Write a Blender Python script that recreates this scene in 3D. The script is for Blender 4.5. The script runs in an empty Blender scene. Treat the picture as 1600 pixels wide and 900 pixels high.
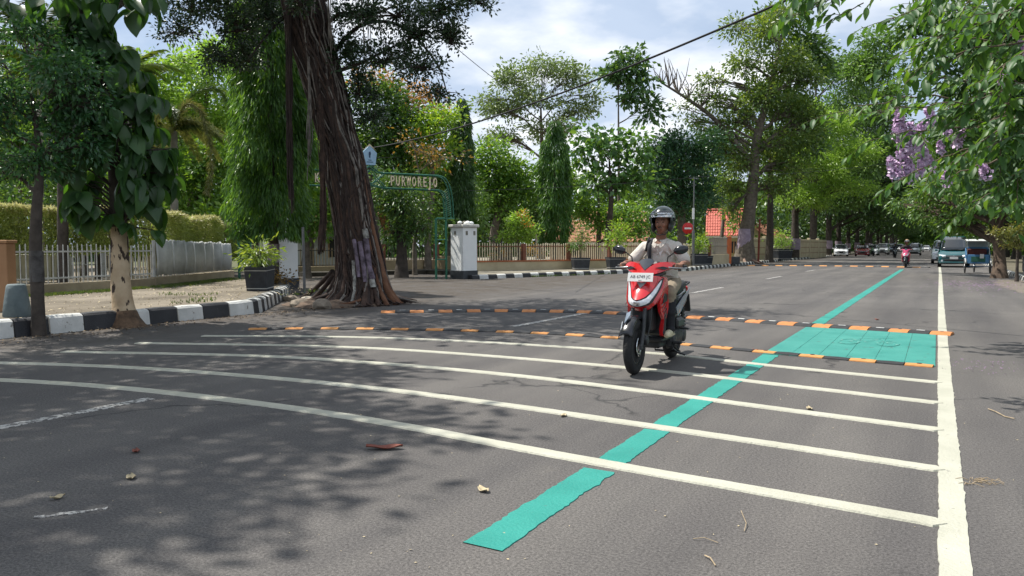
import bpy, bmesh, math, random
import numpy as np
from mathutils import Vector, Matrix, noise as mnoise

SC = bpy.context.scene
COL = SC.collection
PI = math.pi
# ------------------------------------------------------------------ camera
# world frame: +Y runs along the road, +X to its right kerb, camera near the white edge line
F_PX, HY, CAM_H = 1180.0, 385.0, 1.25
PITCH = math.atan((450 - HY) / F_PX)
YAW = math.radians(29.3667)
cd = bpy.data.cameras.new('camera'); cam = bpy.data.objects.new('camera', cd); COL.objects.link(cam)
cd.sensor_width = 36.0; cd.lens = F_PX / 1600 * 36.0; cd.clip_start = 0.05; cd.clip_end = 3000
cam.location = (0, 0, CAM_H); cam.rotation_euler = (PI / 2 - PITCH, 0, YAW)
SC.camera = cam
# ------------------------------------------------------------------ light
SUN_EL = math.radians(61); SX, SY = -0.992, -0.128
sun_dir = Vector((SX * math.cos(SUN_EL), SY * math.cos(SUN_EL), math.sin(SUN_EL)))
sd = bpy.data.lights.new('sun', 'SUN'); sd.energy = 5.0; sd.angle = math.radians(0.53); sd.color = (1.0, 0.95, 0.87)
so = bpy.data.objects.new('sun', sd); COL.objects.link(so); so.rotation_euler = sun_dir.to_track_quat('Z', 'Y').to_euler()
so.location = (-20, 0, 30)
wd = bpy.data.worlds.new('World'); SC.world = wd; wd.use_nodes = True
nt = wd.node_tree; nt.nodes.clear(); N = nt.nodes.new; L = nt.links.new
out = N('ShaderNodeOutputWorld'); bg = N('ShaderNodeBackground'); L(bg.outputs[0], out.inputs[0]); bg.inputs[1].default_value = 0.088
sky = N('ShaderNodeTexSky'); sky.sky_type = 'NISHITA'; sky.sun_disc = False
sky.sun_elevation = SUN_EL; sky.sun_rotation = math.atan2(SX, SY); sky.air_density = 1.0; sky.dust_density = 1.5; sky.ozone_density = 1.0
tc = N('ShaderNodeTexCoord')
sep = N('ShaderNodeSeparateXYZ'); L(tc.outputs['Generated'], sep.inputs[0])
# project the view direction on a cloud layer so that clouds flatten towards the horizon
zz = N('ShaderNodeMath'); zz.operation = 'MAXIMUM'; L(sep.outputs[2], zz.inputs[0]); zz.inputs[1].default_value = 0.0
za = N('ShaderNodeMath'); za.operation = 'ADD'; L(zz.outputs[0], za.inputs[0]); za.inputs[1].default_value = 0.22
dv = N('ShaderNodeVectorMath'); dv.operation = 'DIVIDE'; L(tc.outputs['Generated'], dv.inputs[0])
cb = N('ShaderNodeCombineXYZ')
for i in range(3): L(za.outputs[0], cb.inputs[i])
L(cb.outputs[0], dv.inputs[1])
n1 = N('ShaderNodeTexNoise'); n1.inputs['Scale'].default_value = 1.15; n1.inputs['Detail'].default_value = 7; n1.inputs['Roughness'].default_value = 0.55
n1.inputs['Distortion'].default_value = 0.35
L(dv.outputs[0], n1.inputs['Vector'])
r1 = N('ShaderNodeValToRGB'); r1.color_ramp.elements[0].position = 0.33; r1.color_ramp.elements[1].position = 0.56
L(n1.outputs[0], r1.inputs[0])
n2 = N('ShaderNodeTexNoise'); n2.inputs['Scale'].default_value = 2.3; n2.inputs['Detail'].default_value = 6
mp = N('ShaderNodeMapping'); mp.inputs['Location'].default_value = (3.1, 7.7, 1.0); L(dv.outputs[0], mp.inputs[0]); L(mp.outputs[0], n2.inputs['Vector'])
r2 = N('ShaderNodeValToRGB'); r2.color_ramp.elements[0].position = 0.40; r2.color_ramp.elements[1].position = 0.60
r2.color_ramp.elements[0].color = (5.0, 6.0, 7.6, 1); r2.color_ramp.elements[1].color = (9.9, 10.1, 10.4, 1)
L(n2.outputs[0], r2.inputs[0])
mx = N('ShaderNodeMix'); mx.data_type = 'RGBA'
skb = N('ShaderNodeMix'); skb.data_type = 'RGBA'; skb.inputs[0].default_value = 0.45   # thin veil of cloud over the blue
L(sky.outputs[0], skb.inputs[6]); skb.inputs[7].default_value = (5.0, 6.3, 8.4, 1)
L(r1.outputs[0], mx.inputs[0]); L(skb.outputs[2], mx.inputs[6]); L(r2.outputs[0], mx.inputs[7]); L(mx.outputs[2], bg.inputs[0])
SC.view_settings.view_transform = 'Standard'; SC.view_settings.look = 'None'; SC.view_settings.exposure = 0.46; SC.view_settings.gamma = 1.0
try:
    SC.view_settings.use_curve_mapping = False
    SC.cycles.max_bounces = 6; SC.cycles.diffuse_bounces = 3; SC.cycles.glossy_bounces = 3; SC.cycles.transmission_bounces = 4
    SC.cycles.transparent_max_bounces = 4; SC.cycles.use_denoising = True; SC.cycles.caustics_reflective = False; SC.cycles.caustics_refractive = False
except Exception: pass

# ------------------------------------------------------------------ geometry of the viewpoint (used only to work out real positions)
_cy, _sy, _cp, _sp = math.cos(YAW), math.sin(YAW), math.cos(PITCH), math.sin(PITCH)
def ray(px, py):
    x = (px - 800) / F_PX; y = -(py - 450) / F_PX
    fy = _cp + y * _sp; fz = -_sp + y * _cp
    return Vector((x * _cy - fy * _sy, x * _sy + fy * _cy, fz)), fy
def gp(px, py, z=0.0):
    d, _ = ray(px, py); t = (z - CAM_H) / d.z
    return Vector((d.x * t, d.y * t, z))
def at(px, py, dist):
    d, fy = ray(px, py); t = dist / fy
    return Vector((d.x * t, d.y * t, CAM_H + d.z * t))

# ------------------------------------------------------------------ helpers
def link(o, parent=None):
    COL.objects.link(o)
    if parent is not None: o.parent = parent
    return o
def tag(o, label=None, cat=None, group=None, kind=None):
    if label: o['label'] = label
    if cat: o['category'] = cat
    if group: o['group'] = group
    if kind: o['kind'] = kind
    return o
def empty(name, loc=(0, 0, 0), rz=0.0, label=None, cat=None, group=None, kind=None):
    o = bpy.data.objects.new(name, None); o.empty_display_size = 0.3; link(o); o.location = loc; o.rotation_euler = (0, 0, rz)
    return tag(o, label, cat, group, kind)
def kids(o): return [c for c in bpy.data.objects if c.parent == o]
def copy_tree(o, parent=None, tree=None):
    if tree is None:
        tree = {}
        for c in bpy.data.objects:
            if c.parent: tree.setdefault(c.parent.name, []).append(c)
    c = o.copy(); link(c)
    c.parent = parent
    for ch in tree.get(o.name, []): copy_tree(ch, c, tree)
    return c

class MB:
    """collects faces and links them as one mesh object"""
    def __init__(s): s.v = []; s.f = []; s.m = []; s.sm = []
    def add(s, vs, fs, mi=0, smooth=False):
        b = len(s.v); s.v += [tuple(p) for p in vs]
        for f in fs: s.f.append([b + i for i in f]); s.m.append(mi); s.sm.append(smooth)
    def box(s, c, d, rz=0.0, mi=0, taper=1.0, bev=0.0, rx=0.0, ry=0.0):
        hx, hy, hz = d[0] / 2, d[1] / 2, d[2] / 2
        M_ = Matrix.Translation(Vector(c)) @ Matrix.Rotation(rz, 4, 'Z') @ Matrix.Rotation(ry, 4, 'Y') @ Matrix.Rotation(rx, 4, 'X')
        if bev <= 0:
            vs = []
            for z, k in ((-hz, 1), (hz, taper)):
                for x, y in ((-hx, -hy), (hx, -hy), (hx, hy), (-hx, hy)): vs.append(M_ @ Vector((x * k, y * k, z)))
            s.add(vs, [(3, 2, 1, 0), (4, 5, 6, 7), (0, 1, 5, 4), (1, 2, 6, 5), (2, 3, 7, 6), (3, 0, 4, 7)], mi); return
        b = min(bev, hx * .9, hy * .9, hz * .9); rings = []
        for z, i, k in ((-hz, b, 1), (-hz + b, 0, 1), (hz - b, 0, taper), (hz, b, taper)):
            X, Y = hx * k - i, hy * k - i; q = b * .6 if i == 0 else 0
            rings.append([(-X + q, -Y, z), (X - q, -Y, z), (X, -Y + q, z), (X, Y - q, z), (X - q, Y, z), (-X + q, Y, z), (-X, Y - q, z), (-X, -Y + q, z)])
        s.rings([[M_ @ Vector(p) for p in r] for r in rings], mi, True)
    def rings(s, rs, mi=0, caps=True, smooth=False, closed=True):
        n = len(rs[0]); vs = [p for r in rs for p in r]; fs = []
        for a in range(len(rs) - 1):
            for i in range(n if closed else n - 1):
                j = (i + 1) % n; fs.append((a * n + i, a * n + j, (a + 1) * n + j, (a + 1) * n + i))
        s.add(vs, fs, mi, smooth)
        if caps and closed:
            s.add(rs[0], [tuple(range(n - 1, -1, -1))], mi); s.add(rs[-1], [tuple(range(n))], mi)
    def tube(s, pts, rad, n=6, mi=0, caps=True, smooth=True, jitter=None):
        pts = [Vector(p) for p in pts]
        if not isinstance(rad, (list, tuple)): rad = [rad] * len(pts)
        rs = []; up = None
        for i, p in enumerate(pts):
            t = (pts[min(i + 1, len(pts) - 1)] - pts[max(i - 1, 0)])
            t = t.normalized() if t.length > 1e-9 else Vector((0, 0, 1))
            if up is None: up = Vector((1, 0, 0)) if abs(t.x) < .9 else Vector((0, 1, 0))
            a = (up - t * up.dot(t)).normalized(); b = t.cross(a); up = a
            ring = []
            for k in range(n):
                an = 2 * PI * k / n; r = rad[i]
                if jitter: r *= jitter(p, an)
                ring.append(p + (a * math.cos(an) + b * math.sin(an)) * r)
            rs.append(ring)
        s.rings(rs, mi, caps, smooth)
    def cyl(s, a, b, r, n=12, mi=0, r2=None, smooth=True): s.tube([a, b], [r, r if r2 is None else r2], n, mi, True, smooth)
    def lathe(s, c, prof, n=16, mi=0, axis='Z', smooth=True, a0=0.0):
        rs = []
        for r, h in prof:
            ring = []
            for k in range(n):
                an = a0 + 2 * PI * k / n; x, y = r * math.cos(an), r * math.sin(an)
                p = {'Z': (x, y, h), 'X': (h, x, y), 'Y': (x, h, y)}[axis]; ring.append(Vector(c) + Vector(p))
            rs.append(ring)
        s.rings(rs, mi, True, smooth)
    def ell(s, c, r, n=12, m=8, mi=0, rot=None):
        rs = []
        for j in range(m + 1):
            th = PI * min(max(j / m, .02), .98); ring = []
            for k in range(n):
                an = 2 * PI * k / n
                p = Vector((r[0] * math.sin(th) * math.cos(an), r[1] * math.sin(th) * math.sin(an), -r[2] * math.cos(th)))
                if rot is not None: p = rot @ p
                ring.append(Vector(c) + p)
            rs.append(ring)
        s.rings(rs, mi, True, True)
    def poly(s, pts, thick, nrm, mi=0):
        """closed outline given a thickness along nrm"""
        pts = [Vector(p) for p in pts]; nv = Vector(nrm) * thick; n = len(pts)
        vs = pts + [p + nv for p in pts]
        fs = [tuple(range(n - 1, -1, -1)), tuple(range(n, 2 * n))] + [(i, (i + 1) % n, n + (i + 1) % n, n + i) for i in range(n)]
        s.add(vs, fs, mi)
    def mesh(s, name, mats):
        me = bpy.data.meshes.new(name); me.from_pydata(s.v, [], s.f)
        for m in (mats if isinstance(mats, (list, tuple)) else [mats]): me.materials.append(m)
        me.polygons.foreach_set('material_index', s.m); me.polygons.foreach_set('use_smooth', s.sm); me.update(); return me
    def build(s, name, mats, parent=None, **kw):
        o = bpy.data.objects.new(name, s.mesh(name, mats)); link(o, parent)
        return tag(o, **kw)
def inst(name, me, parent, loc=(0, 0, 0), rot=(0, 0, 0), sc=(1, 1, 1)):
    o = bpy.data.objects.new(name, me); link(o, parent); o.location = loc; o.rotation_euler = rot; o.scale = sc; return o
def solid(o, t, off=-1, bevel=0.0, sub=0):
    if sub: m = o.modifiers.new('sub', 'SUBSURF'); m.levels = sub; m.render_levels = sub
    m = o.modifiers.new('solid', 'SOLIDIFY'); m.thickness = t; m.offset = off
    if bevel: b = o.modifiers.new('bev', 'BEVEL'); b.width = bevel; b.segments = 2; b.limit_method = 'ANGLE'
    return o

# ------------------------------------------------------------------ materials
_MC = {}
def mat(name, col, rough=0.6, metal=0.0, nz=None, bump=None, spec=0.5, coat=0.0, trans=0.0, ior=1.45, emit=0.0, col2=None, vor=None):
    """Principled with procedural colour variation; nz=(scale, amount), bump=(scale, strength)"""
    if name in _MC: return _MC[name]
    m = bpy.data.materials.new(name); m.use_nodes = True; t = m.node_tree; b = t.nodes['Principled BSDF']
    b.inputs['Base Color'].default_value = (*col, 1); b.inputs['Roughness'].default_value = rough; b.inputs['Metallic'].default_value = metal
    b.inputs['Specular IOR Level'].default_value = spec; b.inputs['Coat Weight'].default_value = coat; b.inputs['Coat Roughness'].default_value = 0.08
    b.inputs['Transmission Weight'].default_value = trans; b.inputs['IOR'].default_value = ior
    if emit: b.inputs['Emission Color'].default_value = (*col, 1); b.inputs['Emission Strength'].default_value = emit
    co = t.nodes.new('ShaderNodeTexCoord')
    if nz is None: nz = (9.0, .10)
    n = t.nodes.new('ShaderNodeTexNoise'); n.inputs['Scale'].default_value = nz[0]; n.inputs['Detail'].default_value = 5; n.inputs['Roughness'].default_value = .6
    t.links.new(co.outputs['Object'], n.inputs['Vector'])
    r = t.nodes.new('ShaderNodeValToRGB'); r.color_ramp.elements[0].position = .3; r.color_ramp.elements[1].position = .7
    k = nz[1]; c2 = col2 if col2 else tuple(min(1, c * (1 + k)) for c in col)
    c1 = tuple(c * (1 - k) for c in col) if not col2 else col
    r.color_ramp.elements[0].color = (*c1, 1); r.color_ramp.elements[1].color = (*c2, 1)
    t.links.new(n.outputs[0], r.inputs[0]); t.links.new(r.outputs[0], b.inputs['Base Color'])
    if bump:
        n2 = t.nodes.new('ShaderNodeTexNoise'); n2.inputs['Scale'].default_value = bump[0]; n2.inputs['Detail'].default_value = 6
        t.links.new(co.outputs['Object'], n2.inputs['Vector'])
        bp = t.nodes.new('ShaderNodeBump'); bp.inputs['Strength'].default_value = bump[1]; bp.inputs['Distance'].default_value = .02
        t.links.new(n2.outputs[0], bp.inputs['Height']); t.links.new(bp.outputs[0], b.inputs['Normal'])
    _MC[name] = m; return m
def leafmat(name, col, col2=None, tr=.35, rough=.38, tcol=None, hue=.25):
    """leaf: each leaf (mesh island) its own tint, part of the light passes through"""
    if name in _MC: return _MC[name]
    m = bpy.data.materials.new(name); m.use_nodes = True; t = m.node_tree; b = t.nodes['Principled BSDF']; o = t.nodes['Material Output']
    g = t.nodes.new('ShaderNodeNewGeometry'); r = t.nodes.new('ShaderNodeValToRGB')
    c2 = col2 if col2 else (col[0] * 1.7, col[1] * 1.35, col[2] * 1.1)
    r.color_ramp.elements[0].color = (*[c * (1 - hue) for c in col], 1); r.color_ramp.elements[1].color = (*c2, 1)
    e = r.color_ramp.elements.new(.55); e.color = (*col, 1)
    co = t.nodes.new('ShaderNodeTexCoord'); n = t.nodes.new('ShaderNodeTexNoise'); n.inputs['Scale'].default_value = .9; n.inputs['Detail'].default_value = 2
    t.links.new(co.outputs['Object'], n.inputs['Vector'])
    mt = t.nodes.new('ShaderNodeMath'); mt.operation = 'MULTIPLY_ADD'; mt.inputs[1].default_value = .65; t.links.new(g.outputs['Random Per Island'], mt.inputs[0])
    m2 = t.nodes.new('ShaderNodeMath'); m2.operation = 'MULTIPLY_ADD'; m2.inputs[1].default_value = 1.0; m2.inputs[2].default_value = -.32
    t.links.new(n.outputs[0], m2.inputs[0]); t.links.new(m2.outputs[0], mt.inputs[2]); t.links.new(mt.outputs[0], r.inputs[0])
    t.links.new(r.outputs[0], b.inputs['Base Color']); b.inputs['Roughness'].default_value = rough; b.inputs['Specular IOR Level'].default_value = .5
    tl = t.nodes.new('ShaderNodeBsdfTranslucent'); mc = t.nodes.new('ShaderNodeMix'); mc.data_type = 'RGBA'; mc.blend_type = 'MULTIPLY'; mc.inputs[0].default_value = 1
    t.links.new(r.outputs[0], mc.inputs[6]); mc.inputs[7].default_value = (*(tcol or (2.3, 1.9, .7)), 1); t.links.new(mc.outputs[2], tl.inputs[0])
    ms = t.nodes.new('ShaderNodeMixShader'); ms.inputs[0].default_value = tr
    t.links.new(b.outputs[0], ms.inputs[1]); t.links.new(tl.outputs[0], ms.inputs[2]); t.links.new(ms.outputs[0], o.inputs[0])
    _MC[name] = m; return m
R = random.Random(7)
# ------------------------------------------------------------------ ground, roads
def asphalt_mat():
    m = bpy.data.materials.new('asphalt'); m.use_nodes = True; t = m.node_tree; b = t.nodes['Principled BSDF']; Nn = t.nodes.new; K = t.links.new
    co = Nn('ShaderNodeTexCoord')
    def noise(sc, det, ro=.6, vec=None):
        n = Nn('ShaderNodeTexNoise'); n.inputs['Scale'].default_value = sc; n.inputs['Detail'].default_value = det; n.inputs['Roughness'].default_value = ro
        K(vec or co.outputs['Object'], n.inputs['Vector']); return n.outputs[0]
    def ramp(i, a, ca, c, cc):
        r = Nn('ShaderNodeValToRGB'); r.color_ramp.elements[0].position = a; r.color_ramp.elements[1].position = c
        r.color_ramp.elements[0].color = (*ca, 1); r.color_ramp.elements[1].color = (*cc, 1); K(i, r.inputs[0]); return r.outputs[0]
    def mixc(f, a, c, mode='MIX', fac=None):
        x = Nn('ShaderNodeMix'); x.data_type = 'RGBA'; x.blend_type = mode
        if f is None: x.inputs[0].default_value = fac
        else: K(f, x.inputs[0])
        for s, i in ((a, 6), (c, 7)):
            if isinstance(s, tuple): x.inputs[i].default_value = (*s, 1)
            else: K(s, x.inputs[i])
        return x.outputs[2]
    base = ramp(noise(.35, 5), .32, (.088, .084, .082), .68, (.118, .113, .108))
    # wheel tracks and drips stretched along the road
    mp = Nn('ShaderNodeMapping'); mp.inputs['Scale'].default_value = (1.6, .10, 1); K(co.outputs['Object'], mp.inputs[0])
    tr = ramp(noise(1.0, 4, .5, mp.outputs[0]), .35, (.74, .74, .77), .65, (1.10, 1.09, 1.08))
    c = mixc(None, base, tr, 'MULTIPLY', 1.0)
    g = ramp(noise(75, 3, .75), .33, (.52, .52, .52), .70, (1.5, 1.49, 1.46)); c = mixc(None, c, g, 'MULTIPLY', 1.0); g = ramp(noise(240, 2, .7), .35, (.70, .70, .70), .68, (1.32, 1.31, 1.30)); c = mixc(None, c, g, 'MULTIPLY', 1.0)
    v = Nn('ShaderNodeTexVoronoi'); v.inputs['Scale'].default_value = 55; K(co.outputs['Object'], v.inputs['Vector'])
    sp = ramp(v.outputs['Distance'], .06, (1, 1, 1), .17, (0, 0, 0))
    sel = ramp(noise(11, 3), .52, (0, 0, 0), .62, (1, 1, 1)); spm = mixc(None, sp, sel, 'MULTIPLY', 1.0)
    c = mixc(spm, c, (.24, .235, .22))
    # cracks: thin lines of a large voronoi, broken up
    wv = Nn('ShaderNodeVectorMath'); wv.operation = 'MULTIPLY_ADD'
    n3 = Nn('ShaderNodeTexNoise'); n3.inputs['Scale'].default_value = 1.3; n3.inputs['Detail'].default_value = 5; K(co.outputs['Object'], n3.inputs['Vector'])
    K(n3.outputs['Color'], wv.inputs[0]); wv.inputs[1].default_value = (1.3, 1.3, 0); K(co.outputs['Object'], wv.inputs[2])
    v2 = Nn('ShaderNodeTexVoronoi'); v2.feature = 'DISTANCE_TO_EDGE'; v2.inputs['Scale'].default_value = .22; K(wv.outputs[0], v2.inputs['Vector'])
    cr = ramp(v2.outputs['Distance'], .0018, (1, 1, 1), .005, (0, 0, 0))
    cs = ramp(noise(.45, 2), .50, (0, 0, 0), .55, (1, 1, 1)); crm = mixc(None, cr, cs, 'MULTIPLY', 1.0)
    c = mixc(crm, c, (.03, .03, .03))
    st = ramp(noise(.9, 6, .7), .60, (0, 0, 0), .78, (.45, .45, .45)); c = mixc(st, c, (.058, .056, .055))
    du = ramp(noise(2.3, 5, .7), .62, (0, 0, 0), .80, (.30, .30, .30)); c = mixc(du, c, (.17, .155, .13))
    # brown grit that gathers along the west kerb
    sx = Nn('ShaderNodeSeparateXYZ'); K(co.outputs['Object'], sx.inputs[0]); mr = Nn('ShaderNodeMapRange'); K(sx.outputs[0], mr.inputs[0]); mr.inputs[1].default_value = -8.6; mr.inputs[2].default_value = -11.0; mr.inputs[3].default_value = 0; mr.inputs[4].default_value = 1.3
    gk = Nn('ShaderNodeMath'); gk.operation = 'MULTIPLY'; K(mr.outputs[0], gk.inputs[0]); K(ramp(noise(1.7, 6, .7), .35, (.1, .1, .1), .65, (1, 1, 1)), gk.inputs[1]); gk.use_clamp = True
    c = mixc(gk.outputs[0], c, ramp(noise(14, 4, .7), .35, (.035, .029, .024), .7, (.10, .082, .064)))
    K(c, b.inputs['Base Color']); b.inputs['Roughness'].default_value = .86; b.inputs['Specular IOR Level'].default_value = .3
    bp = Nn('ShaderNodeBump'); bp.inputs['Strength'].default_value = .55; bp.inputs['Distance'].default_value = .008; K(noise(95, 3, .7), bp.inputs['Height']); K(bp.outputs[0], b.inputs['Normal'])
    return m
ASPH = asphalt_mat()
MG = mat('verge_soil', (.10, .085, .055), .95, nz=(1.1, .3), col2=(.07, .10, .03), bump=(12, .6))
MPAV = mat('sidewalk_concrete', (.09, .075, .052), .93, nz=(.8, .3), col2=(.25, .215, .165), bump=(16, .5))
g = MB(); g.add([(-700, -700, -.06), (700, -700, -.06), (700, 900, -.06), (-700, 900, -.06)], [(0, 1, 2, 3)]); g.build('ground', MG, kind='structure')
def sheet(name, pts, z, m, **kw):
    b = MB(); b.add([(p[0], p[1], z) for p in pts], [tuple(range(len(pts)))]); return b.build(name, m, kind='structure', **kw)
sheet('road', [(-11.0, -30), (2.75, -30), (2.75, 420), (-11.4, 420), (-11.4, 46), (-11.0, 38.4), (-11.0, 9)], 0, ASPH)
sheet('side_street', [(-11.0, 9), (-11.0, 38.4), (-12.8, 32.2), (-15.5, 24.5), (-16.5, 24.9), (-24.0, 36), (-30.5, 26), (-20.6, 17.2), (-14.9, 14.45), (-12.4, 11.6), (-11.1, 10.1)], -.004, ASPH)

# ---- kerb blocks
def paint(name, c, c2, wear=None, wcol=(.1, .098, .095), wsc=14, rough=.6):
    m = mat(name, c, rough, nz=(2.2, .1), col2=c2, bump=(60, .35)); t = m.node_tree; b = t.nodes['Principled BSDF']
    if wear:
        src = b.inputs['Base Color'].links[0].from_socket; co = t.nodes['Texture Coordinate']
        n = t.nodes.new('ShaderNodeTexNoise'); n.inputs['Scale'].default_value = wsc; n.inputs['Detail'].default_value = 8; n.inputs['Roughness'].default_value = .7; t.links.new(co.outputs['Object'], n.inputs['Vector'])
        r = t.nodes.new('ShaderNodeValToRGB'); r.color_ramp.elements[0].position = wear - .012; r.color_ramp.elements[1].position = wear + .012; t.links.new(n.outputs[0], r.inputs[0])
        x = t.nodes.new('ShaderNodeMix'); x.data_type = 'RGBA'; t.links.new(r.outputs[0], x.inputs[0]); t.links.new(src, x.inputs[6]); x.inputs[7].default_value = (*wcol, 1); t.links.new(x.outputs[2], b.inputs['Base Color'])
    return m
KW = paint('white_kerb_paint', (.40, .41, .39), (.66, .66, .63), .63, (.20, .18, .15), 7)
KB = paint('black_kerb_paint', (.014, .015, .018), (.035, .036, .04), .66, (.16, .15, .13), 8, .55)
KG = mat('bare_kerb_concrete', (.22, .20, .17), .9, nz=(6, .3), bump=(20, .5))
def poly_len(P):
    s = [0]
    for a, b in zip(P, P[1:]): s.append(s[-1] + (Vector(b) - Vector(a)).length)
    return s
def poly_at(P, S, d):
    d = max(0, min(S[-1], d))
    for i in range(len(S) - 1):
        if d <= S[i + 1] or i == len(S) - 2:
            t = (d - S[i]) / max(1e-9, S[i + 1] - S[i]); a, b = Vector(P[i]), Vector(P[i + 1]); return a.lerp(b, t), (b - a).normalized()
def smooth(P, n=8):
    """Catmull-Rom through the points"""
    P = [Vector(p) for p in P]; Q = [P[0] * 2 - P[1]] + P + [P[-1] * 2 - P[-2]]; o = []
    for i in range(1, len(Q) - 2):
        for k in range(n):
            t = k / n; a, b, c, d = Q[i - 1], Q[i], Q[i + 1], Q[i + 2]
            o.append(.5 * ((2 * b) + (c - a) * t + (2 * a - 5 * b + 4 * c - d) * t * t + (3 * b - a - 3 * c + d) * t ** 3))
    o.append(P[-1]); return o
def kerb(name, P, cuts, h, w, side, first, label, lean=.03):
    """blocks along P (2D), cuts = arclengths; the kerb body lies on the SIDE (+1 = left of travel)"""
    root = empty(name, (0, 0, 0), kind='structure'); root['label'] = label
    S = poly_len(P); col = first
    for a, b in zip(cuts, cuts[1:]):
        m = MB(); gap = .008; k = max(2, int((b - a) / .25) + 1); rs = []; dh = R.uniform(-.008, .008); dy = R.uniform(-.008, .008)
        for i in range(k):
            p, t = poly_at(P, S, a + gap + (b - a - 2 * gap) * i / (k - 1)); n = Vector((-t.y, t.x)) * side
            e = .02 if i in (0, k - 1) else 0
            q = lambda u, z: (p.x + n.x * (u + dy), p.y + n.y * (u + dy), z)
            rs.append([q(w, -.05), q(w, h + dh - e * .4), q(w * .5, h + dh + .004), q(lean + .035 + e * .3, h + dh - e * .5), q(lean + e * .4, h + dh - .035), q(0 + e * .3, -.05)])
        if side < 0: rs = [r[::-1] for r in rs]
        m.rings(rs, 0, True)
        m.build('kerb_block', KW if col else KB, root); col = not col
    return root
Pl = [(-11.0, 1.0), (-11.0, 9.0), (-11.02, 9.6), (-11.35, 10.3), (-12.3, 11.5), (-13.5, 13.0), (-14.85, 14.5)]
Pl = [tuple(p) for p in [Vector(p) for p in Pl[:2]] + smooth(Pl[2:], 6)]
SL = poly_len(Pl)
ys = [1.15, 1.65, 2.15, 2.65, 3.15, 3.65, 4.15, 4.65, 5.15, 5.65, 6.12, 6.62, 7.18, 7.70, 8.22, 8.72, 9.28, 10.0]
cuts = [y - 1.0 for y in ys]; x = cuts[-1]
while x < SL[-1] - .1: x = min(SL[-1], x + .27); cuts.append(x)
kerb('kerb_west', Pl, cuts, .25, .26, 1, True, 'tall kerb of black and white blocks along the near sidewalk')
Pf = [(-15.35, 24.25), (-14.4, 27.2), (-12.8, 32.2), (-11.2, 38.4), (-11.35, 46.0), (-11.4, 66.0), (-11.4, 110.0)]
SF = poly_len(Pf); cuts = [0, .35]; 
while cuts[-1] < SF[-1] - 1.0: cuts.append(cuts[-1] + (.46 if cuts[-1] < 46 else 1.0))
kerb('kerb_far', Pf, cuts, .17, .22, 1, False, 'black and white kerb curving past the cream fence to the avenue')
Pr = [(2.75, 140.0), (2.75, 60.0), (2.72, 36.5), (2.72, 26), (2.78, 10)]
SR = poly_len(Pr); cuts = [0]
while cuts[-1] < SR[-1] - .6: cuts.append(cuts[-1] + (1.2 if cuts[-1] < 90 else .42))
kerb('kerb_east', Pr, cuts, .16, .22, 1, True, 'black and white kerb along the shaded east side')

# ---- sidewalks and verges behind the kerbs
sheet('sidewalk_west', [(-11.2, -12), (-11.2, 9.7), (-12.5, 11.65), (-15.0, 14.6), (-20.9, 17.4), (-30, 25.5), (-45, 22), (-45, -12)], .232, MPAV)
sheet('sidewalk_far', [(-15.6, 24.3), (-13.1, 32.1), (-11.38, 38.4), (-11.6, 46), (-11.6, 200), (-60, 200), (-60, 60), (-24.0, 36.2), (-16.6, 25.0)], .150, mat('verge_concrete', (.13, .12, .09), .95, nz=(.9, .35), col2=(.30, .27, .21), bump=(14, .5)))
sheet('sidewalk_east', [(2.93, -30), (40, -30), (40, 400), (2.93, 400)], .14, mat('east_verge_shaded', (.06, .055, .035), .95, nz=(.9, .35), col2=(.15, .13, .09), bump=(14, .5)))  # verge colour darkened to stand in for the shade along this side
# sandy edge where the road meets the verge at the right
sheet('sandy_shoulder', [(2.73, 24)] + [(2.15 - .45 * math.sin((y - 24) / 10 * PI) + R.uniform(-.16, .16), y) for y in [24.3 + .35 * k for k in range(28)]] + [(2.72, 34.4)], .004, mat('shoulder_sand', (.16, .135, .105), .95, nz=(5, .3), col2=(.12, .11, .095), bump=(30, .5)))

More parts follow.
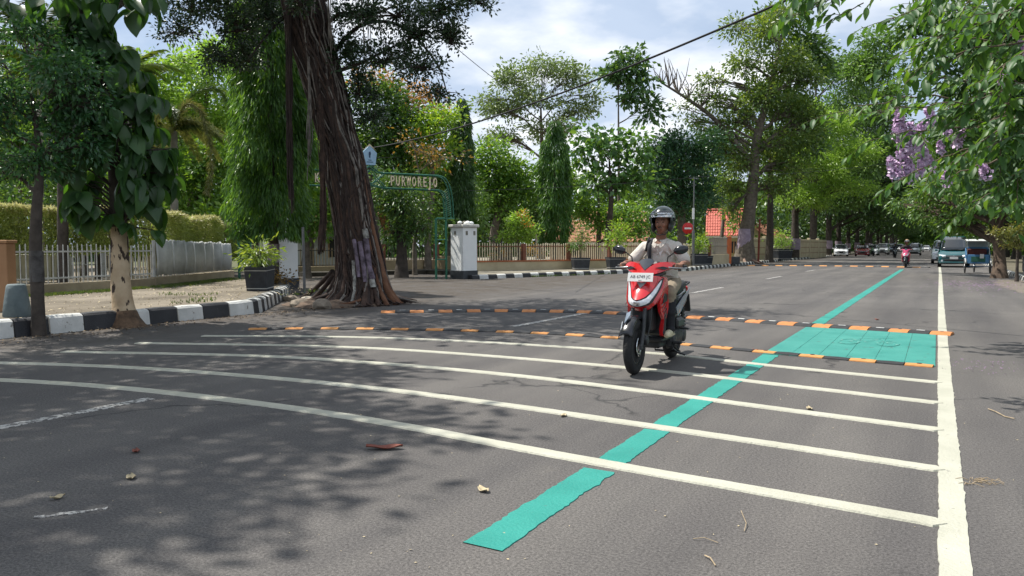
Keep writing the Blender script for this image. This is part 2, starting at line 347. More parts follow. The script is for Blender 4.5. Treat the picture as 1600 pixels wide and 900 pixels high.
# ------------------------------------------------------------------ road markings
WP = paint('white_road_paint', (.36, .355, .285), (.45, .445, .37), .70, (.30, .29, .24), 9)
WE = paint('white_edge_paint', (.35, .35, .285), (.45, .445, .37), .655, (.20, .19, .17), 16)
GP = paint('green_lane_paint', (.011, .20, .165), (.025, .26, .215), .655, (.07, .09, .09), 19)
GB = paint('green_box_paint', (.02, .20, .17), (.045, .26, .22), .63, (.05, .10, .09), 5)
OLD = paint('worn_white_paint', (.40, .39, .36), (.50, .49, .46), .50, (.105, .10, .098), 22)
def strip(name, P, w, z, th, m, jit=.008, step=.06, round_end=False, label=None, parent=None, jl=9.0):
    S = poly_len(P); n = max(2, int(S[-1] / step)); rs = []; sd_ = R.uniform(0, 99)
    for i in range(n + 1):
        d = S[-1] * i / n; p, t = poly_at(P, S, d); nn = Vector((-t.y, t.x, 0))
        a = mnoise.noise(Vector((d * jl * .6, sd_, 0))) * jit * .8 + mnoise.noise(Vector((d * jl * 5, sd_, 3))) * jit * .9 - (R.random() < .06) * R.uniform(.3, 1.4) * jit; c = mnoise.noise(Vector((d * jl * .6, sd_, 7))) * jit * .8 + mnoise.noise(Vector((d * jl * 5, sd_, 9))) * jit * .9 + (R.random() < .06) * R.uniform(.3, 1.4) * jit
        ww = w / 2; k = 1.0
        if round_end:
            e = S[-1] - d
            if e < w * .5: k = math.sqrt(max(.03, 1 - (1 - e / (w * .5)) ** 2))
        A = Vector((p.x, p.y, 0)) + nn * (ww * k + a); B = Vector((p.x, p.y, 0)) - nn * (ww * k + c); b_ = min(.006, th)
        rs.append([(A.x, A.y, .0005), (A.x - nn.x * b_, A.y - nn.y * b_, z + th), (B.x + nn.x * b_, B.y + nn.y * b_, z + th), (B.x, B.y, .0005)])
    mb = MB(); mb.rings(rs, 0, False, closed=False)
    if round_end: mb.add(rs[-1], [(0, 1, 2, 3)])
    o = mb.build(name, m, parent, kind='structure' if parent is None else None)
    if label: o['label'] = label
    return o
bars = [[(-9.6, 3.0), (-7.58, 3.76), (-6.18, 4.07), (-4.65, 4.19), (-3.4, 4.17), (-2.27, 4.05), (-1.41, 3.97), (-.72, 3.92), (.07, 3.86)],
        [(-9.6, 3.8), (-8.7, 4.32), (-7.23, 4.80), (-5.63, 5.06), (-4.22, 5.15), (-2.88, 5.10), (-1.8, 5.0), (-.91, 4.91), (.07, 4.80)],
        [(-9.0, 5.15), (-6.76, 6.02), (-5.1, 6.29), (-3.58, 6.33), (-2.22, 6.2), (-1.11, 6.02), (.07, 5.85)],
        [(-8.98, 6.08), (-6.72, 7.0), (-4.96, 7.3), (-2.61, 7.30), (-1.32, 7.10), (.07, 6.86)],
        [(-8.9, 7.02), (-7.43, 7.76), (-5.64, 8.28), (-3.04, 8.46), (-1.51, 8.18), (.07, 7.9)]]
for i, P in enumerate(bars):
    P = [p.to_2d() if len(p) > 2 else p for p in smooth(P, 10)]
    strip('rumble_bar', P, .118 if i else .122, .004, .006, WP, .006, .05, True, ['thick white rumble bar nearest the camera', 'second thick white rumble bar', 'middle white rumble bar', 'fourth white rumble bar', 'white rumble bar just before the speed hump'][i], jl=4)
strip('edge_line', [(.093, -6), (.093, 9), (.10, 20), (.14, 38), (.16, 200)], .116, .004, .0015, WE, .006, .04, label='long white edge line at the right of the road', jl=3)
strip('green_line', [(-1.615, 2.62), (-1.615, 3.86)], .185, .004, .001, GP, .012, .03, label='near end of the green lane line')
strip('green_line', [(-1.615, 3.98), (-1.63, 4.90)], .180, .004, .001, GP, .012, .03, label='green lane line between the first two white bars')
strip('green_line', [(-1.63, 5.02), (-1.64, 9.0)], .175, .004, .001, GP, .012, .03, label='green lane line reaching the near speed hump')
strip('green_line', [(-1.66, 12.75), (-1.64, 46)], .19, .004, .001, GP, .012, .08, label='green lane line running on beyond the far speed hump')
gb = empty('green_box', (0, 0, 0), kind='structure'); gb['label'] = 'turquoise painted box between the two speed humps'
for i in range(6):
    x0 = -1.745 + i * .2933; strip('paint_strip', [(x0 + .1466, 9.05 - .02 * i), (x0 + .1466, 12.32 + .02 * abs(3 - i))], .2905, .004, .001, GB, .002, .1, parent=gb)
# faded white symbol in the box
fm = MB()
def stroke(m, pts, w, z=.0072):
    for a, b in zip(pts, pts[1:]):
        a, b = Vector(a), Vector(b); t = (b - a).normalized(); n = Vector((-t.y, t.x)) * w / 2
        m.add([(a.x + n.x, a.y + n.y, z), (a.x - n.x, a.y - n.y, z), (b.x - n.x, b.y - n.y, z), (b.x + n.x, b.y + n.y, z)], [(0, 1, 2, 3)]); z += .0003
for cx in (-.98, -.52): stroke(fm, [(cx + .12 * math.cos(a), 10.75 + .30 * math.sin(a)) for a in [k * PI / 6 for k in range(13)]], .035)
stroke(fm, [(-.98, 10.75), (-.86, 11.25), (-.62, 11.2), (-.52, 10.75)], .035); stroke(fm, [(-.80, 10.85), (-.62, 11.22)], .035); stroke(fm, [(-.66, 11.3), (-.5, 11.45)], .035)
fm.build('faded_symbol', paint('faded_symbol_paint', (.42, .50, .44), (.55, .58, .5), .40, (.03, .23, .195), 20), gb)
for P, w in (([(-5.62, 1.2), (-5.60, 3.9)], .11), ([(-5.74, 10.2), (-5.72, 13.0)], .12), ([(-5.72, 20.0), (-5.68, 23.2)], .12), ([(-5.68, 30.0), (-5.66, 33)], .12), ([(-5.68, 40.0), (-5.66, 43)], .12)):
    strip('centre_dash', P, w, .004, .0006, OLD, .014, .05, label='worn white centre dash on the asphalt')
strip('old_paint_trace', [(-3.60, 1.90), (-3.42, 2.14)], .035, .004, .0005, OLD, .012, .03, label='small scrap of old white paint')
strip('cross_line', [(-10.9, 57.0), (-.2, 57.3)], .5, .004, .001, OLD, .01, .3, label='pale line across the far end of the road')

# ------------------------------------------------------------------ speed humps of rubber segments
OR = mat('orange_rubber', (.42, .145, .04), .7, nz=(6, .2), col2=(.54, .23, .075), bump=(40, .3))
OY = mat('yellow_rubber', (.44, .18, .05), .75, nz=(6, .2), col2=(.54, .27, .09), bump=(40, .3))
BR = mat('black_rubber', (.022, .023, .025), .7, nz=(8, .3), bump=(50, .4))
DT = mat('reflector_glass_bead', (.45, .46, .45), .4, nz=(30, .3))
def hump(P, w, h, pitch, label, om):
    root = empty('speed_hump', (0, 0, 0), label=label, cat='speed hump', group='rubber speed humps across the road')
    P = [tuple(p)[:2] for p in smooth(P, 8)]; S = poly_len(P); n = int(S[-1] / (pitch / 2)); 
    for i in range(n):
        a, b = i * pitch / 2 + .006, (i + 1) * pitch / 2 - .006; rs = []; dz = R.uniform(-.003, .003)
        for k in range(3):
            p, t = poly_at(P, S, a + (b - a) * k / 2); nn = Vector((-t.y, t.x)); e = .012 if k != 1 else 0
            rs.append([(p.x + nn.x * u * w / 2, p.y + nn.y * u * w / 2, z) for u, z in ((1, .001), (.96, .012), (.55, h + dz - e * .4), (.2, h + dz + .004 - e * .3), (-.2, h + dz + .004 - e * .3), (-.55, h + dz - e * .4), (-.96, .012), (-1, .001))])
        m = MB(); m.rings(rs, 0, True); o = (i % 2 == 0)
        p, t = poly_at(P, S, (a + b) / 2); an = math.atan2(t.y, t.x)
        s_ = m.build('rubber_segment', om if o else BR, root)
        c = MB()
        if o: c.lathe((p.x, p.y, 0), [(.024, h - .004), (.024, h + .0065), (.012, h + .0065), (.010, h - .004)], 10); c.build('bolt_recess', BR, s_)
        elif h > .03: c.box((p.x, p.y, h + .004), (.11, .05, .008), an, bev=.003); c.build('reflector', DT, s_)
    return root
hump([(-9.1, 7.86), (-8.38, 8.36), (-7.06, 9.01), (-5.38, 9.54), (-3.85, 9.62), (-2.42, 9.33), (-1.7, 9.18), (-.73, 9.02), (.0, 8.94)][::-1], .17, .022, .54, 'thin yellow and black speed hump right behind the white rumble bars', OY)
hump([(-9.3, 11.1), (-8.15, 11.95), (-7.22, 12.6), (-6.01, 13.05), (-4.75, 13.14), (-3.3, 12.98), (-2.07, 12.70), (-.93, 12.5), (.22, 12.32)][::-1], .36, .036, .54, 'orange and black speed hump behind the turquoise box', OR)
hump([(-10.6, 49.6), (-8.6, 50.8), (-6, 51.4), (-3, 51.2), (0, 50.2)], .36, .05, .9, 'far speed hump near the red scooter rider', OY)
# ------------------------------------------------------------------ litter on the road
DL = mat('dry_leaf_brown', (.12, .035, .022), .7, nz=(25, .4), col2=(.24, .075, .05))
TW = mat('dry_twig', (.33, .26, .17), .8, nz=(20, .3))
def curl_leaf(loc, L_, W_, rz, m, label, name='fallen_leaf', h=.03):
    n = 9; rs = []
    for i in range(n):
        u = i / (n - 1); w = W_ * math.sin(PI * min(.97, max(.04, u))) ** .7 / 2; z = .006 + h * (abs(u - .5) * 1.4) ** 2
        rs.append([(u * L_ - L_ / 2, w * s, z + abs(s) ** 1.5 * h * .7 + .004 * math.sin(9 * u + s)) for s in (-1, -.5, 0, .5, 1)])
    b = MB(); b.rings(rs, 0, False, True, closed=False); o = b.build(name, m, label=label, cat='leaf', group='fallen leaves'); solid(o, .0015, 0); o.location = (loc[0], loc[1], .0); o.rotation_euler = (0, 0, rz); return o
curl_leaf((-2.94, 3.62), .225, .075, YAW + .05, DL, 'large curled reddish brown leaf lying in front of the nearest white bar', h=.02)
pale = mat('pale_dry_leaf', (.42, .35, .22), .7, nz=(20, .3))
LL = ['pale curled leaf scrap in the shade right of the short white paint scrap', 'small reddish leaf alone on the shaded asphalt above the pale scrap', 'pale leaf scrap nearest the left end of the short white paint scrap', 'pale leaf scrap in the sun left of the near end of the green line', 'pale leaf crumb on the lane right of the scooter', 'tiny reddish leaf between the third and fourth white bars', 'pale leaf crumb touching the second white bar left of the green line', 'pale crumb of leaf beyond the speed humps near the white edge line', 'reddish leaf on the dusty strip before the black and white kerb', 'pale leaf on the dusty strip near the banyan mound']
for i, (px, py, s) in enumerate([(205, 748, .05), (213, 707, .045), (90, 780, .04), (755, 768, .05), (1180, 548, .04), (1265, 640, .045), (880, 651, .04), (1370, 500, .06), (330, 470, .07), (395, 478, .06)]):
    p = gp(px, py); curl_leaf(p, s * 1.7, s, R.uniform(0, 6), [pale, DL, pale][i % 3], LL[i], h=.012)
def twig(pts, r, label):
    b = MB(); b.tube([(p.x, p.y, .006 + .008 * (i % 2)) for i, p in enumerate(pts)], r, 5, 0); b.build('twig', TW, label=label, cat='twig', group='twigs on the road')
twig([gp(1544, 640), gp(1556, 646), gp(1570, 652), gp(1585, 657)], .004, 'forked dry twig right of the white edge line')
twig([gp(1158, 800), gp(1166, 822), gp(1163, 832)], .002, 'thin bent twig before the nearest white bar')
twig([gp(1101, 870), gp(1110, 877), gp(1118, 886)], .0032, 'short pale twig at the bottom of the road')
twig([gp(1083, 844), gp(1100, 845), gp(1122, 850)], .0018, 'hair thin dark twig near the short pale twig')
for k in range(1): pass
b = MB()
for k in range(26):
    p = gp(1508 + R.uniform(0, 50), 753 + R.uniform(-3, 5)); q = p + Vector((R.uniform(-.09, .09), R.uniform(-.02, .02), 0)); b.tube([(p.x, p.y, .004), ((p.x + q.x) / 2, (p.y + q.y) / 2, .015), (q.x, q.y, .005)], .0022, 3)
b.build('dry_grass_tuft', TW, label='flattened tuft of dry grass beside the white edge line', cat='grass tuft', kind='stuff')
# petals under the flowering tree
def scatter(name, n, fn, size, m, label, cat, zf=.008):
    v = []; f = []
    for k in range(n):
        x, y, z = fn(); a = R.uniform(0, 6.28); s = size * R.uniform(.5, 1.2); b = len(v)
        for j in range(4):
            an = a + j * PI / 2; v.append((x + s * math.cos(an) * (1 if j % 2 else .6), y + s * math.sin(an) * (1 if j % 2 else .6), z + zf * R.random()))
        f.append((b, b + 1, b + 2, b + 3))
    me = bpy.data.meshes.new(name); me.from_pydata(v, [], f); me.materials.append(m); o = bpy.data.objects.new(name, me); link(o); return tag(o, label, cat, kind='stuff')
def gauss(cx, cy, sx, sy, z): return lambda: (R.gauss(cx, sx), R.gauss(cy, sy), z)
PU = mat('fallen_petal', (.20, .11, .22), .7, nz=(8, .3), col2=(.34, .21, .37))
scatter('fallen_petals', 800, gauss(1.35, 29.0, .75, 2.1, .004), .035, PU, 'purple petals strewn under the flowering tree', 'petals')
scatter('fallen_petals', 160, gauss(.45, 9.3, .18, .3, .004), .008, PU, 'few purple petals in the shade right of the white edge line', 'petals')
scatter('road_debris', 900, lambda: (R.uniform(-10.9, 2.6), 2.2 + 24 * R.random() ** 1.6, .003), .007, pale, 'tiny crumbs of leaf and grit on the asphalt', 'debris', .003)
scatter('gutter_leaves', 900, lambda: (-10.95 + abs(R.gauss(0, .35)), R.uniform(2, 12), .003), .020, mat('gutter_leaf', (.10, .065, .04), .9, nz=(3, .5), col2=(.24, .18, .11)), 'dry leaves gathered along the foot of the kerb', 'leaves', .02)
scatter('leaf_litter', 1200, lambda: (R.uniform(-16.5, -11.3), R.uniform(3.5, 14.5), .235), .025, pale, 'dry leaf litter on the sidewalk by the white fence', 'leaves', .02)

# grass that creeps along the foot of the sidewalk wall and out of the far kerb
def tufts(name, spots, h, m, label):
    v = []; f = []
    for (x, y, z) in spots:
        for k in range(5):
            a = R.uniform(0, 6.28); l = h * R.uniform(.5, 1.2); w = .006; dx, dy = math.cos(a), math.sin(a); b = len(v); v += [(x - dy * w, y + dx * w, z), (x + dy * w, y - dx * w, z), (x + dx * l * .5, y + dy * l * .5, z + l)]; f.append((b, b + 1, b + 2))
    me = bpy.data.meshes.new(name); me.from_pydata(v, [], f); me.materials.append(m); o = bpy.data.objects.new(name, me); link(o); tag(o, label, 'grass', kind='stuff')
GRS = leafmat('grass_blade', (.07, .13, .03), (.16, .19, .06), tr=.3)
sp = []
for k in range(2600):
    u = R.random(); x = -15.45 + (-17.1 + 15.45) * u + abs(R.gauss(0, .22)); y = 4.6 + 7.5 * u + R.gauss(0, .1)
    if mnoise.noise(Vector((x * 1.2, y * 1.2, 0))) > .05: sp.append((x + .12, y, .232))
for k in range(1800):
    u = R.random(); x = -17.1 - 2.5 * u; y = 12.1 + 4.4 * u; sp.append((x + .18 + abs(R.gauss(0, .3)), y - .05 - abs(R.gauss(0, .25)), .232))
for k in range(1500): x, y = R.uniform(-14.5, -11.6), R.uniform(6, 13.0); sp.append((x, y, .232)) if mnoise.noise(Vector((x * .9, y * .9, 4))) > .22 else None
tufts('grass', sp, .06, GRS, 'thin grass along the foot of the fence and in the sidewalk')
tufts('grass', [(-14.4 + 1.6 * u + R.uniform(-.1, .12), 27.2 + 5 * u, .01) for u in [R.random() ** 2 for k in range(260)]], .07, GRS, 'weeds growing out of the gutter of the far kerb')
# ------------------------------------------------------------------ fences
WM = mat('white_fence_metal', (.33, .34, .33), .55, nz=(5, .25), col2=(.52, .53, .52), bump=(30, .2))
WP2 = mat('grey_white_sheet', (.34, .36, .36), .6, nz=(1.6, .3), col2=(.60, .62, .61), bump=(9, .4))
WALLC = mat('low_wall_plaster', (.23, .19, .13), .9, nz=(1.5, .35), col2=(.38, .32, .22), bump=(8, .5))
def fence_run(root, A, B, z0, h, step, bar, mats, posts=0, post_sz=.08, rails=(.25, .88), wall_h=0.0, wall_t=.18, wmat=None, pm=None, rm=None, pname='picket', over=.0):
    A, B = Vector(A), Vector(B); Lh = (B - A).length; t = (B - A).normalized(); an = math.atan2(t.y, t.x); mid = (A + B) / 2
    if wall_h:
        w = MB(); w.box((mid.x, mid.y, z0 + wall_h / 2 - .1), (Lh, wall_t, wall_h + .2), an, bev=.012); w.build('low_wall', wmat, root)
    for r_ in rails:
        m = MB(); m.box((mid.x, mid.y, z0 + wall_h + (h - wall_h) * r_), (Lh, bar * 1.3, .035), an); m.build('rail', rm or mats, root)
    hh = h - wall_h; me = MB(); me.box((0, 0, hh / 2), (bar, bar, hh), 0); me.add([(-bar / 2, -bar / 2, hh), (bar / 2, -bar / 2, hh), (bar / 2, bar / 2, hh), (-bar / 2, bar / 2, hh), (0, 0, hh + .03)], [(0, 1, 4), (1, 2, 4), (2, 3, 4), (3, 0, 4)])
    me = me.mesh(pname, mats); n = int(Lh / step)
    for i in range(n + 1):
        d = A + t * (i * Lh / n); nn = Vector((-t.y, t.x)) * bar * .9
        inst(pname, me, root, (d.x + nn.x, d.y + nn.y, z0 + wall_h), (R.uniform(-.012, .012), R.uniform(-.012, .012), an), (1, 1, R.uniform(.97, 1.03)))
    if posts:
        pe = MB(); pe.box((0, 0, h / 2), (post_sz, post_sz, h * 1.02), 0, bev=.01); pe = pe.mesh('post', pm or mats); k = max(1, int(Lh / posts))
        for i in range(k + 1): d = A + t * (i * Lh / k); inst('post', pe, root, (d.x, d.y, z0), (0, 0, an))
fw = empty('picket_fence', (0, 0, 0), label='white metal picket fence on a low wall behind the sidewalk', cat='fence')
FA, FB = (-14.1, -2.4), (-17.2, 12.1)
fence_run(fw, FA, FB, .23, 1.04, .127, .017, WM, posts=0, rails=(.14, .84), wall_h=.22, wmat=WALLC)
# second part of the fence is closed by sheets that lean a little
fs = empty('panel_fence', (0, 0, 0), label='grey white sheet panels bowing between the picket fence and the gate', cat='fence')
PA, PB = Vector((-17.25, 12.2)), Vector((-19.7, 16.6)); t_ = (PB - PA).normalized(); an_ = math.atan2(t_.y, t_.x); Lp = (PB - PA).length
w = MB(); w.box(((PA.x + PB.x) / 2, (PA.y + PB.y) / 2, .30), (Lp + .3, .2, .36), an_, bev=.015); w.build('low_wall', WALLC, fs)
ds = [0, .92, 1.7, 2.25, 2.95, 3.6, 4.3, Lp]
for i in range(len(ds) - 1):
    a, b_ = PA + t_ * (ds[i] + .03), PA + t_ * (ds[i + 1] - .03); nn = Vector((-t_.y, t_.x)); h0 = 1.20 - .05 * i / 6 + R.uniform(-.02, .02); mb = MB(); rs = []
    for k in range(25):
        u = k / 24; p = a.lerp(b_, u) - nn * (.06 + .04 * math.sin(PI * u) + (.016 if k % 2 else -.012) + R.uniform(-.006, .006)); rs.append([(p.x, p.y, .52 + R.uniform(-.02, .02)), (p.x - nn.x * .02, p.y - nn.y * .02, .9), (p.x + nn.x * .01, p.y + nn.y * .01, h0 + .20 + R.uniform(-.022, .022))])
    mb.rings(rs, 0, False, True, closed=False); o = mb.build('sheet_panel', WP2, fs); solid(o, .012, 0)
    pm = MB(); p = PA + t_ * ds[i]; pm.box((p.x, p.y, .82), (.05 if i else .09, .05, 1.16), an_, bev=.006); pm.build('post', WM, fs)
me = MB(); me.box((0, 0, .12), (.02, .02, .24)); me = me.mesh('picket', WM)
for i in range(34): p = PA + t_ * (.1 + i * .145); inst('picket', me, fs, (p.x, p.y, .46), (0, 0, an_))
# inner white gate seen through the pickets and the tan wall at the far left
ig = empty('yard_gate', (0, 0, 0), label='white barred yard gate glimpsed through the picket fence', cat='gate')
A, B = at(108, 440, 23.5).to_2d(), at(163, 440, 25).to_2d()
fence_run(ig, A, B, .15, 1.15, .16, .035, WM, posts=2.6, post_sz=.1, rails=(.02, .45, .95), wall_h=0, pname='bar')
A, B = at(168, 440, 25.2).to_2d(), at(240, 440, 27.5).to_2d(); ig2 = empty('yard_fence', (0, 0, 0), label='low white slatted yard fence beyond the peeling tree trunk', cat='fence')
fence_run(ig2, A, B, .15, .95, .13, .03, mat('cream_slat', (.62, .55, .40), .7, nz=(6, .2)), posts=0, rails=(.3, .85), pname='slat')
A, B = at(20, 440, 22).to_2d(), at(90, 440, 23).to_2d(); yw = MB(); t = (B - A).normalized(); yw.box(((A.x + B.x) / 2, (A.y + B.y) / 2, .55), ((B - A).length, .15, .95), math.atan2(t.y, t.x), bev=.02); yw.build('yard_wall', mat('pale_yard_wall', (.42, .41, .33), .85, nz=(2, .3)), label='pale low yard wall behind the picket fence', cat='wall')
TAN = mat('tan_wall', (.33, .185, .10), .9, nz=(1.2, .25), col2=(.42, .25, .14), bump=(12, .35))
p = gp(21, 486, .23); mb = MB(); dirw = Vector((-_cy, -_sy)); c = p.to_2d() + dirw * 1.0; mb.box((c.x, c.y, .70), (2.0, .22, 1.2), YAW, bev=.015); mb.box((c.x, c.y, 1.325), (2.04, .26, .05), YAW, bev=.01); mb.build('tan_wall', TAN, label='tan plastered wall end at the edge of the sidewalk', cat='wall')
p = gp(30, 490, .23); mb = MB(); mb.lathe((-11.62, 6.0, .23), [(.175, 0), (.185, .03), (.165, .2), (.135, .40), (.125, .455), (.105, .475), (.02, .48)], 20); mb.build('concrete_bollard', mat('blue_grey_concrete', (.085, .115, .125), .8, nz=(3, .35), col2=(.16, .20, .21), bump=(14, .5)), label='tapered blue grey concrete bollard behind the kerb', cat='bollard')

# ------------------------------------------------------------------ gate pillars
PW = mat('white_pillar_paint', (.74, .76, .75), .75, nz=(1.3, .12), col2=(.85, .86, .85), bump=(10, .3)); PG = mat('dark_grey_base', (.05, .055, .06), .7, nz=(4, .3), bump=(14, .4))
MOSS = mat('mossy_concrete', (.09, .08, .06), .95, nz=(5, .5), col2=(.35, .34, .29), bump=(18, .8))
def pillar(x, y, rz, h, label):
    r = empty('gate_pillar', (x, y, 0), rz, label=label, cat='pillar', group='white pillars of the side street gate'); s = .72
    m = MB(); m.box((0, 0, .14), (s + .05, s + .05, .36), bev=.01); m.build('base', PG, r)
    m = MB(); m.box((0, 0, (h + .30) / 2), (s, s, h - .30), bev=.012); sh = m.build('shaft', PW, r)
    for sx, sy in ((1, -.18), (1, .22)):
        m = MB(); m.box((s / 2 * sx + .002, sy, h - .22), (.02, .10, .16)); m.build('recess', MOSS, sh)
    m = MB(); m.box((-.1, -s / 2 - .002, h - .22), (.10, .02, .16)); m.build('recess', MOSS, sh)
    m = MB(); m.box((0, 0, h + .055), (s + .14, s + .14, .11), bev=.02); m.build('cap', mat('cap_concrete', (.38, .37, .33), .9, nz=(5, .4), col2=(.64, .63, .58), bump=(16, .5)), r)
    for i in range(9):
        m = MB(); m.ell((R.uniform(-.26, .26), R.uniform(-.26, .26), h + .13 + R.uniform(0, .07)), (R.uniform(.07, .14), R.uniform(.07, .13), R.uniform(.04, .09)), 7, 5); m.build('broken_finial', MOSS if i % 2 else PW, r)
    return r
pillar(-15.98, 24.6, math.radians(-15), 1.98, 'white gate pillar with broken mossy top beside the far kerb')
pillar(-16.85, 16.05, math.radians(-15), 1.88, 'white gate pillar half hidden by the drooping tree at the near corner')
GPIPE = mat('green_pipe', (.018, .105, .062), .5, nz=(8, .25), col2=(.03, .16, .10)); GLET = mat('cream_letter', (.70, .60, .40), .6, nz=(6, .2), col2=(.74, .64, .44))
# arch with lettering over the side street: a plane from the near leg to the far leg
LA, RA = gp(383, 443), gp(690, 436); LA.z = RA.z = 0; at_ = (RA - LA); AW = at_.length; at_.normalize(); an_a = math.atan2(at_.y, at_.x)
arch = empty('gate_arch', LA, an_a, label='green pipe gate arch carrying cream letters over the side street', cat='gate')
TZ = 3.92; BZ = 3.38
def pipe(pts, r=.028, name='pipe', parent=arch):
    m = MB(); m.tube(pts, r, 7); return m.build(name, GPIPE, parent)
for x0, x1 in ((-.18, .22), (AW - .22, AW + .2)):
    for x in (x0, x1):
        pipe([(x, 0, 0), (x, 0, 2.32)], .045, 'leg')
    for z in (.75, 1.5, 2.3): pipe([(x0 - (.0), 0, z), (x1, 0, z)], .022, 'rung')
pipe([(AW - .2, 0, 2.32), (AW + .55, 0, 2.32)], .025, 'rung')
mid = AW * .61
def arc(x0, z0, x1, z1, bul): return [(x0 + (x1 - x0) * math.sin(u * PI / 2), 0, z0 + (z1 - z0) * (1 - math.cos(u * PI / 2))) for u in [k / 8 for k in range(9)]]
for yy in (-.12, .12):
    for z, o in ((TZ, 0), (BZ, 0)):
        m = MB(); m.tube([(.55, yy, z), (mid - .55, yy, z)], .028, 7); m.tube([(mid + .55, yy, z), (AW - .15, yy, z)], .028, 7); m.build('chord', GPIPE, arch)
    m = MB(); m.tube(smooth([(AW - .15, yy, TZ), (AW + .1, yy, TZ - .08), (AW + .3, yy, TZ - .38), (AW + .42, yy, TZ - .9), (AW + .46, yy, 2.32)], 4), .025, 7); m.tube(smooth([(AW - .15, yy, BZ), (AW + .03, yy, BZ - .07), (AW + .13, yy, BZ - .3), (AW + .18, yy, 2.32)], 4), .025, 7); m.build('curved_leg', GPIPE, arch)
    m = MB(); m.tube([(.55, yy, TZ), (.2, yy, TZ - .05), (-.1, yy, TZ - .3), (-.35, yy, TZ - .8), (-.45, yy, 2.4)], .025, 7); m.tube([(.55, yy, BZ), (.3, yy, BZ - .05), (.08, yy, BZ - .3), (0, yy, 2.4)], .025, 7); m.build('curved_leg', GPIPE, arch)
    m = MB(); m.tube([(mid - .55, yy, TZ), (mid - .3, yy, TZ + .02), (mid, yy, TZ + .25), (mid + .3, yy, TZ + .02), (mid + .55, yy, TZ)], .022, 7)
    m.tube([(mid - .55, yy, TZ), (mid - .1, yy, BZ + .15), (mid + .1, yy, BZ + .15), (mid + .55, yy, TZ)], .022, 7); m.tube([(mid - .55, yy, BZ), (mid, yy, TZ + .1), (mid + .55, yy, BZ)], .022, 7); m.tube([(mid - .55, yy, BZ), (mid - .1, yy, BZ + .12), (mid + .55, yy, BZ)], .02, 7)
    m.build('scrollwork', GPIPE, arch)
m = MB()
for i in range(13): x = AW + .16 - .003 * i * i * .3; m.tube([(x, .0, 2.4 + .07 * i), (x + .26 - .004 * i, .0, 2.47 + .08 * i)], .012, 5)
m.build('lattice', GPIPE, arch)
def text_mesh(name, body, size, extrude, m, parent, offset=0.0):
    """lettering as a plain mesh object"""
    c = bpy.data.curves.new(name, 'FONT'); c.body = body; c.size = size; c.extrude = extrude; c.offset = offset; c.align_x = 'CENTER'; c.resolution_u = 3
    t_ = bpy.data.objects.new('tmp', c); COL.objects.link(t_); dg = bpy.context.evaluated_depsgraph_get(); me = bpy.data.meshes.new_from_object(t_.evaluated_get(dg)); bpy.data.objects.remove(t_); me.materials.clear(); me.materials.append(m)
    return link(bpy.data.objects.new(name, me), parent)
def sign_text(body, x0, x1, z0, z1):
    n = len(body); cw = (x1 - x0) / n
    for i, ch in enumerate(body):
        o = text_mesh('letter', ch, (z1 - z0) / .72, .012, GLET, arch, .006); sh_o = text_mesh('letter_shadow', ch, (z1 - z0) / .72, .004, mat('letter_shadow_dark', (.012, .03, .02), .7), o, .030); sh_o.location = (0, 0, -.022); o.location = (x0 + cw * (i + .5), -.15, z0); o.rotation_euler = (PI / 2, 0, 0); xs_ = [v.co.x for v in o.data.vertices]; w_ = max(xs_) - min(xs_); o.scale = (cw * (.80 if ch == 'W' else .66 if ch in 'OPRUK' else .56 if ch != 'J' else .42) / w_, 1, 1)  # bolder dark copy behind each letter stands in for the shadow around it
sign_text('PURWOREJO', mid + .70, AW - .20, BZ + .10, TZ - .07)
sign_text('KE', mid - 2.08, mid - 1.58, BZ + .11, TZ - .09)
em = MB(); em.poly([(mid - .21, -.02, TZ + .28), (mid - .27, -.02, TZ + .72), (mid + .0, -.02, TZ + .98), (mid + .27, -.02, TZ + .72), (mid + .21, -.02, TZ + .28)], .09, (0, 1, 0)); CR = em.build('crest', mat('pale_blue_crest', (.30, .48, .66), .5, nz=(5, .15), col2=(.40, .58, .74)), arch)
em = MB(); em.poly([(mid - .25, -.028, TZ + .80), (mid, -.028, TZ + 1.03), (mid + .25, -.028, TZ + .80), (mid, -.028, TZ + .97)], .006, (0, 1, 0)); em.build('crest_edge', GLET, CR)
DKB = mat('crest_dark_blue', (.02, .05, .12), .5); em = MB(); em.poly([(mid - .04, -.03, TZ + .66), (mid - .035, -.03, TZ + .74), (mid + .02, -.03, TZ + .76), (mid + .04, -.03, TZ + .68), (mid + .015, -.03, TZ + .60), (mid + .02, -.03, TZ + .54), (mid - .02, -.03, TZ + .54)], .006, (0, -1, 0)); em.box((mid, -.034, TZ + .45), (.12, .006, .022)); em.box((mid, -.034, TZ + .38), (.24, .006, .02)); em.build('crest_emblem', DKB, CR)

# ------------------------------------------------------------------ far fences
CPK = mat('cream_picket', (.56, .48, .33), .7, nz=(4, .25), col2=(.68, .60, .44)); BRN = mat('brown_post', (.16, .06, .035), .75, nz=(5, .25)); ORG = mat('orange_coping', (.36, .12, .05), .8, nz=(3, .3)); CRW = mat('cream_wall', (.37, .31, .20), .9, nz=(1.2, .3), col2=(.50, .43, .29), bump=(6, .4))
ff = empty('cream_fence', (0, 0, 0), label='cream picket fence with brown posts behind the far kerb', cat='fence')
P0, P1 = at(742, 420, 33.6).to_2d(), at(1012, 412, 39.5).to_2d()
fence_run(ff, P0, P1, .15, 1.22, .135, .032, CPK, posts=2.6, post_sz=.17, rails=(.06, .86), wall_h=.40, wmat=CRW, pm=BRN, rm=BRN)
t = (P1 - P0).normalized(); m = MB(); c = (P0 + P1) / 2; m.box((c.x, c.y, .575), ((P1 - P0).length, .24, .06), math.atan2(t.y, t.x), bev=.01); m.build('coping', ORG, ff)
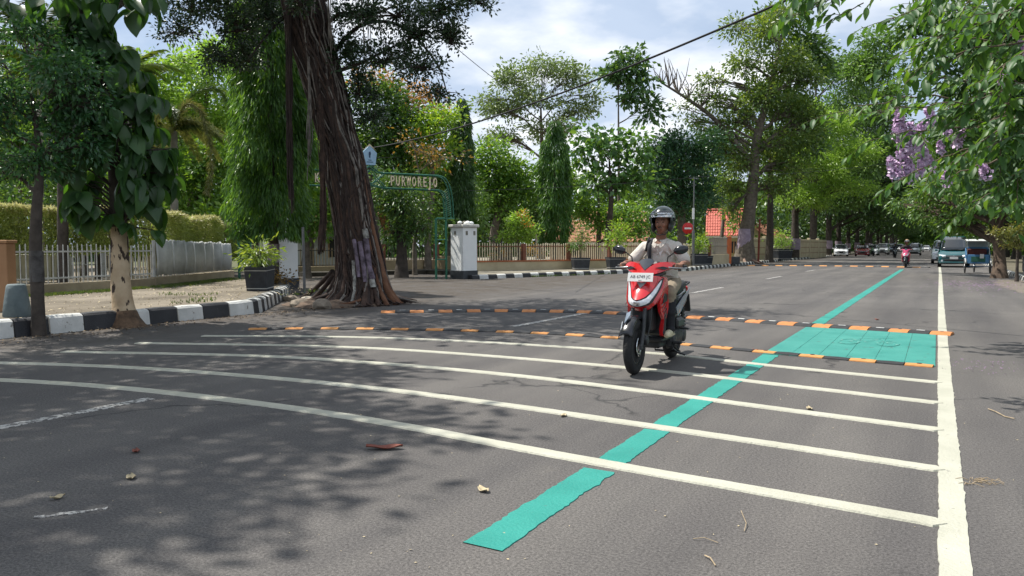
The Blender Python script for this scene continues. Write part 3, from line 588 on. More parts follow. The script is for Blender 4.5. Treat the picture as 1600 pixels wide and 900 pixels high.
P2 = at(1108, 410, 45).to_2d(); ff2 = empty('cream_fence', (0, 0, 0), label='darker stretch of picket fence behind the road sign and planters', cat='fence')
fence_run(ff2, P1, P2, .15, 1.22, .16, .032, CPK, posts=2.6, post_sz=.17, rails=(.06, .86), wall_h=.40, wmat=CRW, pm=BRN, rm=BRN)
P3 = at(1138, 405, 48).to_2d(); yg = empty('iron_yard_gate', (0, 0, 0), label='grey barred gate with an orange post before the red roofed house', cat='gate')
fence_run(yg, P2, P3, .15, 1.65, .14, .035, mat('grey_bar', (.24, .22, .18), .7), posts=0, rails=(.05, .5, .95), wall_h=.62, wmat=CRW, pname='bar')
m = MB(); m.box((P3.x, P3.y, 1.0), (.3, .3, 1.8), .5, bev=.02); m.build('gate_post', mat('orange_paint', (.50, .13, .04), .7, nz=(3, .2)), yg)
m = MB(); m.box((P3.x + .3, P3.y + .5, .35), (.5, .5, .5), .5, bev=.02); m.build('post_foot', PG, yg)
P4, P5 = at(1172, 403, 62).to_2d(), at(1290, 400, 84).to_2d()
cw = empty('cream_wall', (0, 0, 0), label='long cream plaster wall behind the roadside trees', cat='wall')
n = 7
for i in range(n):
    a, b_ = P4.lerp(P5, i / n), P4.lerp(P5, (i + 1) / n); t = (b_ - a).normalized(); m = MB(); c = (a + b_) / 2; m.box((c.x, c.y, 1.0), ((b_ - a).length - .25, .2, 1.9), math.atan2(t.y, t.x), bev=.02); m.build('wall_panel', CRW, cw)
    m = MB(); m.box((a.x, a.y, 1.05), (.3, .3, 2.1), math.atan2(t.y, t.x), bev=.02); m.build('pier', mat('pale_pier', (.46, .40, .28), .85, nz=(2, .2)), cw)
    m = MB(); [m.box((c.x + t.y * .105, c.y - t.x * .105, z), ((b_ - a).length - .3, .02, .04), math.atan2(t.y, t.x)) for z in (.6, 1.15, 1.7)]; m.build('groove_band', BRN, cw)
# wall and fence that closes the side street behind the banyan
IRO = mat('dark_iron', (.05, .045, .035), .6, nz=(6, .3)); DKW = mat('stained_cream_wall', (.25, .19, .11), .9, nz=(1.4, .4), col2=(.36, .28, .16), bump=(7, .5))
bf = empty('iron_fence', (0, 0, 0), label='dark iron fence on a stained wall closing the side street left of the banyan', cat='fence')
Q0, Q1, Q2 = at(455, 430, 32.5).to_2d(), at(598, 430, 35).to_2d(), at(682, 428, 36.5).to_2d()
fence_run(bf, Q0, Q1, 0, 1.15, .14, .028, mat('tan_iron', (.22, .17, .09), .7, nz=(3, .3)), posts=3, post_sz=.22, rails=(.05, .9), wall_h=.38, wmat=DKW, pm=BRN, rm=IRO)
bf2 = empty('iron_fence', (0, 0, 0), label='dark iron fence on a stained wall right of the banyan, behind the arch leg', cat='fence')
fence_run(bf2, Q1, Q2, 0, 1.35, .14, .028, IRO, posts=3, post_sz=.22, rails=(.05, .9), wall_h=.62, wmat=DKW, pm=BRN, rm=IRO)
Q3 = at(740, 424, 34.5).to_2d(); m = MB(); c = (Q2 + Q3) / 2; t = (Q3 - Q2).normalized(); m.box((c.x, c.y, .42), ((Q3 - Q2).length, .2, .75), math.atan2(t.y, t.x), bev=.02); m.build('stained_wall', DKW, label='stained low wall between the iron fence and the white pillar', cat='wall')
m = MB()
for i, (A, B) in enumerate(((Q0, Q2), (Q2, Q3))):
    t = (B - A).normalized(); nn = Vector((t.y, -t.x)); c = (A + B) / 2 + nn * 1.0; m.box((c.x, c.y, .06), ((B - A).length, 1.5, .22 + .01 * i), math.atan2(t.y, t.x))
m.build('verge_far', mat('dark_soil', (.04, .035, .025), .95, nz=(3, .4), bump=(8, .6)), kind='structure')
# ------------------------------------------------------------------ houses
RT = mat('red_roof_tile', (.38, .085, .06), .75, nz=(3, .25), col2=(.50, .15, .11)); RT2 = mat('brown_roof_tile', (.28, .12, .07), .85, nz=(2.5, .35), col2=(.40, .20, .12)); YW = mat('yellow_house_wall', (.42, .38, .20), .85, nz=(1.5, .2)); SHW = mat('dark_window', (.02, .022, .025), .2)
def house(loc, rz, w, d, h, rh, over, tm, wm, label, rows=9, cols=16):
    r = empty('house', loc, rz, label=label, cat='house'); m = MB(); m.box((0, 0, h / 2), (w, d, h)); m.add([(-w / 2, -d / 2, h), (w / 2, -d / 2, h), (w / 2, d / 2, h), (-w / 2, d / 2, h), (-w / 2, 0, h + rh), (w / 2, 0, h + rh)], [(0, 1, 5, 4), (2, 3, 4, 5), (0, 4, 3), (1, 2, 5)]); m.build('wall', wm, r)
    rf = MB(); W, D = w / 2 + over, d / 2 + over; sl = rh / (d / 2); ze = h - over * sl + .02
    for s in (-1, 1):
        for i in range(rows):                      # courses of tiles, each lapping the one below
            y0, y1 = s * (D - D * i / rows), s * (D - D * (i + 1.12) / rows) if i < rows - 1 else 0; z0 = ze + (rh + over * sl) * i / rows; z1 = ze + (rh + over * sl) * min(1, (i + 1.12) / rows)
            for c in range(cols):
                x0, x1 = -W + 2 * W * c / cols, -W + 2 * W * (c + 1) / cols; xm = (x0 + x1) / 2; j = R.uniform(0, .02)
                v = [(x0, y0, z0 + .05 + j), (xm, y0, z0 + .12 + j), (x1, y0, z0 + .05 + j), (x1, y1, z1 + .03), (xm, y1, z1 + .08), (x0, y1, z1 + .03), (x0, y0, z0), (x1, y0, z0)]
                f = [(0, 1, 4, 5), (1, 2, 3, 4), (6, 7, 2, 1, 0)] if s < 0 else [(5, 4, 1, 0), (4, 3, 2, 1), (0, 1, 2, 7, 6)]; rf.add(v, f)
    ro = rf.build('roof', tm, r); m = MB(); m.tube([(-W, 0, h + rh + .1), (W, 0, h + rh + .1)], .13, 7); m.build('ridge', tm, ro)
    m = MB(); 
    for s in (-1, 1): m.box((0, s * D, ze - .06), (2 * W, .05, .18))
    m.build('fascia', mat('cream_fascia', (.55, .50, .40), .7), ro)
    for x in (-w * .28, w * .25):
        m = MB(); m.box((x, -d / 2 - .01, h * .5), (w * .16, .08, h * .42)); wi = m.build('window', SHW, r); m = MB(); [m.box((x + q * w * .085, -d / 2 - .05, h * .5), (.08, .06, h * .45)) for q in (-1, 0, 1)]; m.build('frame', mat('window_frame', (.35, .2, .1), .6), wi)
    return r
c = at(1118, 400, 66); house((c.x+.1, c.y + 3.0, 0), .25, 2.7, 6.0, 2.35, 2.1, .35, RT, YW, 'yellow walled house with bright red tiled roof behind the road sign')
c = at(905, 400, 58); house((c.x, c.y + 3, 0), .45, 7, 6, 1.9, 1.9, .6, RT2, mat('pinkish_wall', (.36, .26, .2), .85), 'low house with weathered brown tiles glimpsed between the fence trees')
c = at(1196, 400, 84); house((c.x - 2.0, c.y + 6, 0), 1.2, 3.2, 5, 2.4, 1.3, .5, RT2, YW, 'house with brown tiled gable behind the cream plaster wall')
c = at(505, 400, 44); house((c.x, c.y, 0), .5, 6, 5, 2.3, 1.5, .5, RT2, mat('pale_wall', (.5, .5, .47), .8), 'pale walled house hidden in the trees behind the gate arch')
# ------------------------------------------------------------------ poles, wires, signs
GM = mat('galvanised_pole', (.16, .165, .17), .5, metal=.3, nz=(6, .2)); WH = mat('sign_white', (.78, .78, .76), .5, nz=(4, .06)); RD = mat('sign_red', (.55, .02, .02), .45, nz=(4, .12)); BLK = mat('cable_black', (.018, .018, .02), .6)
p = at(1074, 400, 44.5); r = empty('no_entry_sign', (p.x, p.y, .15), YAW + .1, label='round red no entry sign with a white bar on a thin post', cat='road sign')
m = MB(); m.cyl((0, 0, 0), (0, 0, 2.1), .03, 8); m.build('post', GM, r)
zc = CAM_H + (385 - 357) * 44.5 / F_PX - .15
m = MB(); m.lathe((0, -.04, zc), [(.01, -.012), (.33, -.012), (.34, 0), (.33, .012), (.01, .012)], 28, axis='Y'); dsk = m.build('disc', RD, r); m = MB(); m.box((0, -.056, zc), (.42, .006, .095), bev=.002); m.build('white_bar', WH, dsk)
for dx, dz in ((-.12, .0), (.12, .0)): pass
p = at(1083, 400, 43.0); r = empty('utility_pole', (p.x, p.y, .15), label='slim grey utility pole with a white plate, just beside the no entry sign', cat='pole')
m = MB(); m.cyl((0, 0, 0), (0, 0, 2.0), .085, 10); m.cyl((0, 0, 2.0), (0, 0, 5.0), .042, 10, r2=.03); m.build('shaft', GM, r)
m = MB(); m.box((0, -.07, 2.95), (.13, .03, .62), YAW, bev=.005); m.build('plate', WH, r); m = MB(); m.box((0, 0, 4.95), (.5, .04, .04), YAW); m.build('crossarm', GM, r)
p = gp(476, 460); r = empty('thin_post', (p.x, p.y, 0), label='thin grey post standing by the near gate pillar', cat='post'); m = MB(); m.cyl((0, 0, 0), (-.03, 0, 1.75), .035, 8); m.build('shaft', GM, r)
m = MB(); m.box((0, 0, .02), (.25, .25, .05)); m.build('foot', PG, r)
p = at(1185, 400, 54); r = empty('rusty_post', (p.x, p.y, 0), label='rust red post between the two nearest avenue trees', cat='post'); m = MB(); m.cyl((0, 0, 0), (0.05, 0, 3.2), .07, 8); m.build('shaft', mat('rust_red', (.17, .04, .025), .8, nz=(6, .3)), r)
def wire(A, B, sag, rad, label):
    m = MB(); A, B = Vector(A), Vector(B); m.tube([A.lerp(B, k / 24) - Vector((0, 0, sag * 4 * (k / 24) * (1 - k / 24))) for k in range(25)], rad, 5); m.build('overhead_wire', BLK, label=label, cat='cable', group='overhead cables')
wire(at(560, 234, 30), at(1330, -45, 11), .42, .022, 'thick black cable rising across the sky towards the flowering branches')
wire(at(690, 55, 22), at(812, 150, 40), .1, .012, 'thin wire slanting down into the airy tree')
wire(at(400, 232, 24), at(690, 240, 40), .25, .010, 'thin wire passing behind the banyan trunk above the arch')
wire(at(725, 298, 34), at(1083, 277, 43), .12, .010, 'thin wire running to the slim utility pole')
wire(at(1083, 276, 43), at(1420, 250, 62), .3, .012, 'thin pale wire from the utility pole along the avenue')
# ------------------------------------------------------------------ stones and rubble by the banyan
ST = mat('rough_stone', (.16, .13, .10), .95, nz=(4, .4), col2=(.28, .24, .19), bump=(9, .8))
def stone(p, s, label, m_=ST, name='stone'):
    b = bmesh.new(); bmesh.ops.create_icosphere(b, subdivisions=2, radius=1); sd_ = R.uniform(0, 50)
    for v in b.verts: v.co = Vector((v.co.x * s[0], v.co.y * s[1], v.co.z * s[2])) * (1 + .35 * mnoise.noise(v.co * 1.3 + Vector((sd_, 0, 0))))
    me = bpy.data.meshes.new(name); b.to_mesh(me); b.free(); me.materials.append(m_); o = bpy.data.objects.new(name, me); link(o); o.location = (p[0], p[1], s[2] * .45); o.rotation_euler = (0, 0, R.uniform(0, 3)); return tag(o, label, 'stone', 'stones by the banyan')
stone(gp(468, 478), (.30, .2, .12), 'flat grey stone at the foot of the striped kerb corner')
stone(gp(455, 470), (.22, .16, .1), 'small stone tucked behind the flat stone')
stone(gp(502, 482), (.26, .18, .14), 'dark stone before the spreading banyan roots')
stone(gp(484, 470), (.25, .2, .08), 'pale broken slab beside the thin grey post', mat('pale_slab', (.34, .31, .26), .9, nz=(4, .3), bump=(9, .6)))
RTM = mat('earth_and_root', (.065, .045, .032), .95, nz=(3, .4), col2=(.17, .12, .085), bump=(8, .8))
mb = MB(); c = gp(545, 474); nr, nc = 10, 30; grid = []
for j in range(nr):
    q = 1 - j / (nr - 1); ring = []
    for i in range(nc):
        a = 2 * PI * i / nc; rr = (1.45 + .45 * mnoise.noise(Vector((math.cos(a) * 1.5, math.sin(a) * 1.5, 3)))) * q; x, y = rr * math.cos(a) * .9, rr * math.sin(a) * .8
        ring.append((c.x + x - .1, c.y + y - .1, .004 + .16 * (1 - q) ** .6 + .10 * max(0, mnoise.noise(Vector((x * 2.2, y * 2.2, 0)))) * (1 if j else 0)))
    grid.append(ring)
mb.rings(grid, 0, False, True); mb.build('root_mound', RTM, kind='structure', label='mound of earth and roots round the banyan')
# ------------------------------------------------------------------ planters
BP = mat('black_planter', (.014, .018, .024), .6, nz=(7, .3), col2=(.03, .035, .045), bump=(12, .3)); GRL = mat('grey_line_paint', (.42, .42, .40), .6)
def planter(loc, rz, s, h, label, lean=0):
    r = empty('planter', loc, rz, label=label, cat='planter', group='black box planters'); r.rotation_euler = (lean, 0, rz)
    m = MB(); q = s / 2; k = .88; o_ = [(-q, -q), (q, -q), (q, q), (-q, q)]; rs = [[(x * k, y * k, 0) for x, y in o_], [(x, y, h * .86) for x, y in o_], [(x * 1.02, y * 1.02, h * .87) for x, y in o_], [(x * 1.04, y * 1.04, h) for x, y in o_], [(x * .88, y * .88, h) for x, y in o_], [(x * .86, y * .86, h * .82) for x, y in o_]]; m.rings(rs); m.build('box', BP, r)
    for z in (.10, .84):
        kk = k + (1 - k) * z / .86 + .012; m = MB(); m.rings([[(x * kk, y * kk, h * z) for x, y in o_], [(x * kk, y * kk, h * z + .022) for x, y in o_]], 0, False); m.build('painted_band', GRL, r)
    m = MB(); m.box((0, 0, h * .84), (s * .85, s * .85, .02)); m.build('soil', mat('dark_soil', (.04, .035, .025), .95), r)
    return r
pots = []
pc = gp(407, 454, .23); pots.append((planter((pc.x, pc.y, .232), .45, .52, .56, 'black box planter on the near corner, tilted on the sidewalk', .05), pc, .78))
for px, py, d, s, lab in ((907, 0, 35.8, .78, 'black box planter near the middle of the cream fence'), (962, 0, 36.6, .80, 'black box planter behind the helmeted rider'), (1089, 0, 43.5, .95, 'black box planter beside the utility pole'), (1101, 0, 44.6, .75, 'black box planter partly hidden by its larger neighbour'), (1222, 0, 63, 1.25, 'black box planter in front of the long cream wall')):
    q = at(px, 400, d); planter((q.x, q.y, .152), YAW + .1, s, s * .72, lab)
# ------------------------------------------------------------------ foliage machinery
G = np.random.default_rng(11)
def nrm(a): return a / np.maximum(1e-9, np.linalg.norm(a, axis=1, keepdims=True))
def leaf_cloud(name, P, D, L_, wr, m, parent=None, var=.35, fold=.25):
    """one folded two-triangle leaf per point: P base points, D directions"""
    n = len(P); D = nrm(D); S = nrm(np.cross(D, nrm(G.normal(size=(n, 3)) + np.array([0, 0, .9]) * (G.random((n, 1)) < .6)))); Nn = np.cross(S, D)
    l = L_ * (1 - var + 2 * var * G.random((n, 1))); w = l * wr / 2
    V = np.empty((n, 4, 3)); V[:, 0] = P; V[:, 1] = P + D * l * .45 + S * w + Nn * w * fold; V[:, 2] = P + D * l - Nn * l * .10; V[:, 3] = P + D * l * .45 - S * w + Nn * w * fold
    me = bpy.data.meshes.new(name); me.vertices.add(4 * n); me.vertices.foreach_set('co', V.reshape(-1).astype(np.float32))
    b = (np.arange(n) * 4)[:, None]; I = np.concatenate([b + 0, b + 1, b + 2, b + 0, b + 2, b + 3], 1).reshape(-1).astype(np.int32)
    me.loops.add(6 * n); me.loops.foreach_set('vertex_index', I); me.polygons.add(2 * n)
    me.polygons.foreach_set('loop_start', (np.arange(2 * n) * 3).astype(np.int32)); me.polygons.foreach_set('loop_total', np.full(2 * n, 3, np.int32))
    me.materials.append(m); me.update(calc_edges=True); o = bpy.data.objects.new(name, me); link(o, parent); return o
NLEAF = [0]
def crown_points(blobs, st, cent=None):
    """blobs (centre, (rx,ry,rz)); returns base points, directions and the cluster centres"""
    Lf, wr, dens = st['L'], st['w'], st['dens']; k = st.get('k', 14); cs = st.get('cs', 3.0) * Lf; droop = st.get('droop', .35); lump = st.get('lump', .42); Ps, Ds, Cs = [], [], []
    for c, r in blobs:
        c = np.array(c, float); r = np.array(r, float); area = PI * (r[0] + r[1]) / 2 * r[2]; n = int(dens * area / (.5 * Lf * Lf * wr)); nc = max(3, n // k); ns = st.get('ns', 12)
        sd_ = nrm(G.normal(size=(ns, 3))); sd_[:, 2] = np.where(sd_[:, 2] < -.45, -sd_[:, 2], sd_[:, 2]); sr = lump * (.7 + .6 * G.random((ns, 1))); sc = sd_ * (.35 + .50 * G.random((ns, 1)))      # lumps inside the unit ball
        pick = G.integers(0, ns, nc); q = nrm(G.normal(size=(nc, 3))); q = q * (.45 + .55 * G.random((nc, 1)) ** .5); uc = sc[pick] + q * sr[pick]
        C = c + uc * r; O = nrm(uc * r + nrm(q) * .35 * r.mean()); NLEAF[0] += nc * k
        off = G.normal(size=(nc, k, 3)) * cs * np.array([.5, .5, .38]); P = C[:, None, :] + off; D = O[:, None, :] * .55 + nrm(off.reshape(-1, 3)).reshape(nc, k, 3) * .8 + G.normal(size=(nc, k, 3)) * .35; D[:, :, 2] -= droop
        Ps.append(P.reshape(-1, 3)); Ds.append(D.reshape(-1, 3)); Cs.append(C)
    return np.concatenate(Ps), np.concatenate(Ds), Cs
BARK = mat('grey_brown_bark', (.075, .06, .045), .95, nz=(5, .45), col2=(.17, .145, .115), bump=(16, 1.0))
BARKD = mat('dark_bark', (.035, .029, .024), .95, nz=(5, .4), col2=(.085, .07, .058), bump=(16, 1.0))
LAV = mat('lavender_band_paint', (.22, .17, .23), .85, nz=(5, .3), col2=(.34, .28, .34), bump=(16, .8))
def wob(sd_, a=.14, f=2.2, flute=0.0, nf=7):
    def fn(p, an): return 1 + a * mnoise.noise(Vector((math.cos(an) * 1.3 + p.x * f * .3, math.sin(an) * 1.3, p.z * f * .5 + sd_))) + flute * math.cos(nf * an + 1.5 * math.sin(p.z * .7 + sd_))
    return fn
def trunk_mesh(path, rad, blobs, Cs, twig_r=.02, twigs=40, limbs=True, n=9, sd_=0.0, flare=1.5, wobble=.14):
    m = MB(); P = smooth(path, 5); nn = len(P); rs = []
    for i in range(nn):
        u = i / (nn - 1) * (len(rad) - 1); k = min(int(u), len(rad) - 2); rs.append(rad[k] + (rad[k + 1] - rad[k]) * (u - k))
    z0 = P[0].z; P[0].z -= .12; rs = [r * (1 + (flare - 1) * math.exp(-max(0, P[i].z - z0) / (rs[0] * 1.6))) for i, r in enumerate(rs)]
    m.tube(P, rs, n, 0, True, True, wob(sd_, wobble))
    if limbs:
        for bi, (c, r) in enumerate(blobs):
            c = Vector(c); best = None
            for i in range(nn // 3, nn):
                dz = c.z - P[i].z; d = (c - P[i]).length
                cost = d + (2.0 * max(0, .35 * (c.xy - P[i].xy).length - dz))
                if best is None or cost < best[0]: best = (cost, i)
            i = best[1]; a = P[i]; mid = a.lerp(c, .5) + Vector((0, 0, .12 * (c - a).length)) + Vector([R.uniform(-.08, .08) * (c - a).length for _ in range(3)])
            r0 = min(rs[i] * .62, max(.02, (sum(r) / 3) * .075) + .25 * rs[i]); LP = smooth([a, a.lerp(mid, .5) + Vector((0, 0, -.02)), mid, c], 4); m.tube(LP, [r0 + (r0 * .22 - r0) * (q / (len(LP) - 1)) for q in range(len(LP))], 6, 0, False, True, wob(sd_ + bi, .12))
            if Cs is not None and twigs and bi < len(Cs):
                C = Cs[bi]; idx = G.permutation(len(C))[:twigs]
                for q in idx:
                    e = Vector(C[q]); j = R.randint(len(LP) // 3, len(LP) - 1); s = LP[j]; md = s.lerp(e, .55) + Vector((0, 0, .06 * (e - s).length)); m.tube([s, md, e], [r0 * .25 + .003, r0 * .15 + .003, twig_r * .25], 4, 0, False, True)
    return m
def tree(name, base, path, rad, blobs, st, label, cat='tree', group=None, bark=None, twigs=30, band=None, n=9, flare=1.5, extra=None, rz=0, wobble=.14):
    """path, blobs in world coordinates; the parts are stored relative to the foot of the trunk"""
    root = empty(name, base, 0, label=label, cat=cat, group=group); B = Vector(base); path = [Vector(p) - B for p in path]; blobs = [(Vector(c) - B, r) for c, r in blobs]
    P, D, Cs = crown_points(blobs, st); o = leaf_cloud('crown', P, D, st['L'], st['w'], st['m'], root, fold=st.get('fold', .25)); o['kind'] = 'stuff'
    if st.get('m2'):
        sel = G.random(len(P)) < 0
    t = trunk_mesh(path, rad, blobs, Cs, twigs=twigs, n=n, sd_=R.uniform(0, 90), flare=flare, wobble=wobble).build('trunk', bark or BARK, root)
    if band:
        z0, z1, mt, r_ = band; Q = smooth(path, 5); f = lambda z: next((Q[i - 1].lerp(Q[i], (z - Q[i - 1].z) / max(1e-6, Q[i].z - Q[i - 1].z)) for i in range(1, len(Q)) if Q[i].z >= z), Q[-1]); m = MB(); m.tube([f(z0 + (z1 - z0) * k / 6) for k in range(7)], r_, n + 3, 0, False, True, wob(3, .08)); m.build('painted_band', mt, t)
    return root
def pxblobs(d, L_, depth=1.0):
    o = []
    for b in L_:
        px, py, rx, ry = b[:4]; dd = d + (b[4] if len(b) > 4 else 0); k = dd / F_PX; rr = (rx + ry) / 2 * k * depth; a = rx * k; o.append((at(px, py, dd), ((a + rr) / 2, (a + rr) / 2, ry * k)))
    return o
def style(m, L_=.14, w=.5, dens=2.6, **k): return dict(m=m, L=L_, w=w, dens=dens, **k)
GD = leafmat('leaf_dark', (.055, .125, .032), tr=.36); GM_ = leafmat('leaf_mid', (.10, .215, .042), tr=.42); GLm = leafmat('leaf_light', (.17, .31, .05), tr=.45)
GYm = leafmat('leaf_yellow_green', (.20, .32, .05), (.32, .42, .09), tr=.5, tcol=(1.5, 1.6, .9)); GOl = leafmat('leaf_olive', (.11, .20, .05), (.19, .28, .08), tr=.38, tcol=(1.6, 1.7, .8)); GBm = leafmat('leaf_rust', (.17, .12, .04), (.26, .16, .06), tr=.35)
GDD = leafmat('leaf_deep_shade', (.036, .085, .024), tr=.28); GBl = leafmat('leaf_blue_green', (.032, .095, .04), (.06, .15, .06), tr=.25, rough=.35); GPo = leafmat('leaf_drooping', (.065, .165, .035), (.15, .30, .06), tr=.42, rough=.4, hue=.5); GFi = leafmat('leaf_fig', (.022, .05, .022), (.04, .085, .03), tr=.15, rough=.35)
GAir = leafmat('leaf_airy_olive', (.16, .22, .085), (.27, .32, .14), tr=.38, tcol=(1.4, 1.5, .9)); GOR = leafmat('leaf_orange', (.42, .17, .03), (.55, .28, .06), tr=.35); GBam = leafmat('leaf_bamboo', (.26, .32, .08), (.40, .43, .14), tr=.40, tcol=(1.5, 1.5, 1.0)); GGo = leafmat('leaf_golden_lit', (.48, .46, .24), (.62, .60, .36), tr=.3, tcol=(1.3, 1.3, 1.0))

# ------------------------------------------------------------------ A: slim street tree at the far left (painted trunk)
b = Vector((-10.94, 5.93, 0)); path = [b, at(58, 440, 10.55), at(56, 385, 10.6), at(57, 330, 10.6), at(62, 250, 10.6), at(50, 150, 10.6)]
tree('street_tree', b, path, [.085, .085, .08, .075, .05, .02], pxblobs(10.6, [(55, 255, 62, 55), (120, 230, 45, 60, .3), (20, 170, 70, 70), (95, 130, 60, 70, -.3), (10, 270, 50, 50, .5), (50, 70, 70, 50, .4), (-60, 180, 80, 90), (-70, 70, 70, 60), (140, 160, 28, 45, .2)]), style(leafmat('leaf_glossy_dark', (.04, .12, .05), (.09, .21, .08), tr=.35, rough=.28), .088, .46, 1.55, k=12, cs=2.1, droop=.55, lump=.36, ns=16), 'slim tree with dark banded trunk standing at the kerb before the bollard', bark=BARKD, twigs=22, flare=1.25, band=(.75, 1.18, mat('worn_trunk_paint', (.03, .026, .024), .9, nz=(6, .4), col2=(.11, .105, .10), bump=(20, .7)), .089))
# ------------------------------------------------------------------ off to the left, the next tree of the row; its crown shades the near road
b = Vector((-11.4, .9, 0)); sp = [((-12.6, 1.5, 8.8), (1.9, 1.7, 1.2)), ((-12.4, 3.9, 8.9), (1.8, 1.5, 1.2)), ((-10.7, .6, 9.2), (1.7, 1.6, 1.2)), ((-10.5, 2.7, 9.4), (1.7, 1.5, 1.3)), ((-10.7, 4.7, 9.0), (1.5, 1.2, 1.1)), ((-9.1, 1.5, 9.3), (1.5, 1.4, 1.1)), ((-9.0, 3.3, 9.2), (1.15, 1.0, .9)), ((-8.9, .0, 9.3), (1.1, .9, .9)), ((-13.6, -.4, 8.3), (2.2, 1.8, 1.3)), ((-11.4, -1.8, 8.7), (2.3, 1.8, 1.3)), ((-9.8, -2.6, 9.0), (1.6, 1.3, 1.0)), ((-12.0, 5.6, 8.4), (1.2, .9, .8)), ((-13.2, 4.9, 8.6), (1.2, 1.0, .9))]
tree('shade_tree', b, [b, (-11.3, 1.0, 2), (-11.1, 1.1, 4), (-11.0, 1.2, 6), (-10.8, 1.4, 8.5)], [.30, .27, .22, .18, .08], sp, style(GM_, .20, .5, 3.4, k=10, cs=2.2, ns=12, lump=.5), 'spreading street tree whose crown shades the near road', twigs=10)
# ------------------------------------------------------------------ B: large leaved tree with peeling pale trunk
def big_leaf(L_, W_, m, name='leaf', bend=.35, nseg=6, pw=.8):
    rs = []
    for i in range(nseg + 1):
        u = i / nseg; w = W_ / 2 * (math.sin(PI * min(1, u ** pw)) ** .75 + .02) if 0 < i < nseg else .004; z = -bend * L_ * u * u; rs.append([(u * L_, w * s, z + abs(s) * w * .30 + .012 * L_ * math.sin(11 * u) * abs(s)) for s in (-1, -.5, 0, .5, 1)])
    b = MB(); b.rings(rs, 0, False, True, closed=False); return b.mesh(name, m)
TK = leafmat('leaf_broad', (.035, .085, .03), (.06, .15, .04), tr=.34, rough=.4, tcol=(2.6, 2.6, .6)); TKm = [big_leaf(.36, .24, TK, bend=.3), big_leaf(.40, .28, TK, bend=.5), big_leaf(.30, .22, TK, bend=.15), big_leaf(.34, .26, TK, bend=.6)]
PEEL = mat('peeling_pale_bark', (.36, .26, .16), .9, nz=(3.5, .3), col2=(.54, .43, .29), bump=(12, .6)); t = PEEL.node_tree; bs = t.nodes['Principled BSDF']; src = bs.inputs['Base Color'].links[0].from_socket; co = t.nodes['Texture Coordinate']
mpn = t.nodes.new('ShaderNodeMapping'); mpn.inputs['Scale'].default_value = (1, 1, .45); t.links.new(co.outputs['Object'], mpn.inputs[0]); nn_ = t.nodes.new('ShaderNodeTexNoise'); nn_.inputs['Scale'].default_value = 7; nn_.inputs['Detail'].default_value = 4; t.links.new(mpn.outputs[0], nn_.inputs['Vector'])
rr_ = t.nodes.new('ShaderNodeValToRGB'); rr_.color_ramp.elements[0].position = .555; rr_.color_ramp.elements[1].position = .585; t.links.new(nn_.outputs[0], rr_.inputs[0]); xx = t.nodes.new('ShaderNodeMix'); xx.data_type = 'RGBA'; t.links.new(rr_.outputs[0], xx.inputs[0]); t.links.new(src, xx.inputs[6]); xx.inputs[7].default_value = (.045, .03, .022, 1); t.links.new(xx.outputs[2], bs.inputs['Base Color'])
b = Vector((-11.05, 7.3, 0)); root = empty('broad_leaf_tree', b, 0, label='tree with peeling tan trunk and very large dark leaves at the kerb', cat='tree')
path = [b - Vector((0, 0, .12)), at(189, 450, 11.85), at(186, 355, 11.9), at(180, 270, 11.9), at(168, 180, 11.8), at(140, 90, 11.6), at(126, 40, 11.5)]; path = [Vector(p) - b for p in path]
m = MB(); Pp = smooth(path, 6); rad = [.155, .145, .12, .10, .09, .085, .08]; rs = []
for i in range(len(Pp)):
    u = i / (len(Pp) - 1) * 6; k = min(int(u), 5); r = rad[k] + (rad[k + 1] - rad[k]) * (u - k); rs.append(r * (1 + .75 * math.exp(-Pp[i].z / .16)))
cut = next(i for i in range(len(Pp)) if Pp[i].z > 1.55)
m.tube(Pp[:cut + 1], rs[:cut + 1], 14, 0, True, True, wob(4, .10, 3)); m.build('trunk', PEEL, root)
m = MB(); m.tube(Pp[cut:], rs[cut:], 10, 0, True, True, wob(4, .10)); e = Pp[-1]
for q in ([(-.10, 0, .35), (-.35, .1, 1.2), (-.5, .2, 2.2)], [(.14, 0, .35), (.45, .1, 1.1), (.7, .1, 2.2)], [(.05, .3, .2), (.5, .5, .5), (1.2, .5, .8)], [(-.5, 0, -.05), (-.9, .1, -.15), (-1.3, .1, -.1)]): m.tube([e] + [e + Vector(a) for a in q], [.08, .06, .05, .03], 8, 0, True, True)
tw = m.build('upper_trunk', BARKD, root)
m = MB(); m.tube([p_ for p_ in Pp if p_.z < .30], [r_ * 1.05 for p_, r_ in zip(Pp, rs) if p_.z < .30], 14, 0, False, True, wob(4, .10, 3)); m.build('dark_foot', mat('dark_foot_bark', (.045, .03, .02), .95, nz=(9, .5), col2=(.16, .10, .06), bump=(12, .7)), root)  # darker, browner bark sleeve round the foot of the trunk
tg = MB(); LJ = MB(); cnt = 0
def put_big(p, yaw, pitch, roll, s, parent=root, B=b):
    o = inst('leaf', TKm[R.randrange(4)], parent, Vector(p) - B, (roll, pitch, yaw), (s, s, s)); return o
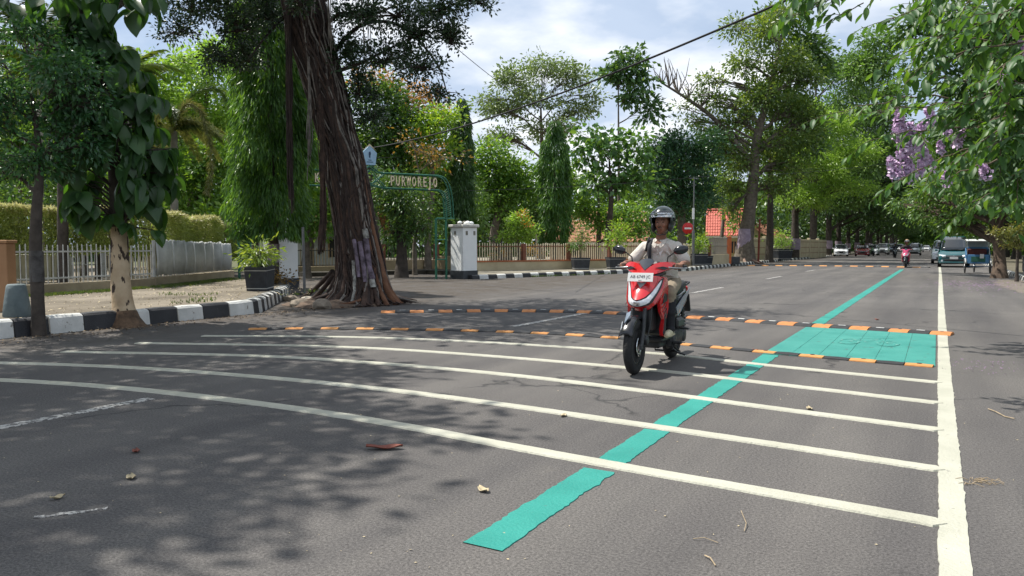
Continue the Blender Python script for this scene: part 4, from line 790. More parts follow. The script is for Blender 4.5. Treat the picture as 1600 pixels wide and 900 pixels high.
for k in range(215):
    h = R.random(); i = int((.32 + .62 * h) * (len(Pp) - 1)); c = Pp[i]; a = R.uniform(0, 2 * PI); rr = (.24 + .66 * math.sin(PI * min(1, h * 1.05 + .08)) ** .8) * R.uniform(.5, 1.1); q = c + Vector((rr * math.cos(a), rr * math.sin(a), R.uniform(-.15, .2) + .25)); tg.tube([c, c.lerp(q, .5) + Vector((0, 0, .10)), q], [.02, .012, .008], 5)
    for s in (-1, 0, 1):
        yw, pt, rl, sc_ = a + s * R.uniform(.8, 1.5), R.uniform(.5, 1.25), R.uniform(-.5, .5), R.uniform(.7, 1.1)
        if cnt < 255: put_big(q + b, yw, pt, rl, sc_); cnt += 1
        else: me_ = TKm[R.randrange(4)]; Mx = Matrix.Translation(q) @ Matrix.Rotation(yw, 4, 'Z') @ Matrix.Rotation(pt, 4, 'Y') @ Matrix.Rotation(rl, 4, 'X') @ Matrix.Scale(sc_, 4); LJ.add([Mx @ v.co for v in me_.vertices], [tuple(f_.vertices) for f_ in me_.polygons], 0, True)
for px, py, d in [(150, -8, 10.9), (170, 5, 11), (190, -5, 11.2), (212, 0, 11.3), (235, -12, 11.3), (205, 18, 11.1), (160, 20, 11.2), (100, -5, 11), (85, 10, 11.2), (60, -5, 11), (30, 8, 11.1), (20, -10, 11), (240, 10, 11.6), (128, -14, 11.4)]:
    q = at(px, py, d) - b
    for s in range(3): put_big(q + b, R.uniform(0, 6.3), R.uniform(.4, 1.2), R.uniform(-.5, .5), R.uniform(.8, 1.1))
    tg.tube([e + Vector((0, 0, .4)), e.lerp(q, .6) + Vector((0, 0, .3)), q], [.02, .012, .008], 5)
tg.build('twigs', BARKD, root, kind='stuff'); LJ.build('leaves', TK, root, kind='stuff')

# ------------------------------------------------------------------ C: the old banyan
base = Vector((-10.98, 12.75, 0)); root = empty('banyan_tree', base, 0, label='huge leaning banyan wrapped in aerial roots at the corner of the side street', cat='tree'); D0 = 16.45
cl = [(562, 480, 52), (566, 455, 44), (565, 430, 39), (559, 380, 34), (553, 340, 32), (542, 275, 33), (535, 235, 30), (524, 200, 30), (506, 130, 32), (487, 60, 33), (474, 0, 34), (462, -70, 35), (450, -150, 32)]
cw_ = [(at(x, y, D0) - base, r * .93 * D0 / F_PX) for x, y, r in cl]; cw_[0] = (Vector((cw_[0][0].x, cw_[0][0].y, 0)), cw_[0][1]); CP = smooth([c[0] for c in cw_], 5); CRr = []
for i in range(len(CP)):
    u = i / 5; k = min(int(u), len(cw_) - 2); CRr.append(cw_[k][1] + (cw_[k + 1][1] - cw_[k][1]) * (u - k))
BKB = mat('banyan_core_bark', (.018, .013, .012), .95, nz=(4, .4), col2=(.05, .034, .028), bump=(10, 1.0)); RG = mat('grey_root_bark', (.06, .052, .045), .9, nz=(7, .4), col2=(.24, .215, .19), bump=(20, .7)); RB = mat('brown_root_bark', (.018, .012, .010), .9, nz=(7, .4), col2=(.085, .050, .036), bump=(20, 1)); RR = mat('rusty_root_bark', (.09, .04, .022), .9, nz=(4, .4), col2=(.20, .10, .055), bump=(20, .7)); RP = mat('lilac_painted_root', (.03, .022, .024), .85, nz=(7, .5), col2=(.24, .19, .25), bump=(22, .9)); RW = mat('white_painted_root', (.05, .042, .036), .85, nz=(8, .5), col2=(.46, .46, .42), bump=(22, .9))
m = MB(); m.tube(CP, [r * (.88 + .12 * math.exp(-p.z / .4)) for p, r in zip(CP, CRr)], 26, 0, True, True, wob(2, .16, 2.0, .07, 6)); m.build('trunk', BKB, root)
def cpos(z):
    for i in range(1, len(CP)):
        if CP[i].z >= z: t = (z - CP[i - 1].z) / max(1e-6, CP[i].z - CP[i - 1].z); return CP[i - 1].lerp(CP[i], t), CRr[i - 1] + (CRr[i] - CRr[i - 1]) * t
    return CP[-1], CRr[-1]
tocam = (Vector((0, 0, 0)) - base).to_2d().normalized(); a_cam = math.atan2(tocam.y, tocam.x)
def root_strand(a0, z0, z1, r0, r1, wander, out_=1.0, flare=.0, n=6):
    pts = []; K = max(4, int((z0 - z1) / .28)); sd_ = R.uniform(0, 99); rr = []
    for k in range(K + 1):
        u = k / K; z = z0 + (z1 - z0) * u; c, r = cpos(z); a = a0 + wander * mnoise.noise(Vector((z * .55, sd_, 0))) + wander * .35 * mnoise.noise(Vector((z * 1.9, sd_, 5)))
        q = r * (out_ + .05 * mnoise.noise(Vector((z * 1.5, sd_, 9)))) + flare * math.exp(-z / .22) + .06 * r * math.exp(-z / .5); pts.append(c + Vector((q * math.cos(a), q * math.sin(a), 0))); rr.append((r0 + (r1 - r0) * u) * (1 + .25 * mnoise.noise(Vector((z * 3, sd_, 2)))))
    return pts, rr
parts = {'grey': MB(), 'brown': MB(), 'rust': MB(), 'lilac': MB(), 'white': MB(), 'black': MB()}
for k in range(300):
    a = R.uniform(0, 2 * PI); key = R.choice(['grey', 'brown', 'black', 'black', 'black'])
    z0 = R.choice([R.uniform(1.5, 9.5), R.uniform(5, 11), R.uniform(2.5, 7)]); z1 = max(0, R.choice([0, 0, z0 - R.uniform(1.2, 4)])); p_, r_ = root_strand(a, z0, z1, R.uniform(.007, .018), R.uniform(.010, .030), R.uniform(.5, 1.5), R.uniform(.95, 1.08), R.uniform(0, .14) if z1 <= 0 else 0); parts[key].tube(p_, r_, 6, 0, True, True, wob(k, .2, 3))
for k in range(26):          # thick buttress roots, rust coloured on the right flank
    a = R.uniform(0, 2 * PI); da = (a - a_cam + PI) % (2 * PI) - PI; key = 'rust' if .25 < da < 1.5 and R.random() < .75 else R.choice(['brown', 'black', 'grey', 'brown']); p_, r_ = root_strand(a, R.uniform(1.2, 4.5), 0, R.uniform(.015, .03), R.uniform(.03, .06), R.uniform(.2, .6), .97, R.uniform(.05, .28)); parts[key].tube(p_, r_, 8, 0, True, True, wob(k, .25, 3))
for a, z0, key, r0, r1 in ((a_cam + .62, 2.0, 'rust', .04, .10), (a_cam + .95, 2.8, 'rust', .05, .15), (a_cam + 1.2, 1.9, 'rust', .05, .12), (a_cam - .75, 3.2, 'brown', .07, .11), (a_cam + .1, 4.2, 'brown', .10, .10)):
    p_, r_ = root_strand(a, z0, 0, r0, r1, .15, .97, .24); parts[key].tube(p_, [q * .55 for q in r_], 9, 0, True, True, wob(a, .25, 3))
for a, z0, z1, key, rr0 in ((a_cam + .38, 1.62, 1.42, 'white', .06), (a_cam + .38, 1.42, .55, 'lilac', .062), (a_cam + .36, .55, .38, 'white', .06), (a_cam + .12, 1.35, .5, 'lilac', .05), (a_cam - .25, .95, .1, 'white', .035), (a_cam - .12, 1.4, .6, 'lilac', .04)):
    p_, r_ = root_strand(a, z0, z1, rr0, rr0 * 1.1, .12, 1.08, .05); parts[key].tube(p_, r_, 8, 0, True, True)
for k in range(90):          # surface roots that run out over the ground
    a = a_cam + R.uniform(-2.4, 2.4); r0 = R.uniform(.48, .72); L_ = R.uniform(.2, .75); pts = []
    for q in range(7): u = q / 6; aa = a + .5 * mnoise.noise(Vector((k, u * 2, 0))); pts.append(Vector(((r0 + L_ * u) * math.cos(aa), (r0 + L_ * u) * math.sin(aa), .13 * (1 - u) ** 2 + .07 * (1 - u) + .02 + .02 * mnoise.noise(Vector((k, u * 5, 1))))))
    parts[R.choice(['grey', 'brown', 'brown', 'black', 'black', 'rust'])].tube(pts, [.036 * (1 - .75 * q / 6) * R.uniform(.8, 1.2) for q in range(7)], 6, 0, True, True, wob(k, .25, 4))
for k in range(3):           # leaning prop roots on the left
    p0 = Vector(at(520 + 3 * k, 424 + 4 * k, D0) - base); p1 = Vector(gp(470 + 16 * k, 468 + 3 * k) - base); parts['black'].tube([p0, p0.lerp(p1, .5) + Vector((0, 0, -.04)), p1], [.06, .05, .06], 7, 0, True, True, wob(k, .2, 4))
for key, mt in (('grey', RG), ('brown', RB), ('rust', RR), ('lilac', RP), ('white', RW), ('black', BKB)):
    o = parts[key].build('aerial_roots', mt, root, kind='stuff')
    if key == 'rust': o['label'] = 'rust coloured buttress roots on the flank'
    if key == 'lilac': o['label'] = 'roots painted faded lilac'
def bundle(path, r, nst, mt, name='hanging_root_bundle'):
    m = MB(); P = smooth(path, 5)
    for k in range(nst):
        sd_ = R.uniform(0, 99); a = R.uniform(0, 6.3); q = R.uniform(.1, 1) ** .5; m.tube([p + Vector((r * q * math.cos(a) + .06 * mnoise.noise(Vector((p.z, sd_, 0))), r * q * math.sin(a) + .06 * mnoise.noise(Vector((p.z, sd_, 3))), R.uniform(-.05, .05))) for p in P[:max(4, int(len(P) * R.uniform(.7, 1)))]], [R.uniform(.005, .013)] * max(4, len(P)), 5, 0, True, True)
    return m.build(name, mt, root)
bundle([at(447, -120, 16) - base, at(450, 0, 16) - base, at(452, 120, 16) - base, at(453, 250, 16) - base, at(457, 350, 16) - base], .055, 46, BKB)
bundle([at(500, 150, 16.0) - base, at(503, 240, 15.7) - base, at(505, 320, 15.7) - base, at(503, 385, 15.7) - base, at(500, 398, 15.7) - base], .055, 34, RB)
bundle([at(482, 90, 15.9) - base, at(484, 200, 15.8) - base, at(480, 300, 15.8) - base], .02, 8, RG)
for px in (520, 516, 568, 577, 640): bundle([at(px - 3, -10, 16) - base, at(px, 60, 16) - base, at(px + 2, R.uniform(80, 130), 16) - base], .02, 4, RG, 'hanging_root')
# limbs and crown
lm = MB()
limbs = [[(492, 60), (530, 22), (570, 26), (610, 12), (660, -10)], [(500, 110), (560, 42), (625, 40), (680, 95), (700, 150)], [(480, 20), (560, -30), (680, -40), (760, 10)], [(470, -20), (400, -50), (340, 0), (290, 30)], [(475, 0), (430, 40), (390, 90)], [(498, 120), (560, 100), (600, 80), (640, 60)], [(455, -140), (600, -190), (700, -200)], [(455, -140), (300, -200), (150, -190)]]
for l in limbs:
    P = smooth([at(x, y, D0 + R.uniform(-.5, .3) * i) - base for i, (x, y) in enumerate(l)], 5); lm.tube(P, [.055 * (1 - .8 * k / (len(P) - 1)) for k in range(len(P))], 7, 0, True, True, wob(1, .15))
P = smooth([Vector(p) - base for p in ((-13.5, 10.2, 8.5), (-12, 10.0, 9.2), (-10, 9.6, 9.6), (-8.6, 9.2, 9.6))], 5); lm.tube(P, [.16 * (1 - .8 * k / (len(P) - 1)) for k in range(len(P))], 7, 0)
bl = pxblobs(16.2, [(560, 30, 55, 40), (620, 25, 65, 40, -.5), (690, 20, 55, 32, -1), (740, 5, 35, 18, -1), (600, 100, 60, 35, -.2), (660, 110, 50, 35, -.8), (690, 150, 28, 18, -.8), (560, 150, 30, 45, .3), (575, 190, 30, 30, .4), (300, 20, 60, 30, -.5), (370, 50, 45, 40, -.3), (340, 95, 45, 26, 0), (410, 30, 40, 60, .4), (385, 95, 34, 30, .2), (280, 55, 40, 24, 0), (320, 0, 60, 24, -.4), (470, 10, 30, 20, -.9), (540, 90, 35, 40, .2), (655, 60, 45, 30, -.5), (705, 70, 30, 35, -.9)])
bl = [(c - base, r) for c, r in bl]
stf = style(GFi, .080, .5, 2.0, k=10, cs=1.7, droop=.15, lump=.36, ns=14)
P, D, Cs = crown_points(bl, stf)
for (c, r), C in zip(bl, Cs):
    a = c + Vector((-.3, 0, .25))
    for q in G.permutation(len(C))[:26]: e_ = Vector(C[q]); lm.tube([c, c.lerp(e_, .5) + Vector((0, 0, .04)), e_], [.018, .010, .004], 4, 0, False)
o = leaf_cloud('crown', P, D, .080, .5, GFi, root); o['kind'] = 'stuff'
ov = [((-12.8, 11.6, 9.0), (3.0, 2.4, 1.6)), ((-10.8, 10.3, 9.4), (2.2, 1.7, 1.3)), ((-12.2, 9.3, 8.9), (2.4, 1.6, 1.2)), ((-14.6, 10.6, 8.9), (2.4, 2.0, 1.4)), ((-10.5, 12.3, 9.6), (2.2, 1.8, 1.3)), ((-13.0, 13.5, 9.8), (2.4, 1.8, 1.5)), ((-8.8, 11.0, 8.6), (1.5, 1.3, 1.0)), ((-8.8, 13.6, 8.8), (1.6, 1.1, .9)), ((-10.2, 8.4, 9.0), (1.7, 1.2, .9)), ((-13.5, 7.2, 8.8), (1.7, 1.3, .9))]
ov = [(Vector(c) - base, r) for c, r in ov]; P, D, Cs = crown_points(ov, style(GFi, .17, .5, 1.5, k=10, cs=2.4, ns=10)); o = leaf_cloud('upper_crown', P, D, .17, .5, GFi, root); o['kind'] = 'stuff'
top = CP[-1]
for c, r in ov: lm.tube(smooth([top, top.lerp(c, .5) + Vector((0, 0, .3)), c], 4), [.14 * (1 - .8 * k / 8) for k in range(9)], 6, 0)
lm.build('limbs', BKB, root)

# ------------------------------------------------------------------ drooping columnar trees
def column_tree(px, d, ytop, ybot, rpx, label, n=15000, Lf=.16, mt=GPo, base_z=0.0, trunk_r=.10, bark=None, band=False, gaps=.5, topr=.25, w=.17):
    k = d / F_PX; zt = at(px, ytop, d).z; zb = at(px, ybot, d).z; b = at(px, 400, d); b.z = base_z; root = empty('drooping_column_tree', b, 0, label=label, cat='tree', group='slender trees with drooping foliage')
    H_ = zt - zb; u = G.random(n) ** .9; rr = rpx * k * np.minimum(1, topr + (1 - topr) * np.minimum(1, u * 3.2)) * (1 - .18 * np.clip((u - .8) * 5, 0, 1)); a = G.random(n) * 2 * PI
    ns = 60; sa = G.random(ns) * 2 * PI; sz = G.random(ns); pick = G.integers(0, ns, n); q = G.random(n) < gaps; a = np.where(q, sa[pick] + G.normal(size=n) * .28, a); u = np.where(q, np.clip(sz[pick] + np.abs(G.normal(size=n)) * .07, 0, 1), u); rr = rpx * k * np.minimum(1, topr + (1 - topr) * np.minimum(1, u * 3.2))
    rad = rr * (.50 + .52 * G.random(n) ** .6) * (1 + .15 * np.sin(3 * a + 9 * u) + .10 * np.sin(7 * a - 17 * u + 2) + .08 * np.sin(37 * u)); P = np.stack([rad * np.cos(a), rad * np.sin(a), zt - base_z - u * H_], 1); D = np.stack([.45 * np.cos(a), .45 * np.sin(a), -1.0 + 0 * a], 1) + G.normal(size=(n, 3)) * .22
    o = leaf_cloud('crown', P, D, Lf, w, mt, root, fold=.4); o['kind'] = 'stuff'; NLEAF[0] += n
    m = MB(); m.tube([(0, 0, 0), (.03, 0, (zb - base_z) * .6), (0, .02, (zt - base_z) * .6), (0, 0, zt - base_z - .1)], [trunk_r * 1.2, trunk_r, trunk_r * .7, .02], 9, 0, True, True, wob(px, .12)); tr_ = m.build('trunk', bark or BARKD, root)
    if band: m = MB(); m.tube([(0.01, 0, .62), (.02, 0, 1.12)], trunk_r * 1.22, 10); m.build('painted_band', LAV, tr_)
    return root
r = column_tree(427, 20.6, -60, 366, 55, 'broad drooping column tree in front of the near gate pillar', 30000, .21, base_z=.2, trunk_r=.13, band=True, topr=.55)
column_tree(398, 22.5, -80, 330, 34, 'slimmer drooping tree just left of the broad one at the gate', 12000, .19, base_z=.2)
column_tree(722, 37, 152, 345, 17, 'thin drooping column tree rising beside the bright green tree', 9000, .26, leafmat('leaf_drooping_light', (.06, .135, .04), (.10, .20, .05), tr=.33))
column_tree(866, 43, 188, 374, 23, 'tapering drooping column tree behind the cream fence', 14000, .28, topr=.25, bark=BARK)
# shrub at the foot of the near gate tree
c = at(424, 437, 20.2); tree('ground_shrub', (c.x, c.y, .2), [(c.x, c.y, .2), (c.x, c.y, .45), (c.x + .1, c.y, .7)], [.03, .02, .01], [((c.x, c.y, .45), (.35, .35, .28)), ((c.x + .25, c.y + .2, .35), (.3, .3, .2))], style(GBm, .08, .5, 1.4, k=8), 'brownish tangled shrub at the foot of the gate tree', 'shrub', twigs=20, bark=BARKD)

# ------------------------------------------------------------------ palms
PF = leafmat('palm_leaflet', (.05, .10, .025), (.12, .17, .04), tr=.35); PY = leafmat('palm_leaflet_yellow', (.16, .19, .05), (.30, .29, .12), tr=.35, tcol=(1.6, 1.5, .9)); PTK = mat('ringed_palm_trunk', (.17, .155, .13), .9, nz=(3, .3), col2=(.28, .26, .22), bump=(9, .5))
def frond(L_, droop, nl, ll, m, bushy=0.0, name='frond'):
    pts = []; 
    for k in range(11): u = k / 10; pts.append(Vector((L_ * (u - .18 * droop * u * u) * math.cos(.2 * droop), 0, L_ * (.35 * u - droop * .8 * u * u))))
    P = []; D = []
    for k in range(nl):
        u = .10 + .9 * k / nl; i = min(9, int(u * 10)); p = pts[i].lerp(pts[i + 1], u * 10 - i); t = (pts[i + 1] - pts[i]).normalized()
        for s in (-1, 1):
            a = R.uniform(-1, 1) * (1.5 if bushy else .25); d = t * .55 + Vector((0, s * math.cos(a), math.sin(a) * .8 - .15 - .25 * droop)); P.append(p); D.append(d)
            if bushy: a = R.uniform(-1.5, 1.5); P.append(p); D.append(t * .5 + Vector((0, -s * math.cos(a), math.sin(a))))
    P = np.array(P); D = np.array(D); n = len(P); D = nrm(D); S = nrm(np.cross(D, G.normal(size=(n, 3)))); l = ll * (.75 + .5 * G.random((n, 1))) * np.sin(np.linspace(.35, 2.9, n))[:, None] ** .5; w = ll * .035
    V = np.empty((n, 4, 3)); V[:, 0] = P; V[:, 1] = P + D * l * .5 + S * w; V[:, 2] = P + D * l + np.array([0, 0, -1]) * l * .22; V[:, 3] = P + D * l * .5 - S * w
    b = MB(); b.tube(pts, [.022 * (1 - .8 * k / 10) for k in range(11)], 5)
    for i in range(n): b.add(V[i], [(0, 1, 2), (0, 2, 3)])
    return b.mesh(name, m)
def palm(px, d, ybase_z, ytop, r, label, fr, nfr, lo=.0, hi=1.0, lean=0, tm=None):
    b = at(px, 400, d); b.z = ybase_z; top = at(px + lean, ytop, d) - b; root = empty('palm_tree', b, 0, label=label, cat='palm tree'); m = MB(); K = 16; m.tube([top * (k / K) for k in range(K + 1)], [r * (1.25 - .35 * k / K) * (1 + .03 * (k % 2)) for k in range(K + 1)], 12, 0); m.build('trunk', tm or PTK, root)
    for k in range(nfr): inst('frond', fr[k % len(fr)], root, top, (R.uniform(-.3, .3), -R.uniform(lo, hi), 2.4 * k + R.uniform(-.2, .2)))
    return root
fA = [frond(2.3, .9, 60, .55, PF), frond(2.1, 1.3, 60, .55, PF), frond(2.2, .6, 60, .5, PF)]; fB = [frond(2.2, 1.5, 130, .30, PY, 1.0), frond(2.0, 1.9, 130, .30, PY, 1.0), frond(2.1, 1.1, 120, .32, PF, 1.0)]
palm(272, 28.5, 0, 205, .13, 'foxtail palm with grey ringed trunk and hanging yellow fronds', fB, 13, -.2, .9)
palm(97, 21.0, .1, 120, .12, 'palm with thick dark trunk behind the hedge at far left', fA, 14, -.1, .8, tm=BARKD)
palm(200, 31, 0, 120, .13, 'palm with feathery dark fronds above the large leaved tree', fA, 13, -.1, .9)
palm(60, 26, 0, 60, .13, 'tall palm whose fronds show against the sky at far left', fA, 13, .2, 1.0)
def brush_frond(path, n, ll, m, parent, B):
    P = smooth([p - B for p in path], 6); S = poly_len(P); b_ = MB(); b_.tube(P, [.03 * (1 - .8 * k / (len(P) - 1)) for k in range(len(P))], 6)
    for k in range(n):
        d = S[-1] * (.08 + .92 * R.random()); p, t = poly_at(P, S, d); q = Vector((R.gauss(0, 1), R.gauss(0, 1), R.gauss(0, 1))); q = (q - t * q.dot(t)).normalized(); dv = (t * .75 + q * .75).normalized(); l = ll * R.uniform(.6, 1.1) * (1 if d < S[-1] * .8 else .75); s_ = dv.cross(t).normalized() * .011
        b_.add([p, p + dv * l * .5 + s_, p + dv * l + Vector((0, 0, -.1 * l)), p + dv * l * .5 - s_], [(0, 1, 2), (0, 2, 3)])
    return b_.build('frond', m, parent)
PB_ = leafmat('palm_brush', (.13, .15, .045), (.30, .27, .11), tr=.3, tcol=(1.5, 1.4, .9))
fp_ = [o for o in bpy.data.objects if o.get('label', '').startswith('foxtail palm')][0]; FB_ = fp_.location.copy()
brush_frond([at(272, 205, 28.5), at(288, 165, 28), at(312, 172, 27.6), at(326, 215, 27.3), at(330, 262, 27.2), at(324, 302, 27.2)], 900, .34, PB_, fp_, FB_)
brush_frond([at(272, 205, 28.5), at(300, 150, 28.6), at(340, 140, 28.8), at(362, 175, 29)], 700, .36, PF, fp_, FB_)
brush_frond([at(272, 205, 28.5), at(258, 175, 28), at(238, 200, 27.8), at(232, 270, 27.6), at(236, 320, 27.6)], 800, .32, PB_, fp_, FB_)
# ------------------------------------------------------------------ clipped bamboo hedge behind the picket fence
HA, HB, HC = at(-330, 400, 19.5).to_2d(), at(235, 400, 22.5).to_2d(), at(355, 400, 27.5).to_2d(); hd = empty('bamboo_hedge', (0, 0, 0), label='clipped bamboo hedge with sunlit golden top behind the picket fence', cat='hedge')
P = []; D = []; P2 = []; D2 = []; stm = MB()
for (A, B, n, za, zb) in ((HA, HB, 48000, 2.46, 2.28), (HB, HC, 20000, 2.28, 2.05)):
    t = (B - A).normalized(); nn = Vector((t.y, -t.x)); Lh = (B - A).length
    for k in range(n):
        u = R.random(); lump = .26 * mnoise.noise(Vector((u * Lh * .9, n * .01, 0))); v = R.uniform(-.55, .55); zt = za + (zb - za) * u + lump * .7 + .06 * mnoise.noise(Vector((u * Lh * 5, v * 4, 1))); s = R.random()
        if s >= .42 and mnoise.noise(Vector((u * Lh * 2.6, n, 0))) + .5 * mnoise.noise(Vector((u * Lh * 7, n, 2))) > .12 and R.random() < .75: continue
        if s < .42: z = zt - abs(R.gauss(0, .09)); w_ = v + lump
        else: z = zt - R.random() ** .85 * 1.25; w_ = (.55 - abs(R.gauss(0, .1))) * (1 if R.random() < .75 else -1) + lump
        p = A + t * (u * Lh) + nn * w_; d_ = (R.gauss(0, .5) + nn.x * .5, R.gauss(0, .5) + nn.y * .5, R.gauss(-.55, .45))
        if s < .42 and R.random() < .8: P2.append((p.x, p.y, z)); D2.append((d_[0], d_[1], abs(d_[2]) * .6 - .1))
        else: P.append((p.x, p.y, z)); D.append(d_)
    for k in range(int(Lh * 7)): p = A + t * (R.random() * Lh) + nn * R.uniform(-.3, .3); stm.tube([(p.x, p.y, .1), (p.x + R.uniform(-.08, .08), p.y, 1.7)], R.uniform(.01, .022), 5)
o = leaf_cloud('foliage', np.array(P), np.array(D), .13, .22, GBam, hd); o['kind'] = 'stuff'; o = leaf_cloud('golden_lit_top', np.array(P2), np.array(D2), .12, .24, GGo, hd); o['kind'] = 'stuff'; stm.build('stems', mat('bamboo_stem', (.12, .10, .04), .7, nz=(3, .4), col2=(.25, .22, .09)), hd, kind='stuff')  # golden top leaves: light from above is put into their paler colour
NLEAF[0] += 50000
m = MB(); A, B = at(60, 400, 24).to_2d(), at(300, 400, 30).to_2d()
for k, (px, d) in enumerate(((-10, 24), (38, 25), (92, 23.6), (130, 26), (152, 23.8), (176, 26.5))): p = at(px, 400, d); tree('yard_tree', (p.x, p.y, 0), [(p.x, p.y, 0), (p.x + .05, p.y, .9), (p.x, p.y, 2.0)], [.10, .09, .07], [((p.x, p.y, 2.6), (.6, .6, .7))], style(GD, .14, .5, 2.0), 'dark stem of a small yard tree behind the pickets', 'tree', 'small trees in the yard behind the hedge', BARKD, twigs=4)

# ------------------------------------------------------------------ trees behind: one row of the table is one tree
SD = style(GD, .24, .5, 3.4, k=12, cs=2.2, ns=16); SM = style(GM_, .24, .5, 3.1, k=12, cs=2.2, ns=16); SL_ = style(GLm, .22, .5, 3.1, k=12, cs=2.2, ns=16); SY_ = style(GYm, .22, .5, 2.9, k=12, cs=2.2, ns=16); SO = style(GOl, .22, .5, 2.8, k=12, cs=2.3, ns=16); SR_ = style(GBm, .20, .5, 1.8, k=12, cs=2.4, ns=16); SB = style(GBl, .24, .45, 3.4, k=12, cs=2.2, ns=16)
def btree(px, d, tr, blobs, st, label, z=0.0, name='tree', ytop=None, bark=None, twigs=12, lean=0, group=None, cat='tree', band=None):
    b = at(px, 400, d); b.z = z; bb = pxblobs(d, blobs); yt = min(x[1] for x in blobs) if ytop is None else ytop; top = at(px + lean, yt, d); P = [b, b.lerp(top, .3) + Vector((R.uniform(-.1, .1), R.uniform(-.1, .1), 0)), b.lerp(top, .6) + Vector((R.uniform(-.3, .3), R.uniform(-.3, .3), 0)), top]
    return tree(name, b, P, [tr, tr * .85, tr * .6, tr * .2], bb, st, label, cat, group, bark, twigs, band, flare=1.35)
btree(25, 33, .2, [(20, 250, 90, 80), (-40, 180, 90, 90), (70, 180, 70, 70, 2), (30, 120, 80, 40, 3), (90, 290, 60, 50)], SM, 'leafy tree closing the yard at far left')
btree(165, 36, .2, [(160, 250, 80, 70), (210, 200, 70, 50, 2), (130, 170, 70, 50)], SD, 'dark tree behind the large leaved tree')
btree(235, 34, .15, [(235, 140, 45, 40), (275, 110, 35, 30), (210, 105, 35, 25), (250, 175, 40, 35)], SY_, 'yellow green tree between the palms')
btree(330, 38, .2, [(330, 125, 50, 50), (300, 180, 45, 45), (350, 210, 40, 50), (340, 85, 35, 25)], SY_, 'yellow leaved tree left of the drooping column tree', z=0)
btree(318, 33, .2, [(320, 300, 55, 45), (275, 290, 45, 45), (345, 255, 40, 45), (360, 330, 35, 40), (300, 345, 55, 30)], SM, 'mid green bushy tree beside the foxtail palm trunk')
btree(300, 46, .3, [(290, 220, 90, 60), (380, 180, 70, 60), (220, 240, 80, 60)], SD, 'tall dark tree far behind the palms')
btree(345, 29, .12, [(345, 355, 30, 26), (375, 350, 22, 30), (320, 350, 28, 24)], SM, 'low bush over the end of the hedge', name='bush', cat='bush', twigs=6)
btree(480, 30, .14, [(480, 330, 40, 45), (450, 300, 45, 50), (510, 350, 40, 40), (470, 240, 40, 60)], SM, 'bright undergrowth tree behind the hanging roots')
btree(480, 40, .3, [(480, 200, 70, 80), (430, 260, 60, 60), (530, 260, 60, 60), (470, 120, 60, 50), (520, 340, 60, 40)], SO, 'olive tree filling the gap behind the banyan')
btree(520, 52, .3, [(520, 330, 90, 50), (600, 330, 80, 50), (450, 340, 70, 50), (680, 330, 60, 50)], SD, 'dark tree at the end of the side street')
btree(627, 30.5, .24, [(640, 330, 48, 42), (600, 320, 40, 40), (660, 360, 42, 30), (625, 290, 45, 26), (610, 365, 28, 26)], style(GD, .20, .34, 1.9, k=12, cs=2.4, droop=.7), 'dark drooping tree just behind the gate arch', bark=BARKD)
btree(585, 36, .2, [(590, 170, 45, 42), (620, 200, 45, 42), (580, 230, 42, 42), (610, 250, 50, 40)], SD, 'dark green tree right of the banyan trunk')
btree(625, 39, .2, [(610, 135, 40, 24), (655, 150, 45, 26), (690, 180, 28, 24), (580, 130, 28, 20), (640, 175, 36, 20)], style(leafmat('leaf_flush_orange', (.25, .15, .05), (.36, .22, .09), tr=.35), .20, .5, 1.4, k=10, cs=2.4, ns=16), 'tree with a flush of orange brown young leaves')
btree(668, 36, .18, [(668, 205, 34, 36), (695, 190, 28, 26), (650, 240, 34, 34), (688, 245, 30, 34)], SL_, 'bright light green tree behind the arch')
btree(700, 38, .2, [(700, 290, 38, 36), (725, 310, 34, 40), (660, 280, 44, 32), (735, 345, 24, 30), (700, 350, 40, 30)], SO, 'olive tree behind the arch lettering')
btree(648, 33, .1, [(650, 235, 50, 26), (690, 250, 40, 24)], style(GBm, .18, .4, .5, k=7, cs=3), 'half bare twiggy tree above the arch', twigs=60)
btree(772, 45, .3, [(770, 250, 40, 32), (800, 270, 34, 34), (760, 300, 36, 40), (820, 290, 26, 36), (790, 330, 50, 40), (745, 270, 22, 30)], SM, 'dense dark tree behind the cream fence near the pillar')
btree(792, 47, .3, [(780, 350, 55, 30), (740, 350, 30, 35), (850, 340, 50, 40)], SD, 'shadowed tree low behind the orange tipped bush')
btree(785, 36.5, .12, [(770, 390, 14, 10), (755, 372, 12, 14)], style(GD, .16, .5, 1.2), 'crooked small tree leaning behind the pickets', z=.1, bark=BARKD)
btree(845, 66, .40, [(800, 130, 48, 30), (850, 108, 50, 26), (895, 130, 40, 28), (780, 175, 42, 22), (830, 165, 52, 26), (900, 180, 38, 26), (760, 160, 22, 16), (925, 150, 18, 16), (860, 205, 60, 22), (790, 215, 40, 18)], style(GAir, .30, .5, 2.2, k=12, cs=2.3, ns=22, lump=.27), 'wide airy tree with olive crown open to the sky', twigs=40, ytop=170, bark=BARK)
cb_ = btree(810, 37.3, .1, [(808, 358, 26, 22), (795, 372, 20, 14), (826, 370, 18, 16), (812, 340, 16, 10)], style(GYm, .13, .5, 2.6, k=10, cs=2), 'round yellow green bush with orange tips behind the cream fence', z=.1, name='bush', cat='bush', twigs=6)
P, D, _ = crown_points([(at(812, 336, 37.2) - at(810, 400, 37.3) + Vector((0, 0, at(810, 400, 37.3).z - .1)), (.28, .28, .18)), (at(824, 350, 37.0) - at(810, 400, 37.3) + Vector((0, 0, at(810, 400, 37.3).z - .1)), (.2, .2, .22))], style(GOR, .12, .5, 1.5, k=8, cs=2)); o = leaf_cloud('orange_tips', P, D, .12, .5, GOR, cb_); o['kind'] = 'stuff'
